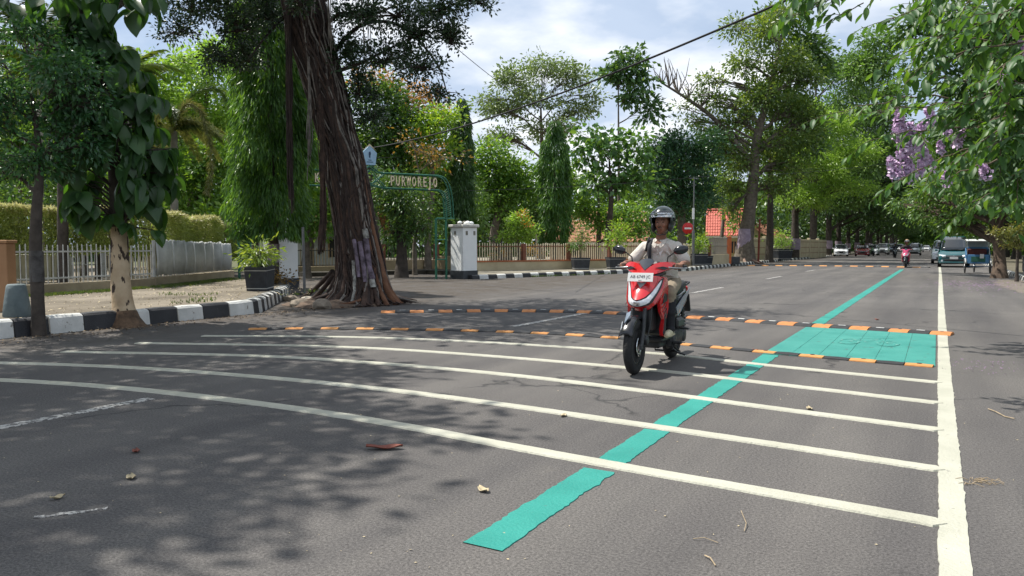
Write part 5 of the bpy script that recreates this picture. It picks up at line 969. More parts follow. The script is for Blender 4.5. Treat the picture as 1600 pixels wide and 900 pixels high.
btree(790, 38, .04, [(833, 395, 14, 12), (782, 398, 12, 10)], style(leafmat('leaf_ochre', (.35, .22, .04), tr=.35), .10, .4, 1.0), 'ochre leaved shrub glowing through the pickets', z=.1, name='shrub', cat='shrub')
# breadfruit: coarse clumped leaves, a bare pole of a stem at the top
SBF = style(leafmat('leaf_lobed', (.07, .17, .045), (.15, .27, .06), tr=.3, rough=.35), .42, .55, 2.2, k=9, cs=1.6, droop=.5, ns=18, lump=.30)
btree(952, 46, .26, [(950, 235, 42, 34), (990, 250, 36, 30), (920, 245, 32, 32), (960, 285, 48, 30), (930, 290, 34, 26), (1005, 285, 26, 26), (915, 215, 24, 22), (1000, 220, 20, 18)], SBF, 'coarse leaved breadfruit tree behind the planters', bark=BARKD, ytop=250)
btree(966, 52, .12, [(968, 100, 14, 16), (990, 105, 20, 22), (1005, 130, 18, 24), (975, 125, 22, 18), (945, 120, 14, 12), (985, 155, 26, 14), (1015, 165, 16, 18), (1000, 85, 12, 10), (1030, 180, 12, 12), (985, 115, 24, 24), (1000, 150, 22, 20), (955, 120, 18, 14), (1008, 180, 20, 16), (970, 90, 16, 14)], style(leafmat('leaf_lobed_dark', (.06, .14, .045), (.13, .23, .06), tr=.3, rough=.35), .42, .5, 2.6, k=8, cs=1.3, droop=.5, ns=8, lump=.35), 'tall thin breadfruit tree rising above the others against the sky', ytop=85, bark=BARK, twigs=8)
btree(1065, 52, .35, [(1065, 240, 44, 34), (1100, 260, 34, 36), (1040, 280, 40, 40), (1085, 310, 40, 34), (1060, 330, 50, 30), (1110, 225, 26, 22), (1030, 235, 26, 26)], SB, 'dense dark mango tree behind the no entry sign')
btree(935, 49, .2, [(900, 330, 40, 34), (940, 350, 30, 26), (880, 290, 34, 40), (985, 340, 40, 30), (1000, 365, 50, 20)], SM, 'leafy tree low behind the two planters')
btree(1128, 62, .2, [(1130, 290, 24, 26), (1150, 312, 14, 12)], style(GM_, .24, .5, 1.2, k=10), 'thin tree between the mango and the red roof')
btree(1152, 58, .1, [(1153, 352, 9, 14), (1158, 335, 8, 12)], SM, 'leafy sapling beside the grey barred gate', name='sapling')
# planter plants
def plant(p, z0, blobs, st, label): return tree('potted_shrub', (p[0], p[1], z0), [(p[0], p[1], z0), (p[0], p[1], z0 + .25), (p[0] + .02, p[1], z0 + .5)], [.025, .02, .01], blobs, st, label, 'shrub', 'shrubs in the box planters', BARKD, twigs=14)
p = pc; plant(p, .68, [((p.x, p.y, 1.02), (.42, .42, .27)), ((p.x + .14, p.y - .05, 1.15), (.26, .26, .16)), ((p.x - .15, p.y, .95), (.28, .28, .2))], style(leafmat('leaf_potted_light', (.13, .22, .04), (.24, .32, .08), tr=.4), .14, .28, 2.2, k=9, cs=2.0, droop=.5), 'light green shrub spilling over the near planter')
for px, d, s, h, lab, st in ((907, 35.8, .45, 1.45, 'feathery shrub in the planter near the middle of the cream fence', style(GOl, .12, .35, 1.5, k=9, cs=2.4)), (962, 36.6, .5, 1.5, 'denser green shrub in the planter behind the rider', style(GLm, .13, .4, 2.2, k=9)), (1092, 43.5, .55, 1.15, 'bushy light shrub in the planter beside the utility pole', style(GLm, .14, .4, 2.2, k=9)), (1222, 63, .8, 1.7, 'yellow green shrub in the planter before the long cream wall', style(GYm, .18, .4, 2.0, k=9))):
    q = at(px, 400, d); plant(q, .6, [((q.x, q.y, .75 + h * .45), (s, s, h * .38)), ((q.x + .1, q.y, .7 + h * .8), (s * .6, s * .6, h * .3))], st, lab)
# ------------------------------------------------------------------ the big roadside tree and the avenue
b = Vector((-12.2, 56.0, 0)); d = 54.7
path = [b, at(1166, 370, d), at(1172, 320, d), at(1178, 270, d), at(1182, 220, d), at(1200, 150, d), at(1215, 90, d), at(1222, 50, d)]
r13 = tree('roadside_tree', b, path, [.62, .50, .45, .36, .30, .22, .13, .05], pxblobs(d, [(1200, 60, 40, 40), (1165, 105, 38, 30), (1235, 110, 44, 40), (1150, 50, 22, 24, 2), (1190, 160, 50, 34), (1240, 180, 46, 40), (1150, 190, 34, 26), (1110, 130, 22, 18), (1120, 165, 28, 18), (1215, 230, 50, 34), (1160, 260, 40, 30), (1125, 240, 26, 28), (1240, 260, 32, 30), (1140, 300, 24, 24), (1205, 300, 34, 26), (1220, 20, 26, 16), (1090, 150, 14, 12), (1080, 190, 18, 14), (1100, 205, 22, 16), (1062, 168, 10, 8), (1270, 200, 26, 34), (1262, 130, 24, 30), (1145, 330, 18, 18)]), style(leafmat('leaf_mahogany', (.09, .165, .042), (.20, .27, .075), tr=.42), .26, .45, 2.3, k=12, cs=2.2, ns=20, lump=.32), 'tallest roadside tree with a flaring grey and lilac trunk and a bare left limb', bark=BARK, twigs=24, flare=1.5, n=12)
m = MB(); m.tube([Vector((0, 0, .95)), at(1165, 372, d) - b, at(1166, 358, d) - b], [.60, .56, .53], 14, 0, False, True, wob(3, .12)); 
o = m.build('painted_band', LAV, r13)
m = MB(); P = smooth([at(1180, 262, d) - b, at(1150, 225, d) - b, at(1115, 185, d) - b, at(1075, 155, d) - b, at(1035, 130, d) - b], 5); m.tube(P, [.26 * (1 - .75 * k / (len(P) - 1)) for k in range(len(P))], 8, 0, True, True, wob(8, .15))
for px0, py0, L_ in ((1060, 147, 60), (1045, 136, 50), (1075, 154, 45), (1035, 131, 34), (1095, 168, 36)):
    p0 = at(px0, py0, d) - b
    for k in range(7):
        u = R.uniform(.4, 1); p1 = p0 + Vector((R.uniform(-.8, .8), R.uniform(-.5, .5), L_ * u * d / F_PX)); m.tube([p0, p0.lerp(p1, .5) + Vector((R.uniform(-.3, .3), 0, 0)), p1], [.05, .03, .012], 4, 0, False)
m.build('bare_limb', BARK, r13)
m = MB()
for k in range(16):
    a = R.uniform(0, 6.3); m.tube([(.5 * math.cos(a), .5 * math.sin(a), .55), (.85 * math.cos(a + .1), .85 * math.sin(a + .1), .22), (1.35 * math.cos(a + .2), 1.35 * math.sin(a + .2), .03)], [.13, .12, .05], 6, 0, True, True, wob(k, .2))
m.build('buttress_roots', mat('pale_brown_root', (.16, .10, .07), .95, nz=(3, .4), col2=(.30, .21, .16), bump=(8, .7)), r13)
def world_tree(x, y, tr, blobs, st, label, group, bark=None, twigs=10, band=True, H_=14, name='avenue_tree', lean=(0, 0)):
    b = Vector((x, y, 0)); P = [b, Vector((x + .05, y, 2.2)), Vector((x + lean[0] * .4, y + lean[1] * .4, H_ * .45)), Vector((x + lean[0], y + lean[1], H_ * .85))]
    return tree(name, b, P, [tr, tr * .9, tr * .6, tr * .2], [((x + c[0], y + c[1], c[2]), c[3]) for c in blobs], st, label, 'tree', group, bark or BARKD, twigs, (.95, 2.0, LAV, tr * 1.18) if band else None, flare=1.3, n=10)
AVG = 'trees lining the avenue'
SA = lambda m, dn=3.2: style(m, .36, .5, dn, k=12, cs=2.2, ns=18, lump=.34)
world_tree(-11.5, 61.5, .30, [(0, 0, 12, (3.2, 3.2, 2.6)), (1.5, 1, 15.5, (3, 3, 2.6)), (-1.5, 0, 9, (2.8, 2.8, 2)), (2.2, 0, 9, (2.4, 2.6, 2)), (.5, 0, 18, (2, 2, 1.6))], SA(GD), 'straight dark trunked tree second from the near end of the avenue', AVG, band=False, H_=19)
yl = world_tree(-11.9, 76, .42, [(2.0, -2, 8.3, (3.2, 2.8, 2.1)), (-.5, -1, 10.5, (2.8, 2.8, 2.1)), (2.6, -1, 11.6, (2.8, 2.4, 2.2)), (.5, -2, 5.6, (2.9, 2.4, 1.5)), (4.0, -1, 6.4, (2.8, 2.2, 1.5)), (5.2, -1, 9.2, (2.4, 2.2, 1.6)), (.6, 0, 13.4, (2.0, 1.7, 1.4))], style(GYm, .26, .36, 3.0, k=12, cs=2.6, ns=18, lump=.3), 'feathery yellow green tree standing out in the dark avenue', AVG, H_=14)
world_tree(-12.3, 91, .45, [(2, 0, 15, (4.6, 4.6, 3.5)), (5.5, -1, 19.5, (4, 4, 3)), (-2, 0, 10, (4, 4, 2.6)), (4.5, 0, 10, (3.6, 3.6, 2.6)), (6.5, 0, 22.6, (2.6, 3, 1.8)), (7.0, -1, 15.5, (3, 3, 2.8)), (5.2, 0, 6.8, (3.0, 2.6, 1.7)), (1.5, 0, 6.0, (3.4, 2.8, 1.8)), (3, 0, 20, (3, 3, 2.4)), (6.8, 0, 11.5, (3, 3, 2.2))], SA(GOl), 'tall olive crowned tree with a lavender band, behind the yellow green one', AVG, H_=23)
# prototypes for the rest of both rows
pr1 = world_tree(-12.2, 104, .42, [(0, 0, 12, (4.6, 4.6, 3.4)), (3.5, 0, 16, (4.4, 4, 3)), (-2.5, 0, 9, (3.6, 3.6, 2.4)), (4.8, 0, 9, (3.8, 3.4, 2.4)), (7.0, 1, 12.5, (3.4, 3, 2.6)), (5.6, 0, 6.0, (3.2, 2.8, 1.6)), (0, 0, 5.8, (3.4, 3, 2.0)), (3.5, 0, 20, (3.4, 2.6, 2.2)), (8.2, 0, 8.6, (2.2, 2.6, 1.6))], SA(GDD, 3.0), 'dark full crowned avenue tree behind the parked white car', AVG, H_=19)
pr2 = world_tree(-12.4, 117, .4, [(0, 0, 11, (4.6, 4.6, 3)), (4, 0, 14.5, (4.6, 4, 2.8)), (-2, 1, 15, (3.6, 3.6, 2.6)), (5, -1, 8.6, (4.0, 3.6, 2.4)), (1, 0, 5.9, (3.6, 3.4, 2.0)), (6.5, 0, 6.2, (3.0, 2.6, 1.6)), (8.2, 0, 11, (3, 3, 2.2)), (3, 0, 18.5, (3.2, 3, 2))], SA(GD, 3.0), 'mid green avenue tree leaning over the parked red car', AVG, H_=17)
TREE = None
def dup(o, loc, rz, s, label):
    c = copy_tree(o, None, TREE); c.location = loc; c.rotation_euler = (0, 0, rz); c.scale = (s, s, s * 1.0); c['label'] = label; return c
TREE = {}
for c in bpy.data.objects:
    if c.parent: TREE.setdefault(c.parent.name, []).append(c)
LF = 'full crowned avenue tree in the far left row beside the parked cars'
for i, y in enumerate((131, 146, 160, 175, 191, 208, 226, 246, 268, 292)): dup((pr1, pr2)[i % 2], (-12.2 + R.uniform(-.4, .4), y, 0), R.uniform(-.7, .7), R.uniform(.85, 1.1), LF)
# right row: crowns hang low over the shaded parking strip
pr3 = world_tree(6.2, 64, .32, [(-5.6, 0, 7.6, (2.6, 2.6, 1.8)), (-4.6, 0, 4.7, (1.9, 2.2, 1.1)), (0, 0, 4.4, (3.0, 3.0, 1.6)), (0, 0, 7.5, (3.6, 3.8, 2.6)), (-2.6, 0, 5.4, (2.4, 2.6, 1.7)), (-1.5, 0, 10.5, (3, 3, 2.2)), (1.5, 1, 10, (3, 3, 2.4)), (-3.4, -1, 7.8, (2.2, 2.4, 1.6)), (-1.2, -2.5, 4.4, (2.0, 2.0, 1.2))], style(GD, .30, .5, 3.2, k=12, cs=2.2, ns=18, lump=.34), 'bushy tree hanging low over the parked teal van', 'trees on the east side of the avenue', H_=10, band=False)
pr4 = world_tree(6.0, 79, .34, [(-6.4, 0, 8.6, (2.8, 2.8, 1.9)), (-5.2, 0, 5.2, (2.2, 2.4, 1.3)), (0, 0, 4.6, (3.4, 3.0, 1.8)), (0, 0, 8, (3.8, 3.8, 3)), (-3, 0, 6.5, (2.8, 2.8, 2.0)), (-2, 0, 11.5, (3.4, 3.4, 2.6)), (2, 0, 12, (3.4, 3.4, 2.6)), (-3.8, 1, 9.6, (2.4, 2.4, 1.8)), (-3.4, -1, 4.4, (1.9, 2.0, 1.1))], style(GM_, .30, .5, 3.0, k=12, cs=2.2, ns=18, lump=.34), 'lighter green tree arching over the east kerb behind the van', 'trees on the east side of the avenue', H_=12, band=False)
TREE = {}
for c in bpy.data.objects:
    if c.parent: TREE.setdefault(c.parent.name, []).append(c)
for i, y in enumerate((94, 108, 123, 139, 156, 175, 196, 220, 248)): dup((pr3, pr4)[i % 2], (6.2, y, 0), R.uniform(-.5, .5), R.uniform(.95, 1.3), 'tree of the east row further down the avenue')
# what closes the view: woods behind the rows
def wood(name, rows, m, L_, label, n):
    P = []; D = []
    C = []
    for (x0, y0, x1, y1, z, r, k) in rows:
        for i in range(k): u = (i + .5) / k; C.append((x0 + (x1 - x0) * u + R.uniform(-2, 2), y0 + (y1 - y0) * u + R.uniform(-2, 2), z * R.uniform(.7, 1.15), r * R.uniform(.8, 1.2)))
    C = np.array(C); nb = len(C); per = n // nb; q = nrm(G.normal(size=(nb, per, 3)).reshape(-1, 3)).reshape(nb, per, 3); rad = .75 + .3 * G.random((nb, per, 1)); sub = .16 * np.sin(q[:, :, :1] * 9 + q[:, :, 1:2] * 7 + np.arange(nb)[:, None, None]); P = C[:, None, :3] + q * (rad + sub) * C[:, None, 3:4] * np.array([1, 1, .85]); P[:, :, 2] = np.maximum(P[:, :, 2], .2)
    D = q + G.normal(size=q.shape) * .6; NLEAF[0] += per * nb
    o = leaf_cloud(name, P.reshape(-1, 3), D.reshape(-1, 3), L_, .6, m); o['kind'] = 'stuff'; o['label'] = label; o['category'] = 'wood'; return o
wood('far_wood', [(-60, 330, 60, 330, 6, 9, 20), (-60, 345, 60, 345, 16, 10, 18), (-14, 300, 8, 300, 9, 6, 5)], GD, .9, 'dark wood closing the far end of the avenue', 60000)
wood('west_wood', [(-75, 34, -48, 66, 4, 6, 7), (-48, 66, -36, 86, 4, 6.0, 5), (-30, 80, -24, 130, 6, 6.5, 7), (-84, 44, -54, 74, 10, 6, 6), (-26, 130, -24, 230, 8, 8, 9), (-84, -6, -72, 34, 6, 6, 7)], GD, .8, 'dense dark trees far behind the fences', 60000)
wood('east_wood', [(14, 60, 14, 200, 6, 7, 14), (12, 20, 13, 60, 4, 5, 6), (10, 90, 10, 290, 2.5, 4, 22)], GD, .6, 'dense dark greenery behind the east row', 60000)
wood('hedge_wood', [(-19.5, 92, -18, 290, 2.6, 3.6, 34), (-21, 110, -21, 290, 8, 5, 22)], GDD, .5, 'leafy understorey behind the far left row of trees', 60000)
wood('end_wood', [(-22, 318, 16, 318, 2, 4, 12), (-22, 322, 16, 322, 8, 5, 8)], GOl, .6, 'paler foliage where the road ends', 26000)

# ------------------------------------------------------------------ flowering tree by the pedicab
FP = mat('flower_purple', (.58, .38, .62), .6, nz=(9, .25), col2=(.74, .58, .76)); LGm = leafmat('leaf_crape', (.045, .115, .030), (.13, .25, .045), tr=.36, rough=.5, tcol=(2.4, 2.1, .5)); LGd = leafmat('leaf_crape_far', (.07, .15, .035), (.15, .26, .05), tr=.38, rough=.4)
b = Vector((2.15, 35.3, 0)); d = 29.6
ft = tree('flowering_tree', b, [b, at(1562, 400, 30), at(1558, 350, 30), at(1565, 290, 30), at(1575, 220, 30)], [.24, .20, .19, .15, .08], pxblobs(29, [(1540, 300, 60, 34), (1490, 280, 46, 40, 2), (1590, 250, 70, 60), (1520, 220, 60, 50, 2), (1455, 310, 34, 30, 4), (1600, 320, 50, 24, -2), (1470, 230, 44, 44, 4), (1560, 170, 80, 60), (1640, 200, 80, 90), (1520, 335, 40, 16, 2), (1440, 338, 30, 16, 6), (1470, 350, 34, 14, 4), (1500, 350, 34, 16, 3), (1415, 322, 20, 16, 7), (1600, 100, 90, 60)]), style(LGd, .20, .42, 3.0, k=12, cs=2.2, droop=.6, ns=16), 'flowering tree with a dark trunk at the road edge beside the pedicab', bark=mat('dark_brown_bark', (.05, .035, .026), .95, nz=(4, .4), col2=(.12, .085, .06), bump=(12, 1.0)), twigs=16)
# clipped golden shrub tree behind it, at the right edge
c = at(1590, 400, 26.5); tree('clipped_shrub', (c.x, c.y, .14), [(c.x, c.y, .14), (c.x, c.y, 1.0), (c.x, c.y, 1.5)], [.05, .045, .03], pxblobs(26.3, [(1575, 368, 26, 12), (1598, 360, 24, 13), (1620, 368, 26, 14), (1556, 365, 12, 8), (1590, 382, 28, 9)]), style(leafmat('leaf_clipped_gold', (.14, .17, .045), (.27, .22, .08), tr=.35), .085, .45, 2.2, k=8, cs=1.8), 'flat clipped golden green shrub at the east kerb', 'shrub', bark=BARKD, twigs=20)
# ------------------------------------------------------------------ near branches of the tree at the right: each large leaf an object
near = empty('crape_myrtle_tree', (3.6, 9.0, .14), 0, label='near flowering tree whose leafy branches hang in from the upper right', cat='tree'); NB = Vector((3.6, 9.0, .14))
BKm = mat('twig_bark', (.10, .075, .05), .85, nz=(12, .3)); 
m = MB(); m.tube(smooth([Vector((0, 0, 0)), Vector((-.1, 0, 1.6)), Vector((-.2, .2, 3.0)), Vector((-.3, .3, 4.6)), Vector((-.2, .3, 6.5))], 4), [.17 - .007 * k for k in range(17)], 10, 0, True, True, wob(5, .12)); m.build('trunk', BKm, near)
lf = [big_leaf(.14, .058, LGm, bend=.2, nseg=6, pw=1.0), big_leaf(.155, .066, LGm, bend=.35, nseg=6, pw=1.0), big_leaf(.12, .052, LGm, bend=.05, nseg=6, pw=1.05)]
tw = MB(); items = []      # (position, yaw, pitch, roll, scale, apparent size)
def leafy(p0, p1, sag, nl, size=1.0, r=.008, tip=True):
    p0, p1 = Vector(p0), Vector(p1); L_ = (p1 - p0).length; K = 8; pts = [p0.lerp(p1, k / K) + Vector((0, 0, sag * L_ * (4 * (k / K) * (1 - k / K)))) + Vector([R.uniform(-.02, .02) * L_ for _ in range(3)]) for k in range(K + 1)]; tw.tube([q - NB for q in pts], [r * (1 - .7 * k / K) for k in range(K + 1)], 5, 0, False)
    for k in range(nl):
        u = .12 + .88 * (k + .5) / nl; i = min(K - 1, int(u * K)); p = pts[i].lerp(pts[i + 1], u * K - i); t = (pts[i + 1] - pts[i]).normalized(); s = 1 if k % 2 else -1; side = t.cross(Vector((0, 0, 1))).normalized() * s; dv = (t * R.uniform(.3, .8) + side * R.uniform(.6, 1) + Vector((0, 0, R.uniform(-.9, .0)))).normalized(); items.append((p, dv, R.uniform(-.6, .6), size * R.uniform(.75, 1.15)))
def spray(px0, py0, d0, px1, py1, d1, sag, nl, sub=0, size=1.0, r=.012):
    a, b_ = at(px0, py0, d0), at(px1, py1, d1); leafy(a, b_, sag, nl, size, r)
    for k in range(sub):
        u = .15 + .8 * (k + .5) / sub; s = a.lerp(b_, u) + Vector((0, 0, sag * (b_ - a).length * 4 * u * (1 - u))); t = (b_ - a); e_ = s + t * R.uniform(.12, .28) + Vector((R.uniform(-.3, .3), R.uniform(-.3, .3), R.uniform(-.35, .08))) * (1.0 if d0 > 7 else .8); leafy(s, e_, .05, R.randint(6, 10), size, r * .5)
# the light spray at top centre right
spray(1430, -25, 7.0, 1225, 32, 6.6, .06, 18, 5, .85, .010); spray(1400, -45, 6.8, 1212, 2, 6.6, .05, 16, 5, .85, .010); spray(1350, 5, 6.8, 1285, 42, 6.6, .03, 8, 1, .9, .006); spray(1330, -30, 6.6, 1240, 0, 6.3, .03, 9, 3, 1.0, .006)
# masses further right
for a in [(1640, -40, 7.5, 1380, 40, 7.6), (1640, 10, 7.2, 1400, 90, 7.8), (1640, 60, 7.0, 1420, 112, 7.6), (1650, 90, 8, 1450, 60, 8.4), (1650, 120, 7, 1500, 170, 7.3), (1660, -60, 7.4, 1440, -10, 7.2), (1650, 20, 9, 1470, 20, 9.2), (1660, 150, 8, 1530, 120, 8.2), (1650, 60, 6.4, 1560, 110, 6.3), (1660, -20, 6.6, 1540, 40, 6.6), (1650, 200, 7.4, 1540, 230, 7.5), (1650, 240, 8, 1560, 290, 8.2), (1650, 170, 9, 1490, 210, 9.6), (1660, 100, 10, 1480, 140, 10.4), (1650, 60, 10, 1440, 70, 10.6), (1650, 210, 10, 1500, 250, 10.4), (1640, 0, 10, 1420, 20, 10.4), (1660, 280, 9, 1585, 330, 9.2), (1640, 130, 11, 1450, 180, 11.6), (1650, 30, 8, 1500, 30, 8), (1650, 80, 9.2, 1520, 90, 9), (1650, 150, 7.6, 1560, 165, 7.6)]: spray(*a, .05, 14, 7)
# long middle branches that reach out over the road
spray(1560, 150, 8.6, 1405, 112, 8.4, .05, 14, 3); spray(1540, 165, 9.5, 1350, 178, 9.6, .04, 16, 4, .95, .012); spray(1480, 150, 9.8, 1290, 185, 10, .05, 14, 4, .95); spray(1500, 200, 9.4, 1345, 225, 9.6, .05, 13, 4); spray(1520, 230, 9, 1395, 290, 9.1, .05, 12, 4); spray(1560, 250, 9, 1440, 300, 9.2, .05, 12, 5); spray(1600, 280, 10, 1500, 330, 10, .05, 12, 5); spray(1600, 180, 8.4, 1480, 265, 8.6, .05, 14, 5)
tw.build('branches', BKm, near, kind='stuff')
campos = Vector((0, 0, CAM_H)); inframe = []
for it in items:
    v = it[0] - campos; X = v.x * _cy + v.y * _sy; Y = -v.x * _sy + v.y * _cy; ok = Y > .5 and X / Y * F_PX < 800; inframe.append((0 if ok else 1, v.length / it[3]))
order = sorted(range(len(items)), key=lambda i: inframe[i]); JP = MB(); cnt = 0
def leaf_matrix(dv, roll):
    x = dv.normalized(); z = Vector((0, 0, 1)) - x * x.z; z = z.normalized() if z.length > .05 else Vector((1, 0, 0)); y = z.cross(x); return Matrix((x, y, z)).transposed() @ Matrix.Rotation(roll, 3, 'X')
for rank, i in enumerate(order):
    p, dv, roll, s = items[i]; Mx = leaf_matrix(dv, roll); me = lf[i % 3]
    if rank < 290: o = bpy.data.objects.new('leaf', me); link(o, near); o.matrix_local = Matrix.Translation(p - NB) @ Mx.to_4x4() @ Matrix.Scale(s, 4)
    else: JP.add([(p - NB) + Mx @ (v.co * s) for v in me.vertices], [tuple(f.vertices) for f in me.polygons], 0, True)
JP.build('leaves', LGm, near, kind='stuff'); NLEAF[0] += len(items) * 10
def panicle(c, n, r, h, dirv, parent, B, name='flower_cluster', s=.028):
    b_ = MB(); ax = Vector(dirv).normalized()
    for k in range(n):
        u = R.random(); q = Vector((R.gauss(0, 1), R.gauss(0, 1), R.gauss(0, 1))).normalized() * r * (1 - .6 * u) * R.uniform(.5, 1); p = c - B + ax * (u - .5) * h + q; a = R.uniform(0, 6); nn = Vector((R.gauss(0, 1), R.gauss(0, 1), R.gauss(0, 1))).normalized(); t1 = nn.orthogonal().normalized(); t2 = nn.cross(t1)
        vs = [p + (t1 * math.cos(a + j * 2 * PI / 5) + t2 * math.sin(a + j * 2 * PI / 5)) * s * R.uniform(.7, 1.1) for j in range(5)]; b_.add(vs, [(0, 1, 2, 3, 4)])
    return b_.build(name, FP, parent, kind='stuff')
for px, py, d_, r_, h_ in ((1405, 192, 10, .10, .28), (1428, 215, 10, .13, .30), (1412, 232, 10, .12, .22), (1396, 262, 10, .09, .2), (1420, 265, 10, .10, .2), (1448, 250, 10, .09, .18), (1455, 182, 10.5, .08, .2), (1440, 262, 9.6, .06, .12), (1478, 278, 9.6, .06, .12), (1538, 267, 9, .07, .12), (1592, 82, 8, .07, .14), (1568, 120, 8, .05, .08), (1500, 215, 9.6, .06, .16), (1470, 230, 9.8, .05, .1), (1437, 204, 10.2, .08, .2), (1480, 205, 10, .06, .15)):
    panicle(at(px, py, d_), int(230 * r_ / .1), r_ * 1.15, h_ * 1.2, (R.uniform(-.6, .6), 0, 1), near, NB)
# leaf mass behind the near sprays (same tree, further branches)
LGk = leafmat('leaf_crape_inner_shade', (.038, .095, .026), (.09, .18, .035), tr=.32, rough=.55, tcol=(2.2, 2.0, .5))  # darker copy of the near leaf colour, shade of the inner crown painted in
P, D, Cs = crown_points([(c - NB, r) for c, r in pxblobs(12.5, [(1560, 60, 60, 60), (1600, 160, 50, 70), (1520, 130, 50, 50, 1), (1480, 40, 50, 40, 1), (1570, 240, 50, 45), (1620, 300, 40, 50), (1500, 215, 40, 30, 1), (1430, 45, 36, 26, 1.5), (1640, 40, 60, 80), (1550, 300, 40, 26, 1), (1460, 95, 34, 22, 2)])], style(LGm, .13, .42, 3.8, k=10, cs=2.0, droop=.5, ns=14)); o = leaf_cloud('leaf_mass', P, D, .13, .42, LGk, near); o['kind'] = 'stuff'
bm_ = MB()
for c, r in pxblobs(12.5, [(1560, 60, 60, 60), (1520, 130, 50, 50, 1), (1570, 240, 50, 45), (1480, 40, 50, 40, 1), (1500, 215, 40, 30, 1)]): c = c - NB; bm_.tube(smooth([Vector((-.25, .3, 3.6)), Vector((-.4, 1.0, 4)).lerp(c, .4), c], 4), [.06 * (1 - .8 * k / 8) for k in range(9)], 6)
bm_.build('limbs', BKm, near)
print('LEAVES', NLEAF[0])
# ------------------------------------------------------------------ scooter; local frame: forward = -Y, left = +X
TYR = mat('tyre_rubber', (.016, .016, .017), .8, nz=(30, .3), bump=(60, .4)); BPL = mat('black_plastic', (.018, .019, .021), .42, nz=(20, .2)); BGL = mat('gloss_black_panel', (.010, .011, .014), .22, nz=(5, .2), coat=.3); ALU = mat('cast_alloy', (.30, .31, .32), .38, metal=.8, nz=(15, .2)); CHR = mat('bright_metal', (.62, .63, .65), .15, metal=1.0, nz=(9, .05)); ENG = mat('engine_grey', (.05, .052, .055), .5, metal=.4, nz=(14, .4), bump=(30, .4)); LENS = mat('lamp_lens', (.55, .57, .60), .08, nz=(30, .5), col2=(.80, .82, .85), coat=1.0); BLG = mat('blue_grey_gloss', (.16, .20, .25), .25, nz=(6, .3), coat=.5); MIR = mat('mirror_glass', (.75, .78, .76), .02, metal=1.0, nz=(3, .05)); GLS = mat('tinted_screen', (.03, .035, .045), .06, nz=(4, .1), coat=1.0); SEATM = mat('seat_vinyl', (.02, .02, .021), .55, nz=(30, .2), bump=(80, .2)); PLW = mat('plate_white', (.62, .62, .61), .45, nz=(4, .04)); INK = mat('plate_black', (.09, .09, .10), .6); AMB = mat('amber_lens', (.6, .22, .02), .2, nz=(20, .2))
def fz(x, f, z): return Vector((x, -f, z))
def slab(cols, S, depth, nz_=4, off=0.0, sym=True):
    """cols: (x, z0, z1) outlines seen from the front; front surface S(x,z) -> f; extruded back by depth"""
    if sym: cols = [(-x, a, b) for x, a, b in reversed(cols) if x > 0] + [c for c in cols if c[0] >= 0]
    xs = []
    for (xa, a0, a1), (xb, b0, b1) in zip(cols, cols[1:]):
        for k in range(2): u = k / 2; xs.append((xa + (xb - xa) * u, a0 + (b0 - a0) * u, a1 + (b1 - a1) * u))
    xs.append(cols[-1]); fr = [[fz(x, S(x, a + (b - a) * j / nz_) + off, a + (b - a) * j / nz_) for j in range(nz_ + 1)] for x, a, b in xs]; bk = [[p + Vector((0, depth, 0)) for p in r] for r in fr]
    m = MB(); m.rings(fr, 0, False, True, closed=False); m.rings([r[::-1] for r in bk], 0, False, True, closed=False)
    rim = [r[0] for r in fr] + fr[-1][1:] + [r[-1] for r in fr[::-1]][1:] + fr[0][-2:0:-1]; rb = [p + Vector((0, depth, 0)) for p in rim]; n = len(rim); m.add(rim + rb, [(i, n + i, n + (i + 1) % n, (i + 1) % n) for i in range(n)]); return m
def wheel(parent, f, r, w, rimr, name, steer=0.0, disc=True):
    root = empty(name, (0, -f, r)); root.parent = parent; root.rotation_euler = (0, 0, steer); rt = r - w * .42
    m = MB(); m.lathe((0, 0, 0), [(rimr, -w * .30), (rimr + .012, -w * .42), (rt, -w * .5), (r - w * .14, -w * .36), (r - .004, -w * .18), (r, 0), (r - .004, w * .18), (r - w * .14, w * .36), (rt, w * .5), (rimr + .012, w * .42), (rimr, w * .30)], 40, axis='X'); m.build('tyre', TYR, root)
    m = MB(); m.lathe((0, 0, 0), [(rimr - .022, -w * .3), (rimr + .004, -w * .34), (rimr + .004, w * .34), (rimr - .022, w * .3), (rimr - .028, 0), (rimr - .022, -w * .3)], 36, axis='X')
    for k in range(5):
        a = 2 * PI * k / 5
        for da in (-.13, .13): m.tube([(0, .03 * math.cos(a), .03 * math.sin(a)), (0, (rimr - .015) * math.cos(a + da), (rimr - .015) * math.sin(a + da))], [.011, .009], 6)
    m.lathe((0, 0, 0), [(.012, -w * .45), (.034, -w * .40), (.038, 0), (.034, w * .40), (.012, w * .45)], 14, axis='X'); m.build('rim', mat('dark_alloy', (.035, .036, .04), .35, metal=.6, nz=(9, .2)), root)
    if disc: m = MB(); m.lathe((0, 0, 0), [(.05, w * .50), (.095, w * .50), (.095, w * .55), (.05, w * .55), (.05, w * .50)], 28, axis='X'); m.build('brake_disc', CHR, root)
    return root
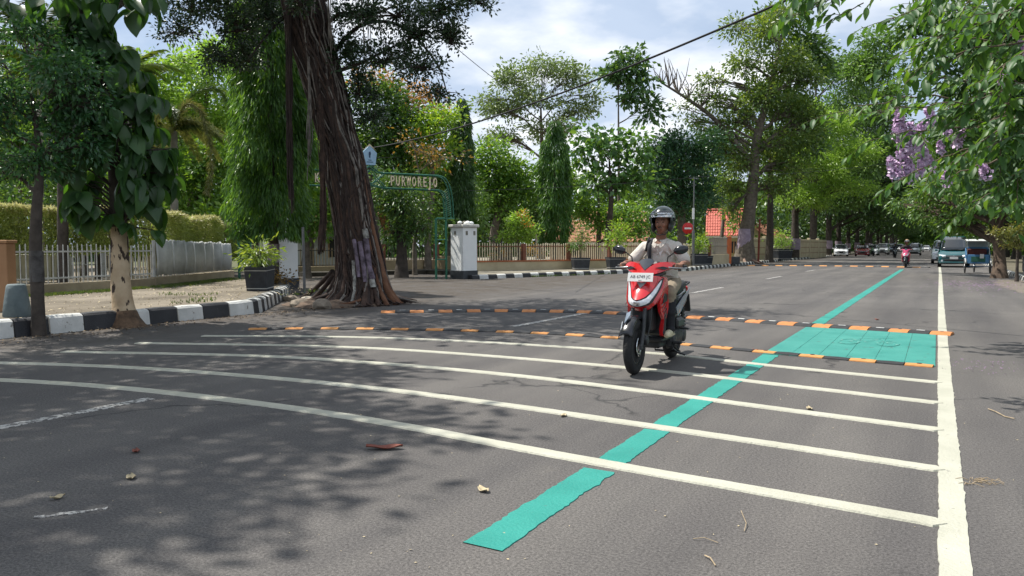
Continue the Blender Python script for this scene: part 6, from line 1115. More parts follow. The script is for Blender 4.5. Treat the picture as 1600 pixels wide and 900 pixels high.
def scooter(loc, rz, red, label, plate=None, name='scooter', group=None, side=BGL, lean=0.0):
    r = empty(name, loc, rz, label=label, cat='motor scooter', group=group)
    S = lambda x, z: .475 + .115 * math.exp(-((z - .70) / .10) ** 2) * math.exp(-(x / .16) ** 2) - .30 * max(0, z - .72) - 3.1 * x * x - .9 * max(0, .66 - z)
    wheel(r, .645, .275, .088, .178, 'front_wheel', .04); wheel(r, -.625, .27, .10, .178, 'rear_wheel', 0, False)
    # apron
    slab([(0, .605, .955), (.05, .612, .957), (.10, .635, .957), (.145, .68, .952), (.175, .75, .935), (.190, .83, .90)], S, .05).build('apron', red, r)
    slab([(0, .655, .735), (.05, .660, .745), (.095, .672, .785), (.125, .70, .83), (.150, .765, .90), (.172, .84, .93), (.181, .90, .935)], S, .03, off=.008).build('lamp_surround', BPL, r)
    hl = slab([(0, .662, .712), (.04, .668, .722), (.08, .682, .745), (.105, .70, .785), (.125, .742, .828), (.148, .80, .875), (.165, .862, .905), (.172, .895, .915)], S, .02, off=.016); hl.build('headlight', LENS, r)
    m = slab([(0, .668, .705), (.03, .675, .712)], S, .01, off=.022); m.build('lamp_bowl', CHR, r)
    slab([(0, .726, .84), (.03, .732, .885), (.065, .752, .925), (.10, .80, .945), (.125, .855, .95), (.138, .90, .95)], S, .03, off=.022).build('nose_panel', red, r)
    slab([(0, .838, .893), (.022, .862, .897), (.046, .888, .899)], S, .02, off=.032).build('nose_emblem', mat('grey_emblem', (.22, .23, .24), .3, nz=(9, .2), coat=.5), r)
    # side wings and leg shield
    for s in (-1, 1):
        m = MB(); o_ = [(.29, .945), (.325, .86), (.355, .76), (.375, .68), (.36, .60), (.30, .52), (.27, .42), (.245, .35), (.20, .33), (.165, .45), (.15, .62), (.15, .80), (.20, .93)]
        out_ = [fz(s * (.188 - .35 * max(0, f - .32) - .03 * (z < .5)), f, z) for f, z in o_]; inn = [p + Vector((-s * .03, 0, 0)) for p in out_]; n = len(o_); m.add(out_ + inn, [tuple(range(n)) if s > 0 else tuple(range(n - 1, -1, -1)), tuple(range(2 * n - 1, n - 1, -1)) if s > 0 else tuple(range(n, 2 * n))] + [(i, (i + 1) % n, n + (i + 1) % n, n + i)[::(-1 if s > 0 else 1)] for i in range(n)]); w_ = m.build('side_wing', red, r)
        m = MB()
        for k in range(5): z = .66 - .035 * k; m.poly([fz(s * .189, .385 - .03 * k, z), fz(s * .189, .26 - .012 * k, z + .045), fz(s * .189, .26 - .012 * k, z + .052), fz(s * .189, .385 - .03 * k, z + .010)], .003, (s, 0, 0))
        m.poly([fz(s * .1885, .345, .735), fz(s * .1885, .28, .775), fz(s * .1885, .28, .785), fz(s * .1885, .34, .75)], .003, (s, 0, 0)); m.build('wing_graphic', mat('graphic_grey', (.16, .10, .10), .3, nz=(9, .3)), w_)
        m = MB(); m.poly([fz(s * .186, .33, .71), fz(s * .186, .28, .78), fz(s * .186, .20, .76), fz(s * .186, .20, .70), fz(s * .186, .34, .68)], .006, (s, 0, 0)); m.build('vent_panel', BPL, w_)
    m = MB(); m.box((0, -.17, .64), (.345, .05, .60), bev=.02, rx=-.12); m.build('leg_shield', BPL, r)
    m = MB(); m.box((0, -.35, .52), (.20, .20, .26), bev=.03); m.build('fork_shroud', BPL, r)
    # fender and fork
    m = MB(); rs = []
    for k in range(13):
        a = math.radians(-22 + 100 * k / 12); rr = .303; hw = .062 * (1 - .55 * (k / 12)) + .008; c = (.645 + 0 * k); f = c + rr * math.sin(math.radians(40) - a + .0) * 1.0; z = .275 + rr * math.cos(math.radians(40) - a); rs.append([fz(x * hw, f, z - (.032 if abs(x) == 1 else (.012 if abs(x) == .8 else 0))) for x in (-1, -.8, -.4, 0, .4, .8, 1)])
    m.rings(rs, 0, False, True, closed=False); o = m.build('front_fender', BGL, r); solid(o, .006, 0)
    m = MB(); m.poly([fz(-.066, .80, .53), fz(-.058, .87, .45), fz(-.045, .90, .40), fz(-.052, .845, .44), fz(-.060, .77, .50)], .008, (-1, 0, 0)); m.poly([fz(-.03, .86, .515), fz(-.05, .74, .60), fz(-.02, .70, .62), fz(0, .78, .585)], .006, (0, -.4, 1)); m.build('fender_trim', BLG, o)
    for s in (-1, 1): m = MB(); m.tube([fz(s * .068, .645, .275), fz(s * .068, .585, .46), fz(s * .062, .52, .64)], [.021, .023, .019], 9); m.box(fz(s * .068, .645, .275), (.03, .05, .06), bev=.01); m.build('fork_leg', ENG, r)
    m = MB(); m.box(fz(.085, .56, .33), (.045, .075, .09), bev=.012, rx=.5); m.build('brake_caliper', ENG, r); m = MB(); m.tube([fz(.10, .55, .37), fz(.12, .50, .55), fz(.10, .42, .75)], .007, 6); m.build('brake_hose', BPL, r)
    # floor, body, seat
    m = MB(); m.box((0, -.02, .30), (.30, .40, .06), bev=.02); m.box((0, .02, .24), (.20, .34, .08), bev=.02); m.build('floorboard', BPL, r)
    m = MB(); rs = []
    for f, zb, zt, w in ((-.12, .33, .62, .10), (-.16, .34, .70, .125), (-.30, .40, .735, .15), (-.50, .46, .745, .155), (-.70, .54, .77, .14), (-.86, .63, .80, .10), (-.95, .70, .81, .05)): rs.append([fz(-w * .7, f, zb), fz(w * .7, f, zb), fz(w * 1.02, f, zb + (zt - zb) * .45), fz(w * .95, f, zt - .03), fz(w * .7, f, zt), fz(-w * .7, f, zt), fz(-w * .95, f, zt - .03), fz(-w * 1.02, f, zb + (zt - zb) * .45)])
    m.rings(rs, 0, True, True); m.build('rear_body', side, r)
    for s in (-1, 1):
        m = MB(); m.poly([fz(s * .157, -.22, .60), fz(s * .163, -.45, .70), fz(s * .150, -.80, .79), fz(s * .157, -.62, .68), fz(s * .160, -.40, .55), fz(s * .155, -.28, .50)], .008, (s, 0, 0)); m.build('side_reflection', BLG, r)  # blue-grey reflection on the dark side panel, laid on as a coloured strip
    m = MB(); rs = []
    for f, z, w, h in ((-.10, .72, .05, .03), (-.14, .735, .10, .05), (-.30, .745, .13, .055), (-.48, .755, .14, .06), (-.55, .78, .14, .075), (-.75, .80, .12, .07), (-.84, .80, .07, .05)): rs.append([fz(-w, f, z - .01), fz(w, f, z - .01), fz(w * .98, f, z + h * .6), fz(w * .7, f, z + h), fz(-w * .7, f, z + h), fz(-w * .98, f, z + h * .6)])
    m.rings(rs, 0, True, True); m.build('seat', SEATM, r)
    m = MB(); m.tube([fz(-.10, -.72, .80), fz(-.12, -.88, .84), fz(0, -.95, .85), fz(.12, -.88, .84), fz(.10, -.72, .80)], .013, 8); m.build('grab_rail', BPL, r); m = MB(); m.box(fz(0, -.97, .76), (.16, .04, .07), bev=.015); m.build('tail_light', mat('tail_red', (.4, .01, .01), .2), r)
    m = MB(); m.box(fz(0, -1.0, .60), (.20, .03, .22), bev=.01, rx=.35); m.build('mudguard', BPL, r)
    # engine, stand, exhaust
    m = MB(); rs = []
    for f, z, h, w in ((-.10, .24, .05, .05), (-.16, .25, .09, .06), (-.30, .27, .10, .065), (-.48, .28, .085, .06), (-.62, .275, .10, .055), (-.72, .27, .05, .04)): rs.append([fz(.085, f, z - h), fz(.085 + w, f, z - h * .8), fz(.085 + w * 1.15, f, z), fz(.085 + w, f, z + h * .8), fz(.085, f, z + h)])
    m.rings(rs, 0, True, True); m.lathe(fz(.15, -.20, .26), [(.07, 0), (.065, .012), (.02, .018)], 16, axis='X'); m.lathe(fz(.14, -.60, .27), [(.075, 0), (.07, .012), (.02, .018)], 16, axis='X'); m.box(fz(0, -.28, .30), (.16, .22, .14), bev=.03); m.build('engine', ENG, r)
    m = MB(); m.box(fz(.12, -.42, .42), (.09, .26, .12), bev=.03); m.build('air_box', BPL, r)
    m = MB(); m.cyl(fz(.11, -.66, .30), fz(.13, -.58, .62), .018, 9); m.tube([fz(.13 + .022 * math.cos(k * 1.1), -.66 + .0021 * k, .34 + .0068 * k) for k in range(36)], .006, 5); m.build('shock_absorber', ENG, r)
    m = MB(); m.tube([fz(-.06, -.10, .20), fz(-.12, -.25, .17), fz(-.14, -.40, .24)], .018, 8); m.lathe(fz(-.145, -.84, .33), [(.01, 0), (.045, .01), (.052, .10), (.052, .38), (.035, .44)], 16, axis='Y'); m.build('exhaust', ENG, r)
    m = MB(); m.tube([fz(.10, -.16, .20), fz(.17, -.22, .13), fz(.24, -.30, .09)], .011, 6); m.box(fz(.21, -.12, .24), (.10, .05, .025), bev=.01); m.tube([fz(-.10, -.32, .18), fz(-.14, -.46, .10), fz(.14, -.46, .10), fz(.10, -.32, .18)], .012, 6); m.build('stand', BPL, r)
    m = MB(); m.box(fz(.20, -.42, .36), (.10, .045, .02), bev=.008); m.box(fz(-.20, -.42, .36), (.10, .045, .02), bev=.008); m.build('foot_peg', BPL, r)
    # steering head
    C = lambda x, z: .36 - 1.7 * x * x - .55 * (z - 1.0)
    slab([(0, .955, 1.008), (.045, .962, 1.045), (.09, .972, 1.078), (.14, .985, 1.092), (.19, 1.005, 1.094), (.225, 1.03, 1.083), (.245, 1.05, 1.068)], C, .16).build('handlebar_cowl', red, r)
    slab([(0, .93, .965), (.10, .94, .975), (.17, .965, .99)], C, .12, off=-.02).build('cowl_base', BPL, r)
    for s in (-1, 1): m = MB(); m.poly([fz(s * .10, C(.10, 1.02) + .006, 1.035), fz(s * .19, C(.19, 1.03) + .006, 1.015), fz(s * .225, C(.225, 1.04) + .006, 1.035), fz(s * .17, C(.17, 1.05) + .006, 1.05)], .01, (0, -1, 0)); m.build('turn_signal', BPL, r)
    slab([(0, 1.012, 1.128), (.03, 1.040, 1.126), (.055, 1.066, 1.118), (.075, 1.084, 1.105)], lambda x, z: .365 - 1.5 * x * x - .75 * (z - 1.0), .008, off=.004).build('windscreen', GLS, r)
    m = MB(); m.box(fz(0, .17, 1.07), (.20, .12, .05), bev=.02); m.build('instrument_panel', BPL, r)
    m = MB(); m.tube([fz(-.35, .13, 1.045), fz(-.18, .22, 1.04), fz(.18, .22, 1.04), fz(.35, .13, 1.045)], .014, 8); m.build('handlebar', BPL, r)
    for s in (-1, 1):
        m = MB(); m.tube([fz(s * .22, .198, 1.042), fz(s * .36, .125, 1.046)], .0185, 10); m.build('grip', SEATM, r)
        m = MB(); m.tube([fz(s * .19, .25, 1.04), fz(s * .26, .255, 1.035), fz(s * .35, .19, 1.03), fz(s * .375, .165, 1.03)], [.009, .008, .007, .010], 6); m.build('brake_lever', ALU, r)
        mr = empty('mirror'); mr.parent = r
        m = MB(); m.tube([fz(s * .18, .20, 1.06), fz(s * .19, .20, 1.14), fz(s * .27, .20, 1.20)], .007, 7); m.build('stalk', BPL, mr)
        m = MB(); m.lathe((0, 0, 0), [(.005, -.022), (.05, -.020), (.066, -.006), (.068, .008), (.064, .012)], 24, axis='Y'); sh = m.build('mirror_shell', BGL, mr); sh.location = fz(s * .325, .205, 1.215); sh.scale = (1.12, 1, .66); sh.rotation_euler = (0, s * -.25, s * .25)
        m = MB(); m.lathe((0, 0, 0), [(.004, .011), (.062, .012), (.063, .0135), (.004, .0135)], 24, axis='Y'); g_ = m.build('mirror_glass', MIR, sh)
    if plate:
        pl = empty('number_plate'); pl.parent = r; pl.location = fz(-.005, .475, .945); pl.rotation_euler = (-.30, 0, 0)
        m = MB(); m.box((0, 0, 0), (.262, .004, .090), bev=.002); m.build('plate', PLW, pl); m = MB(); m.box((0, .012, .0), (.18, .02, .05)); m.build('bracket', BPL, pl)
        for txt, x, z, sz in plate:
            o = text_mesh('plate_text', txt, sz, .0006, INK, pl); o.location = (x, -.0035, z); o.rotation_euler = (PI / 2, 0, 0)
    return r
def capsule(m, a, b, ra, rb, n=12, k=4):
    a, b = Vector(a), Vector(b); t = (b - a).normalized(); pts = []; rr = []
    for j in range(k + 1): u = math.sin(PI / 2 * j / k); pts.append(a - t * ra * (1 - u)); rr.append(max(.001, ra * math.cos(PI / 2 * (1 - j / k)) if False else ra * math.sqrt(max(1e-4, 1 - (1 - u) ** 2))))
    for j in range(k + 1): u = 1 - math.cos(PI / 2 * j / k) if False else j / k; pts.append(b + t * rb * u); rr.append(max(.001, rb * math.sqrt(max(1e-4, 1 - u * u))))
    m.tube(pts, rr, n, 0, True, True)
def fuse(o, vox, sm=6, f=.5):
    r = o.modifiers.new('fuse', 'REMESH'); r.mode = 'VOXEL'; r.voxel_size = vox; r.use_smooth_shade = True; s = o.modifiers.new('soft', 'SMOOTH'); s.iterations = sm; s.factor = f; return o
CLEAR = bpy.data.materials.new('clear_visor'); CLEAR.use_nodes = True; t = CLEAR.node_tree; t.nodes.clear(); o_ = t.nodes.new('ShaderNodeOutputMaterial'); a_ = t.nodes.new('ShaderNodeBsdfTransparent'); a_.inputs[0].default_value = (.86, .88, .90, 1); g_ = t.nodes.new('ShaderNodeBsdfGlossy'); g_.inputs['Roughness'].default_value = .05; f_ = t.nodes.new('ShaderNodeFresnel'); f_.inputs[0].default_value = 2.3; x_ = t.nodes.new('ShaderNodeMixShader'); x_.inputs[0].default_value = .45; t.links.new(a_.outputs[0], x_.inputs[1]); t.links.new(g_.outputs[0], x_.inputs[2]); t.links.new(x_.outputs[0], o_.inputs[0])
def shell(c, r, az0, az1, el0, el1, keep=None, n=36, mth=20):
    m = MB(); 
    def P(i, j): a = az0 + (az1 - az0) * i / n; e = el0 + (el1 - el0) * j / mth; return Vector(c) + Vector((r[0] * math.sin(a) * math.cos(e), -r[1] * math.cos(a) * math.cos(e), r[2] * math.sin(e)))
    V = [P(i, j) for i in range(n + 1) for j in range(mth + 1)]; Fs = []
    for i in range(n):
        for j in range(mth):
            a = az0 + (az1 - az0) * (i + .5) / n; e = el0 + (el1 - el0) * (j + .5) / mth
            if keep is None or keep(a, e): q = i * (mth + 1) + j; Fs.append((q, q + mth + 1, q + mth + 2, q + 1))
    m.add(V, Fs, 0, True); return m
def rider(loc, rz, label, M_, vox=.0075, hero=True, group=None, long=False):
    """seated on the scooter; local frame as the scooter's"""
    r = empty('person', loc, rz, label=label, cat='person', group=group); J = dict(hip=(.10, -.31, .86), knee=(.185, .10, .785), ank=(.165, .02, .375), sh=(.172, -.175, 1.245), el=(.305, -.085, 1.07), wr=(.305, .075, 1.075))
    q = lambda p, s: fz(p[0] * s, p[1], p[2]); b = MB(); hc = fz(.03, -.135, 1.497)
    # body: one continuous surface
    b.ell(hc, (.078, .092, .112), 20, 14); b.ell(hc + Vector((0, -.025, -.060)), (.055, .060, .055), 14, 10); b.ell(hc + Vector((0, -.092, -.020)), (.013, .018, .024), 10, 8); b.ell(hc + Vector((0, -.086, .002)), (.009, .010, .03), 8, 6)
    for s in (-1, 1): b.ell(hc + Vector((s * .030, -.078, .022)), (.024, .012, .010), 8, 6); b.ell(hc + Vector((s * .036, -.070, -.028)), (.020, .018, .018), 8, 6); b.ell(hc + Vector((s * .080, .005, -.01)), (.010, .018, .03), 8, 6)
    b.ell(hc + Vector((0, -.083, -.057)), (.022, .012, .007), 8, 6); b.ell(hc + Vector((0, -.080, -.070)), (.019, .012, .007), 8, 6)
    capsule(b, fz(.005, -.16, 1.33), fz(.022, -.145, 1.43), .056, .053); b.ell(fz(0, -.19, 1.17), (.145, .105, .19), 16, 10); b.ell(fz(0, -.27, .95), (.13, .11, .15), 16, 10)
    for s in (-1, 1):
        capsule(b, q(J['sh'], s), q(J['el'], s), .045, .038); capsule(b, q(J['el'], s), q(J['wr'], s), .039, .027); capsule(b, fz(s * .08, -.18, 1.255), q(J['sh'], s), .048, .044)
        # hand closed round the grip: palm, four fingers, thumb
        w_ = q(J['wr'], s); g0 = fz(s * .30, .155, 1.044); b.ell(fz(s * .303, .115, 1.068), (.040, .044, .019), 12, 8); gd = (fz(s * .36, .125, 1.046) - fz(s * .22, .198, 1.042)).normalized()
        for k, (L1, rr) in enumerate(((.030, .0088), (.033, .0092), (.031, .0088), (.026, .0078))):
            c = g0 + gd * (-.034 + .022 * k); top = c + Vector((0, .005, .030)); kn = c + Vector((0, -.026, .022)); mid_ = c + Vector((0, -.033, -.006)); tip = c + Vector((0, -.012, -.027)); capsule(b, top, kn, rr * 1.05, rr, 7, 2); capsule(b, kn, mid_, rr, rr * .95, 7, 2); capsule(b, mid_, tip, rr * .95, rr * .8, 7, 2)
        c = g0 - gd * .052; capsule(b, fz(s * .275, .125, 1.058), c + Vector((0, .008, -.012)), .012, .010, 7, 2); capsule(b, c + Vector((0, .008, -.012)), c + Vector((0, -.018, -.022)), .010, .008, 7, 2)
        capsule(b, q(J['hip'], s), q(J['knee'], s), .078, .055); capsule(b, q(J['knee'], s), q(J['ank'], s), .054, .036); capsule(b, q(J['ank'], s), fz(s * .175, .11, .345), .036, .030)
    fuse(b.build('body', M_['skin'], r), vox, 3)
    if hero: m = MB(); m.poly([fz(.004, -.0525, 1.225), fz(.042, -.066, 1.29), fz(.0, -.085, 1.325), fz(-.034, -.066, 1.29)], .004, (0, -1, .2)); m.build('throat', M_['skin'], r)
    # shirt
    b = MB()
    for c, rd in ((fz(0, -.175, 1.235), (.205, .125, .10)), (fz(0, -.19, 1.12), (.178, .128, .16)), (fz(0, -.235, .98), (.172, .135, .13)), (fz(0, -.26, .90), (.175, .145, .09))): b.ell(c, rd, 20, 12)
    capsule(b, fz(-.13, -.175, 1.250), fz(0, -.17, 1.290), .062, .066); capsule(b, fz(.13, -.175, 1.250), fz(0, -.17, 1.290), .062, .066); capsule(b, fz(0, -.172, 1.285), fz(.004, -.168, 1.305), .078, .060)
    for s in (-1, 1):
        el = q(J['el'], s); sh = q(J['sh'], s); e2 = sh.lerp(el, .74 if not long else 1.0); capsule(b, sh, e2, .062, .066)
        if long: capsule(b, el, q(J['wr'], s), .056, .042)
        for k in range(3): c = sh.lerp(e2, .35 + .28 * k); b.ell(c + Vector((0, .02, -.03)), (.07, .03, .016), 10, 6, rot=Matrix.Rotation(s * .5, 3, 'Y'))
    for k in range(6): b.ell(fz(R.uniform(-.12, .12), -.11 - .02 * k, .90 + .045 * k), (.075, .02, .012), 10, 6, rot=Matrix.Rotation(R.uniform(-.6, .6), 3, 'Y'))
    for s_, x_, z_, a__ in ((1, .12, 1.17, .8), (-1, -.12, 1.17, -.8), (1, .10, 1.06, .55), (-1, -.10, 1.05, -.55), (1, .13, 1.24, 1.0), (-1, -.13, 1.24, -1.0)): b.ell(fz(x_, -.075, z_), (.07, .016, .010), 10, 6, rot=Matrix.Rotation(a__, 3, 'Y'))
    sh_ = fuse(b.build('shirt', M_['shirt'], r), vox * 1.15, 4)
    if hero:
        m = MB()                                                # collar, placket, chest emblem, sling strap
        for s in (-1, 1):
            m.poly([fz(.004 + s * .010, -.058, 1.268), fz(.004 + s * .030, -.050, 1.232), fz(.004 + s * .072, -.068, 1.270), fz(.006 + s * .088, -.125, 1.315), fz(.008 + s * .070, -.150, 1.335), fz(.006 + s * .046, -.086, 1.310)], .008, (0, -1, .2))
        o = m.build('collar', M_['shirt'], sh_); m = MB(); m.box(fz(.004, -.052, 1.215), (.022, .006, .09), rx=.25); m.build('placket', M_['shirt'], sh_)
        m = MB(); [m.ell(fz(.004, -.046, 1.245 - .034 * k), (.004, .003, .004), 8, 6) for k in range(3)]; m.build('buttons', PLW, sh_)
        m = MB(); m.add([fz(.020, -.042, 1.185), fz(.044, -.045, 1.200), (.064, .052, 1.212), (.046, .046, 1.176), (.040, .044, 1.150), (.030, .043, 1.165)], [(0, 1, 5), (1, 2, 3), (1, 3, 5), (3, 4, 5)]); o = m.build('chest_emblem', PLW, sh_); solid(o, .003, 0)
    m = MB(); spth = [(-.080, -.25, 1.29), (-.082, -.175, 1.338), (-.084, -.105, 1.31), (-.086, -.058, 1.25), (-.084, -.050, 1.17), (-.080, -.060, 1.08), (-.07, -.085, .98), (-.05, -.10, .92)]
    if hero:
        rs = []; 
        for p in smooth([fz(*p) for p in spth], 5): rs.append([p + Vector((-.021, -.004, 0)), p + Vector((0, -.008, 0)), p + Vector((.021, -.004, 0))])
        m.rings(rs, 0, False, True, closed=False); m.tube(smooth([fz(-.105, -.10, 1.345), fz(-.118, -.066, 1.27), fz(-.128, -.066, 1.20)], 4), .008, 6); o = m.build('sling_strap', mat('black_webbing', (.02, .02, .026), .8, nz=(60, .3)), sh_); solid(o, .005, 0)
    # trousers, lower legs, shoes
    b = MB(); b.ell(fz(0, -.30, .87), (.165, .15, .11), 16, 10)
    for s in (-1, 1): capsule(b, q(J['hip'], s), q(J['knee'], s), .092, .070); capsule(b, q(J['knee'], s), fz(s * .182, .085, .70), .070, .064); [b.ell(q(J['hip'], s).lerp(q(J['knee'], s), .45 + .2 * k) + Vector((0, 0, .035)), (.06, .02, .03), 10, 6) for k in range(3)]
    fuse(b.build('trousers', M_['trousers'], r), vox * 1.2, 4)
    b = MB()
    for s in (-1, 1): capsule(b, fz(s * .183, .085, .715), q(J['ank'], s), .066, .050); b.ell(fz(s * .17, .03, .40), (.056, .062, .04), 12, 8); b.ell(fz(s * .18, .06, .58), (.062, .07, .06), 12, 8)
    fuse(b.build('leg_covers', M_['legs'], r), vox * 1.2, 3)
    for s in (-1, 1):
        b = MB(); capsule(b, fz(s * .168, -.015, .365), fz(s * .182, .175, .355), .038, .036); capsule(b, fz(s * .166, -.01, .375), fz(s * .168, .03, .415), .042, .044); capsule(b, fz(s * .168, -.02, .352), fz(s * .184, .19, .350), .034, .033); sh2 = fuse(b.build('shoe', M_['shoe'], r), .008, 3)
        m = MB(); m.rings([[fz(s * (.174 + .013 * u) + dx, -.055 + .275 * u, z) for dx, z in ((-.04 * k, .331), (.04 * k, .331), (.042 * k, .345), (-.042 * k, .345))] for u, k in ((0, .5), (.08, .85), (.3, .85), (.6, 1), (.85, .95), (1, .45))], 0, True, True); m.build('sole', mat('shoe_sole', (.42, .38, .25), .7), sh2)
        if hero: m = MB(); [m.tube([fz(s * .176 - .022, .04 + .025 * k, .398 - .006 * k), fz(s * .176, .045 + .025 * k, .404 - .006 * k), fz(s * .176 + .022, .04 + .025 * k, .398 - .006 * k)], .003, 5) for k in range(4)]; m.build('laces', PLW, sh2)
    # face details
    if hero:
        for s in (-1, 1): m = MB(); m.ell(hc + Vector((s * .030, -.0855, .006)), (.013, .005, .0055), 10, 6); m.build('eye', mat('eye_dark', (.03, .025, .022), .25), r)
        m = MB()
        for s in (-1, 1): m.tube([hc + Vector((s * .014, -.093, .026)), hc + Vector((s * .032, -.091, .031)), hc + Vector((s * .048, -.080, .026))], .0035, 5)
        m.tube([hc + Vector((-.022, -.094, -.048)), hc + Vector((0, -.099, -.045)), hc + Vector((.022, -.094, -.048))], .0028, 5); m.build('brows_and_moustache', mat('hair_black', (.012, .01, .009), .7), r)
        m = MB(); m.tube([hc + Vector((-.021, -.0925, -.062)), hc + Vector((0, -.098, -.063)), hc + Vector((.021, -.0925, -.062))], .0035, 6); m.build('lips', mat('lip', (.17, .065, .045), .5), r)
    hroot = empty('helmet'); hroot.parent = r; c = hc + Vector((0, .012, .030)); R_ = (.132, .152, .150)
    keep = lambda a, e: not (abs(a) < math.radians(58) and e < math.radians(20)) and e > math.radians(-50 if abs(a) < math.radians(110) else -38)
    o = shell(c, R_, -PI, PI, math.radians(-55), PI / 2 * .999, keep, 48, 26).build('helmet_shell', M_['helmet'], hroot); solid(o, .022, -1)
    o = shell(c, (.136, .158, .154), -math.radians(58), math.radians(58), math.radians(18), math.radians(36), None, 20, 6).build('helmet_brow', mat('helmet_dark_brow', (.02, .022, .026), .2, nz=(5, .2), coat=.8), hroot); solid(o, .006, 1)
    m = MB(); rs = []
    for i in range(13): a = math.radians(-58 + 116 * i / 12); u = math.cos(a); rs.append([c + Vector((.133 * math.sin(a), -.150 * math.cos(a), .060)), c + Vector((.140 * math.sin(a), -(.150 * math.cos(a) + .045 * max(0, u - .4)), .052)), c + Vector((.133 * math.sin(a), -.150 * math.cos(a), .050))])
    m.rings(rs, 0, True, True); m.build('peak', BPL, hroot)
    o = shell(c, (.146, .170, .160), -math.radians(76), math.radians(76), math.radians(9), math.radians(27), None, 28, 10).build('visor', CLEAR, hroot); solid(o, .0025, 1)
    m = MB(); [m.lathe(c + Vector((s * .132, -.02, .012)), [(.022, -.008), (.024, 0), (.02, .008)], 14, axis='X') for s in (-1, 1)]; m.build('visor_pivot', BPL, hroot)
    m = MB(); [m.ell(c + Vector((s * .092, -.035, -.075)), (.022, .055, .055), 12, 8) for s in (-1, 1)]; m.build('cheek_pad', BPL, hroot); m = MB(); m.tube([c + Vector((-.088, -.05, -.10)), c + Vector((-.05, -.075, -.148)), c + Vector((0, -.085, -.158)), c + Vector((.05, -.075, -.148)), c + Vector((.088, -.05, -.10))], .007, 6); m.build('chin_strap', BPL, hroot)
    return r
REDP = mat('red_body_paint', (.50, .012, .016), .22, nz=(3, .08), coat=1.0); SKIN = mat('skin_brown', (.17, .078, .045), .5, nz=(22, .12), col2=(.25, .12, .075), bump=(60, .25)); PINK = mat('pink_body_paint', (.55, .04, .14), .25, nz=(3, .1), coat=1.0)
hero_pos = (-2.565, 7.62, 0)
scooter(hero_pos, .02, REDP, 'red motor scooter with a white number plate, ridden by the helmeted man', plate=[('AB 6749 JC', 0, -.010, .044), ('06.27', .0, -.038, .014)])
rider(hero_pos, .02, 'man in a beige polo shirt and open faced dark helmet riding the red scooter', dict(skin=SKIN, shirt=mat('beige_polo', (.50, .465, .42), .85, nz=(12, .08), bump=(13, .85)), trousers=mat('khaki_cloth', (.20, .165, .12), .9, nz=(10, .3), col2=(.30, .25, .18), bump=(16, .8)), legs=mat('black_cloth', (.014, .015, .02), .85, nz=(10, .3), bump=(150, .2)), shoe=mat('cream_canvas', (.55, .51, .36), .8, nz=(20, .2), bump=(120, .2)), helmet=mat('dark_green_helmet', (.006, .016, .015), .22, nz=(4, .2), coat=.35)))
fp = gp(1414, 418.5); fpos = (fp.x, fp.y + .9, 0)
scooter(fpos, .0, PINK, 'pink and red scooter coming down the far end of the green line', side=mat('dark_pink', (.3, .03, .06), .3))
rider(fpos, .0, 'far rider in pink clothes with a black top and tan helmet', dict(skin=SKIN, shirt=mat('black_top', (.02, .012, .014), .8), trousers=mat('pink_cloth', (.50, .16, .14), .8), legs=mat('pink_cloth2', (.45, .18, .15), .8), shoe=BPL, helmet=mat('tan_helmet', (.30, .20, .10), .35)), vox=.02, hero=False, long=True)
# sleeves of the far rider are pink over the forearms
p_ = at(1398, 399, 84); scooter((p_.x, p_.y, 0), .15, BGL, 'black scooter far up the road left of the pink one'); rider((p_.x, p_.y, 0), .15, 'small dark figure on the black scooter far up the road', dict(skin=SKIN, shirt=mat('dark_jacket', (.02, .022, .03), .8), trousers=mat('dark_jeans', (.03, .035, .05), .8), legs=mat('dark_jeans', (.03, .035, .05), .8), shoe=BPL, helmet=BGL), vox=.03, hero=False, long=True)
p_ = at(1361, 400, 98); scooter((p_.x, p_.y, 0), .5, mat('light_green_paint', (.25, .42, .22), .3), 'pale green scooter parked behind the red car')

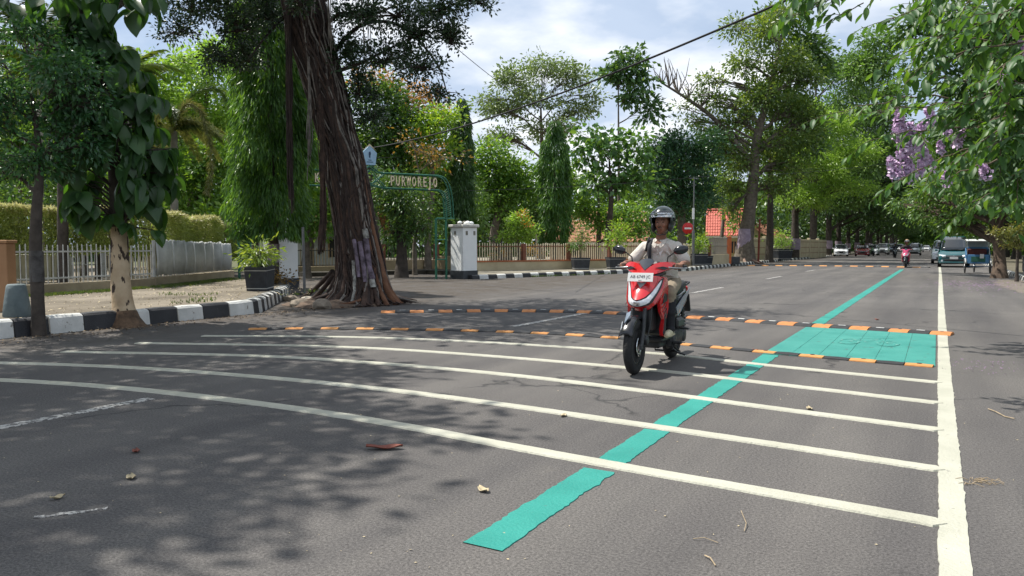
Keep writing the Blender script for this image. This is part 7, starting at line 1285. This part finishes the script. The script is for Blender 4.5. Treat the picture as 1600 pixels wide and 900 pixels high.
# ------------------------------------------------------------------ cars; forward = -Y
CGL = mat('car_glass', (.012, .015, .017), .05, nz=(2, .2), coat=1.0); WHP = mat('white_car_paint', (.62, .64, .66), .25, nz=(3, .05), coat=1.0); TLP = mat('teal_car_paint', (.006, .075, .085), .25, nz=(3, .15), coat=1.0); RCP = mat('dark_red_car_paint', (.26, .012, .016), .25, nz=(3, .1), coat=1.0); SLP = mat('silver_car_paint', (.36, .39, .41), .3, metal=.4, nz=(3, .05), coat=1.0); DBP = mat('dark_blue_car_paint', (.02, .035, .06), .25, nz=(3, .1), coat=1.0)
def car(x, y, rz, paint_, kind, label, plate=None, group='cars parked along the avenue', cat='car'):
    W, Ln, H_ = {'van': (1.66, 4.4, 1.86), 'suv': (1.68, 4.2, 1.70), 'hatch': (1.66, 3.8, 1.50)}[kind]; r = empty('parked_car' if group.startswith('cars parked') else 'car', (x, y, 0), rz, label=label, cat=cat, group=group); hw = W / 2
    hood = {'van': .90, 'suv': .98, 'hatch': .88}[kind]; hf = {'van': .55, 'suv': .95, 'hatch': .85}[kind]; ws = {'van': .95, 'suv': .65, 'hatch': .75}[kind]     # hood height, hood length, windscreen run
    F0 = Ln / 2; st = [(F0, .34, .62, .66, .80), (F0 - .06, .24, .70, hood - .17, .90), (F0 - .30, .22, .74, hood - .05, .97), (F0 - hf, .22, hood - .03, hood + .06, 1.0), (F0 - hf - ws * .5, .22, hood, (hood + H_) / 2 + .0, 1.0), (F0 - hf - ws, .22, hood + .02, H_ - .06, 1.0), (F0 - hf - ws - .4, .22, hood + .03, H_, 1.0), (-F0 + .9, .22, hood + .05, H_ - .01, 1.0), (-F0 + .25, .24, hood + .05, H_ - .10, .99), (-F0 + .05, .28, hood, hood + .30, .95), (-F0, .34, .7, .9, .9)]
    rs = []
    for f, zb, zm, zt, k in st:
        w = hw * k; tw_ = w * (.78 if zt > hood + .3 else .86 if zt > hood + .02 else .80)
        rs.append([fz(-w * .94, f, zb), fz(w * .94, f, zb), fz(w, f, zb + .14), fz(w, f, zm - .06), fz(w * .97, f, zm), fz(tw_, f, max(zt - .05, zm + .01)), fz(tw_ * .82, f, zt + .01), fz(-tw_ * .82, f, zt + .01), fz(-tw_, f, max(zt - .05, zm + .01)), fz(-w * .97, f, zm), fz(-w, f, zm - .06), fz(-w, f, zb + .14)])
    m = MB(); m.rings(rs, 0, True, True); b = m.build('body', paint_, r)
    e = b.modifiers.new('edge', 'EDGE_SPLIT'); e.split_angle = math.radians(38)
    # glass
    a0, a1 = F0 - hf - .03, F0 - hf - ws + .02; z0, z1 = hood + .10, H_ - .075; m = MB(); rs = []
    for k in range(5): u = k / 4; f = a0 + (a1 - a0) * u + .035; z = z0 + (z1 - z0) * u + .03; w = hw * (.84 - .10 * u); rs.append([fz(-w, f - .06, z), fz(-w * .6, f + .005, z), fz(0, f + .02, z), fz(w * .6, f + .005, z), fz(w, f - .06, z)])
    m.rings(rs, 0, False, True, closed=False); o = m.build('windscreen', CGL, r); solid(o, .006, 1)
    for s in (-1, 1):
        zs0, zs1 = hood + .07, H_ - .17; f_a = F0 - hf - ws * .45; cuts_ = [f_a, F0 - hf - ws - .75, -F0 + 1.05, -F0 + .35]
        for k in range(3):
            fa, fb = cuts_[k] - .03, cuts_[k + 1] + .03; fa2 = fa - (ws * .45 if k == 0 else 0); xb, xt = hw * .985, hw * .83; m = MB(); m.add([fz(s * xb, fa, zs0), fz(s * xb, fb, zs0), fz(s * xt, fb, zs1), fz(s * xt, fa2, zs1)], [(0, 1, 2, 3)]); o = m.build('side_window', CGL, r); solid(o, .008, 0)
        m = MB(); m.box(fz(s * (hw + .09), F0 - hf - .22, hood + .12), (.15, .08, .12), bev=.03); m.tube([fz(s * hw * .95, F0 - hf - .24, hood + .05), fz(s * (hw + .07), F0 - hf - .22, hood + .1)], .02, 6); m.build('wing_mirror', paint_, r)
        hz = hood - .24; m = MB(); m.rings([[fz(s * hw * .50, F0 + .0, hz - .05), fz(s * hw * .50, F0 - .06, hz + .07)], [fz(s * hw * .72, F0 - .02, hz - .06), fz(s * hw * .72, F0 - .09, hz + .08)], [fz(s * hw * .90, F0 - .13, hz - .04), fz(s * hw * .88, F0 - .19, hz + .10)], [fz(s * hw * .95, F0 - .34, hz + .02), fz(s * hw * .93, F0 - .38, hz + .10)]], 0, False, True, closed=False); o = m.build('headlight', LENS, r); solid(o, .05, 0)
        m = MB(); m.lathe(fz(s * hw * .74, F0 + .0, .40), [(.002, .02), (.055, .01), (.06, -.02)], 12, axis='Y'); m.build('fog_lamp', LENS, r)
        for f in (F0 - .78, -F0 + .74):
            w_ = empty('wheel'); w_.parent = r; w_.location = fz(s * (hw - .10), f, .31); m = MB(); m.lathe((0, 0, 0), [(.19, -.09), (.29, -.10), (.31, -.07), (.31, .07), (.29, .10), (.19, .09)], 26, axis='X'); m.build('tyre', TYR, w_)
            m = MB(); m.lathe((0, 0, 0), [(.19, s * .085), (.17, s * .06), (.06, s * .05), (.02, s * .075)], 18, axis='X'); [m.tube([(s * .07, .03 * math.cos(a), .03 * math.sin(a)), (s * .085, .17 * math.cos(a), .17 * math.sin(a))], [.03, .022], 5) for a in [2 * PI * k / 6 for k in range(6)]]; m.build('rim', ALU, w_)
            m = MB(); m.lathe(fz(s * (hw - .02), f, .31), [(.30, -.0), (.36, s * .022), (.37, s * .0), (.30, -s * .03)], 22, axis='X'); m.build('wheel_arch', BPL, r)
    m = MB(); m.box(fz(0, F0 + .005, hood - .23), (hw * .95, .05, .10), bev=.015); m.box(fz(0, F0 + .01, .42), (hw * 1.2, .05, .14), bev=.02); m.build('grille', BPL, r)
    m = MB(); m.box(fz(0, F0 + .03, hood - .21), (hw * .9, .02, .018)); m.box(fz(0, F0 + .03, hood - .25), (hw * .9, .02, .014)); m.lathe(fz(0, F0 + .045, hood - .23), [(.002, .012), (.045, .006), (.045, -.01)], 12, axis='Y'); m.build('grille_trim', CHR, r)
    m = MB(); m.box(fz(0, F0 + .03, .30), (hw * 1.86, .08, .10), bev=.03); m.build('bumper_lip', paint_ if kind != 'suv' else BPL, r)
    m = MB(); m.box(fz(0, F0 + .05, .56), (.43, .012, .135), bev=.004); m.build('number_plate', PLW if plate == 'w' else mat('plate_dark', (.03, .03, .03), .5), r)
    m = MB(); [m.tube([fz(s * .08, F0 - hf - .02, hood + .09), fz(s * .55 if s > 0 else -.1 - .35, F0 - hf - .10, hood + .15)], .01, 5) for s in (-1, 1)]; m.build('wipers', BPL, r)
    return r
p_ = gp(1486, 418); car(.86, p_.y + 2.2, .0, TLP, 'van', 'teal minivan parked nose out beyond the white edge line', 'w', cat='van')
car(.45, 64.5, .0, WHP, 'suv', 'white car parked close behind the teal minivan')
def pcar(px, d, kind, m_, label, rz=0, **k): q = at(px, 400, d); return car(q.x, q.y + 2, rz, m_, kind, label, **k)
pcar(1311, 92, 'hatch', WHP, 'pale hatchback nearest among the cars parked under the left row', .12, plate=None); pcar(1345, 93, 'hatch', RCP, 'dark red hatchback parked beside the pale one', .08); pcar(1361, 103, 'hatch', WHP, 'white car mostly hidden behind the dark red hatchback'); pcar(1378, 112, 'suv', SLP, 'silver car parked past the pale green scooter'); pcar(1391, 124, 'suv', DBP, 'dark car parked past the silver one'); pcar(1404, 140, 'suv', WHP, 'white car further along the shaded left row')
MG_ = 'cars moving on the far road'; pcar(1428, 104, 'suv', SLP, 'silver grey car approaching behind the pink scooter', group=MG_, plate='w'); pcar(1436, 165, 'suv', WHP, 'small white car approaching in the distance', group=MG_); pcar(1447, 190, 'hatch', WHP, 'tiny white car almost at the vanishing point', group=MG_); pcar(1415, 175, 'hatch', DBP, 'dark car tiny in the shade near the vanishing point')

# ------------------------------------------------------------------ pedicab
BLU = mat('pedicab_blue', (.045, .14, .30), .45, nz=(4, .25), col2=(.08, .22, .40)); CNV = mat('canopy_white', (.45, .46, .45), .7, nz=(4, .2)); GRN = mat('pedicab_green', (.02, .10, .07), .6)
r = empty('pedicab', (1.62, 41.3, 0), 0.05, label='blue cycle rickshaw parked facing the road before the teal minivan', cat='pedicab')
def spoked(x, f, rr, parent):
    w_ = empty('wheel'); w_.parent = parent; w_.location = fz(x, f, rr); m = MB(); m.lathe((0, 0, 0), [(rr - .035, -.015), (rr - .02, -.022), (rr, 0), (rr - .02, .022), (rr - .035, .015)], 30, axis='X'); m.build('tyre', TYR, w_)
    m = MB(); m.lathe((0, 0, 0), [(rr - .055, -.012), (rr - .033, -.014), (rr - .033, .014), (rr - .055, .012), (rr - .055, -.012)], 30, axis='X'); [m.tube([(0.03 * (-1) ** k, .02 * math.cos(a), .02 * math.sin(a)), (0, (rr - .045) * math.cos(a), (rr - .045) * math.sin(a))], .0035, 4) for k, a in enumerate([2 * PI * k / 20 for k in range(20)])]; m.lathe((0, 0, 0), [(.01, -.05), (.035, -.04), (.035, .04), (.01, .05)], 10, axis='X'); m.build('rim', CHR, w_)
for s in (-1, 1): spoked(s * .50, .25, .33, r)
spoked(0, -1.25, .33, r)
m = MB(); m.box((0, -.18, .62), (.86, .55, .12), bev=.03); m.box(fz(0, .44, .66), (.84, .05, .42), bev=.02, rx=-.1); [m.poly([fz(s * .44, .46, .50), fz(s * .44, -.18, .50), fz(s * .45, -.22, 1.18), fz(s * .45, .08, 1.10), fz(s * .45, .42, .86)], .03, (s, 0, 0)) for s in (-1, 1)]; m.box(fz(0, -.20, .95), (.88, .05, .55), bev=.02); m.build('cab', BLU, r)
m = MB(); m.box(fz(0, .475, .66), (.56, .02, .24), bev=.01, rx=-.1); m.build('front_panel', GRN, r); m = MB(); m.box(fz(.14, .495, .80), (.16, .01, .20), rx=-.1); m.build('poster', PLW, r)
m = MB(); m.box(fz(0, .08, .74), (.80, .36, .12), bev=.04); m.box(fz(0, -.13, .95), (.78, .10, .38), bev=.04); m.build('seat', mat('rickshaw_seat', (.10, .02, .02), .5), r)
m = MB(); [m.tube([fz(s * .44, f, z), fz(s * .44, f, 1.52)], .014, 6) for s in (-1, 1) for f, z in ((-.2, 1.15), (.40, .85))]; m.build('canopy_posts', CHR, r)
m = MB(); m.rings([[fz(-.50, f, z), fz(.50, f, z), fz(.50, f, z + .025), fz(-.50, f, z + .025)] for f, z in ((.55, 1.48), (.3, 1.54), (0, 1.56), (-.35, 1.52))], 0, True); m.build('canopy', CNV, r)
m = MB(); m.box(fz(0, -.21, 1.35), (.84, .01, .30)); m.build('back_sheet', mat('clear_grey_sheet', (.25, .30, .33), .4), r)
m = MB(); m.tube([fz(-.5, .25, .33), fz(.5, .25, .33)], .018, 6); m.tube([fz(0, .2, .5), fz(0, -.6, .5), fz(0, -1.25, .33)], .022, 7); m.tube([fz(0, -.6, .5), fz(0, -.95, .95)], .02, 7); m.tube([fz(0, -1.25, .33), fz(0, -.95, .9)], .015, 6); m.tube([fz(-.36, -.28, 1.08), fz(.36, -.28, 1.08)], .015, 6); m.tube([fz(-.3, -.25, .5), fz(-.5, .25, .5), fz(-.5, .25, .33)], .015, 6); m.tube([fz(.3, -.25, .5), fz(.5, .25, .5), fz(.5, .25, .33)], .015, 6); m.build('frame', BLU, r)
m = MB(); m.ell(fz(0, -.97, .99), (.10, .14, .045), 12, 8); m.build('saddle', SEATM, r); m = MB(); [m.rings([[fz(s * .5 - .035, .25 + .37 * math.cos(a), .33 + .37 * math.sin(a)), fz(s * .5 + .035, .25 + .37 * math.cos(a), .33 + .37 * math.sin(a))] for a in [math.radians(20 + 140 * k / 8) for k in range(9)]], 0, False, True, closed=False) for s in (-1, 1)]; o = m.build('mudguards', CNV, r); solid(o, .006, 0)
# vendor cart behind the dark trunk, seen at the right edge
r = empty('vendor_cart', (3.55, 33.5, .14), .1, label='dark street stall with white rails by the east kerb', cat='stall'); m = MB(); m.box((0, 0, .45), (1.5, .8, .50), bev=.02); m.build('box', BP, r)
m = MB(); [m.box((0, -.41, z), (1.54, .03, .035)) for z in (.22, .70, .95)]; [m.box((x, -.41, .5), (.04, .03, .95)) for x in (-.75, .0, .75)]; m.build('rail', WM, r); m = MB(); [m.cyl((x, y, 0), (x, y, .22), .03, 8) for x in (-.7, .7) for y in (-.35, .35)]; m.build('legs', GM, r); m = MB(); m.box((0, 0, .74), (1.56, .86, .05), bev=.01); m.build('top', mat('stall_top', (.10, .09, .08), .6), r)
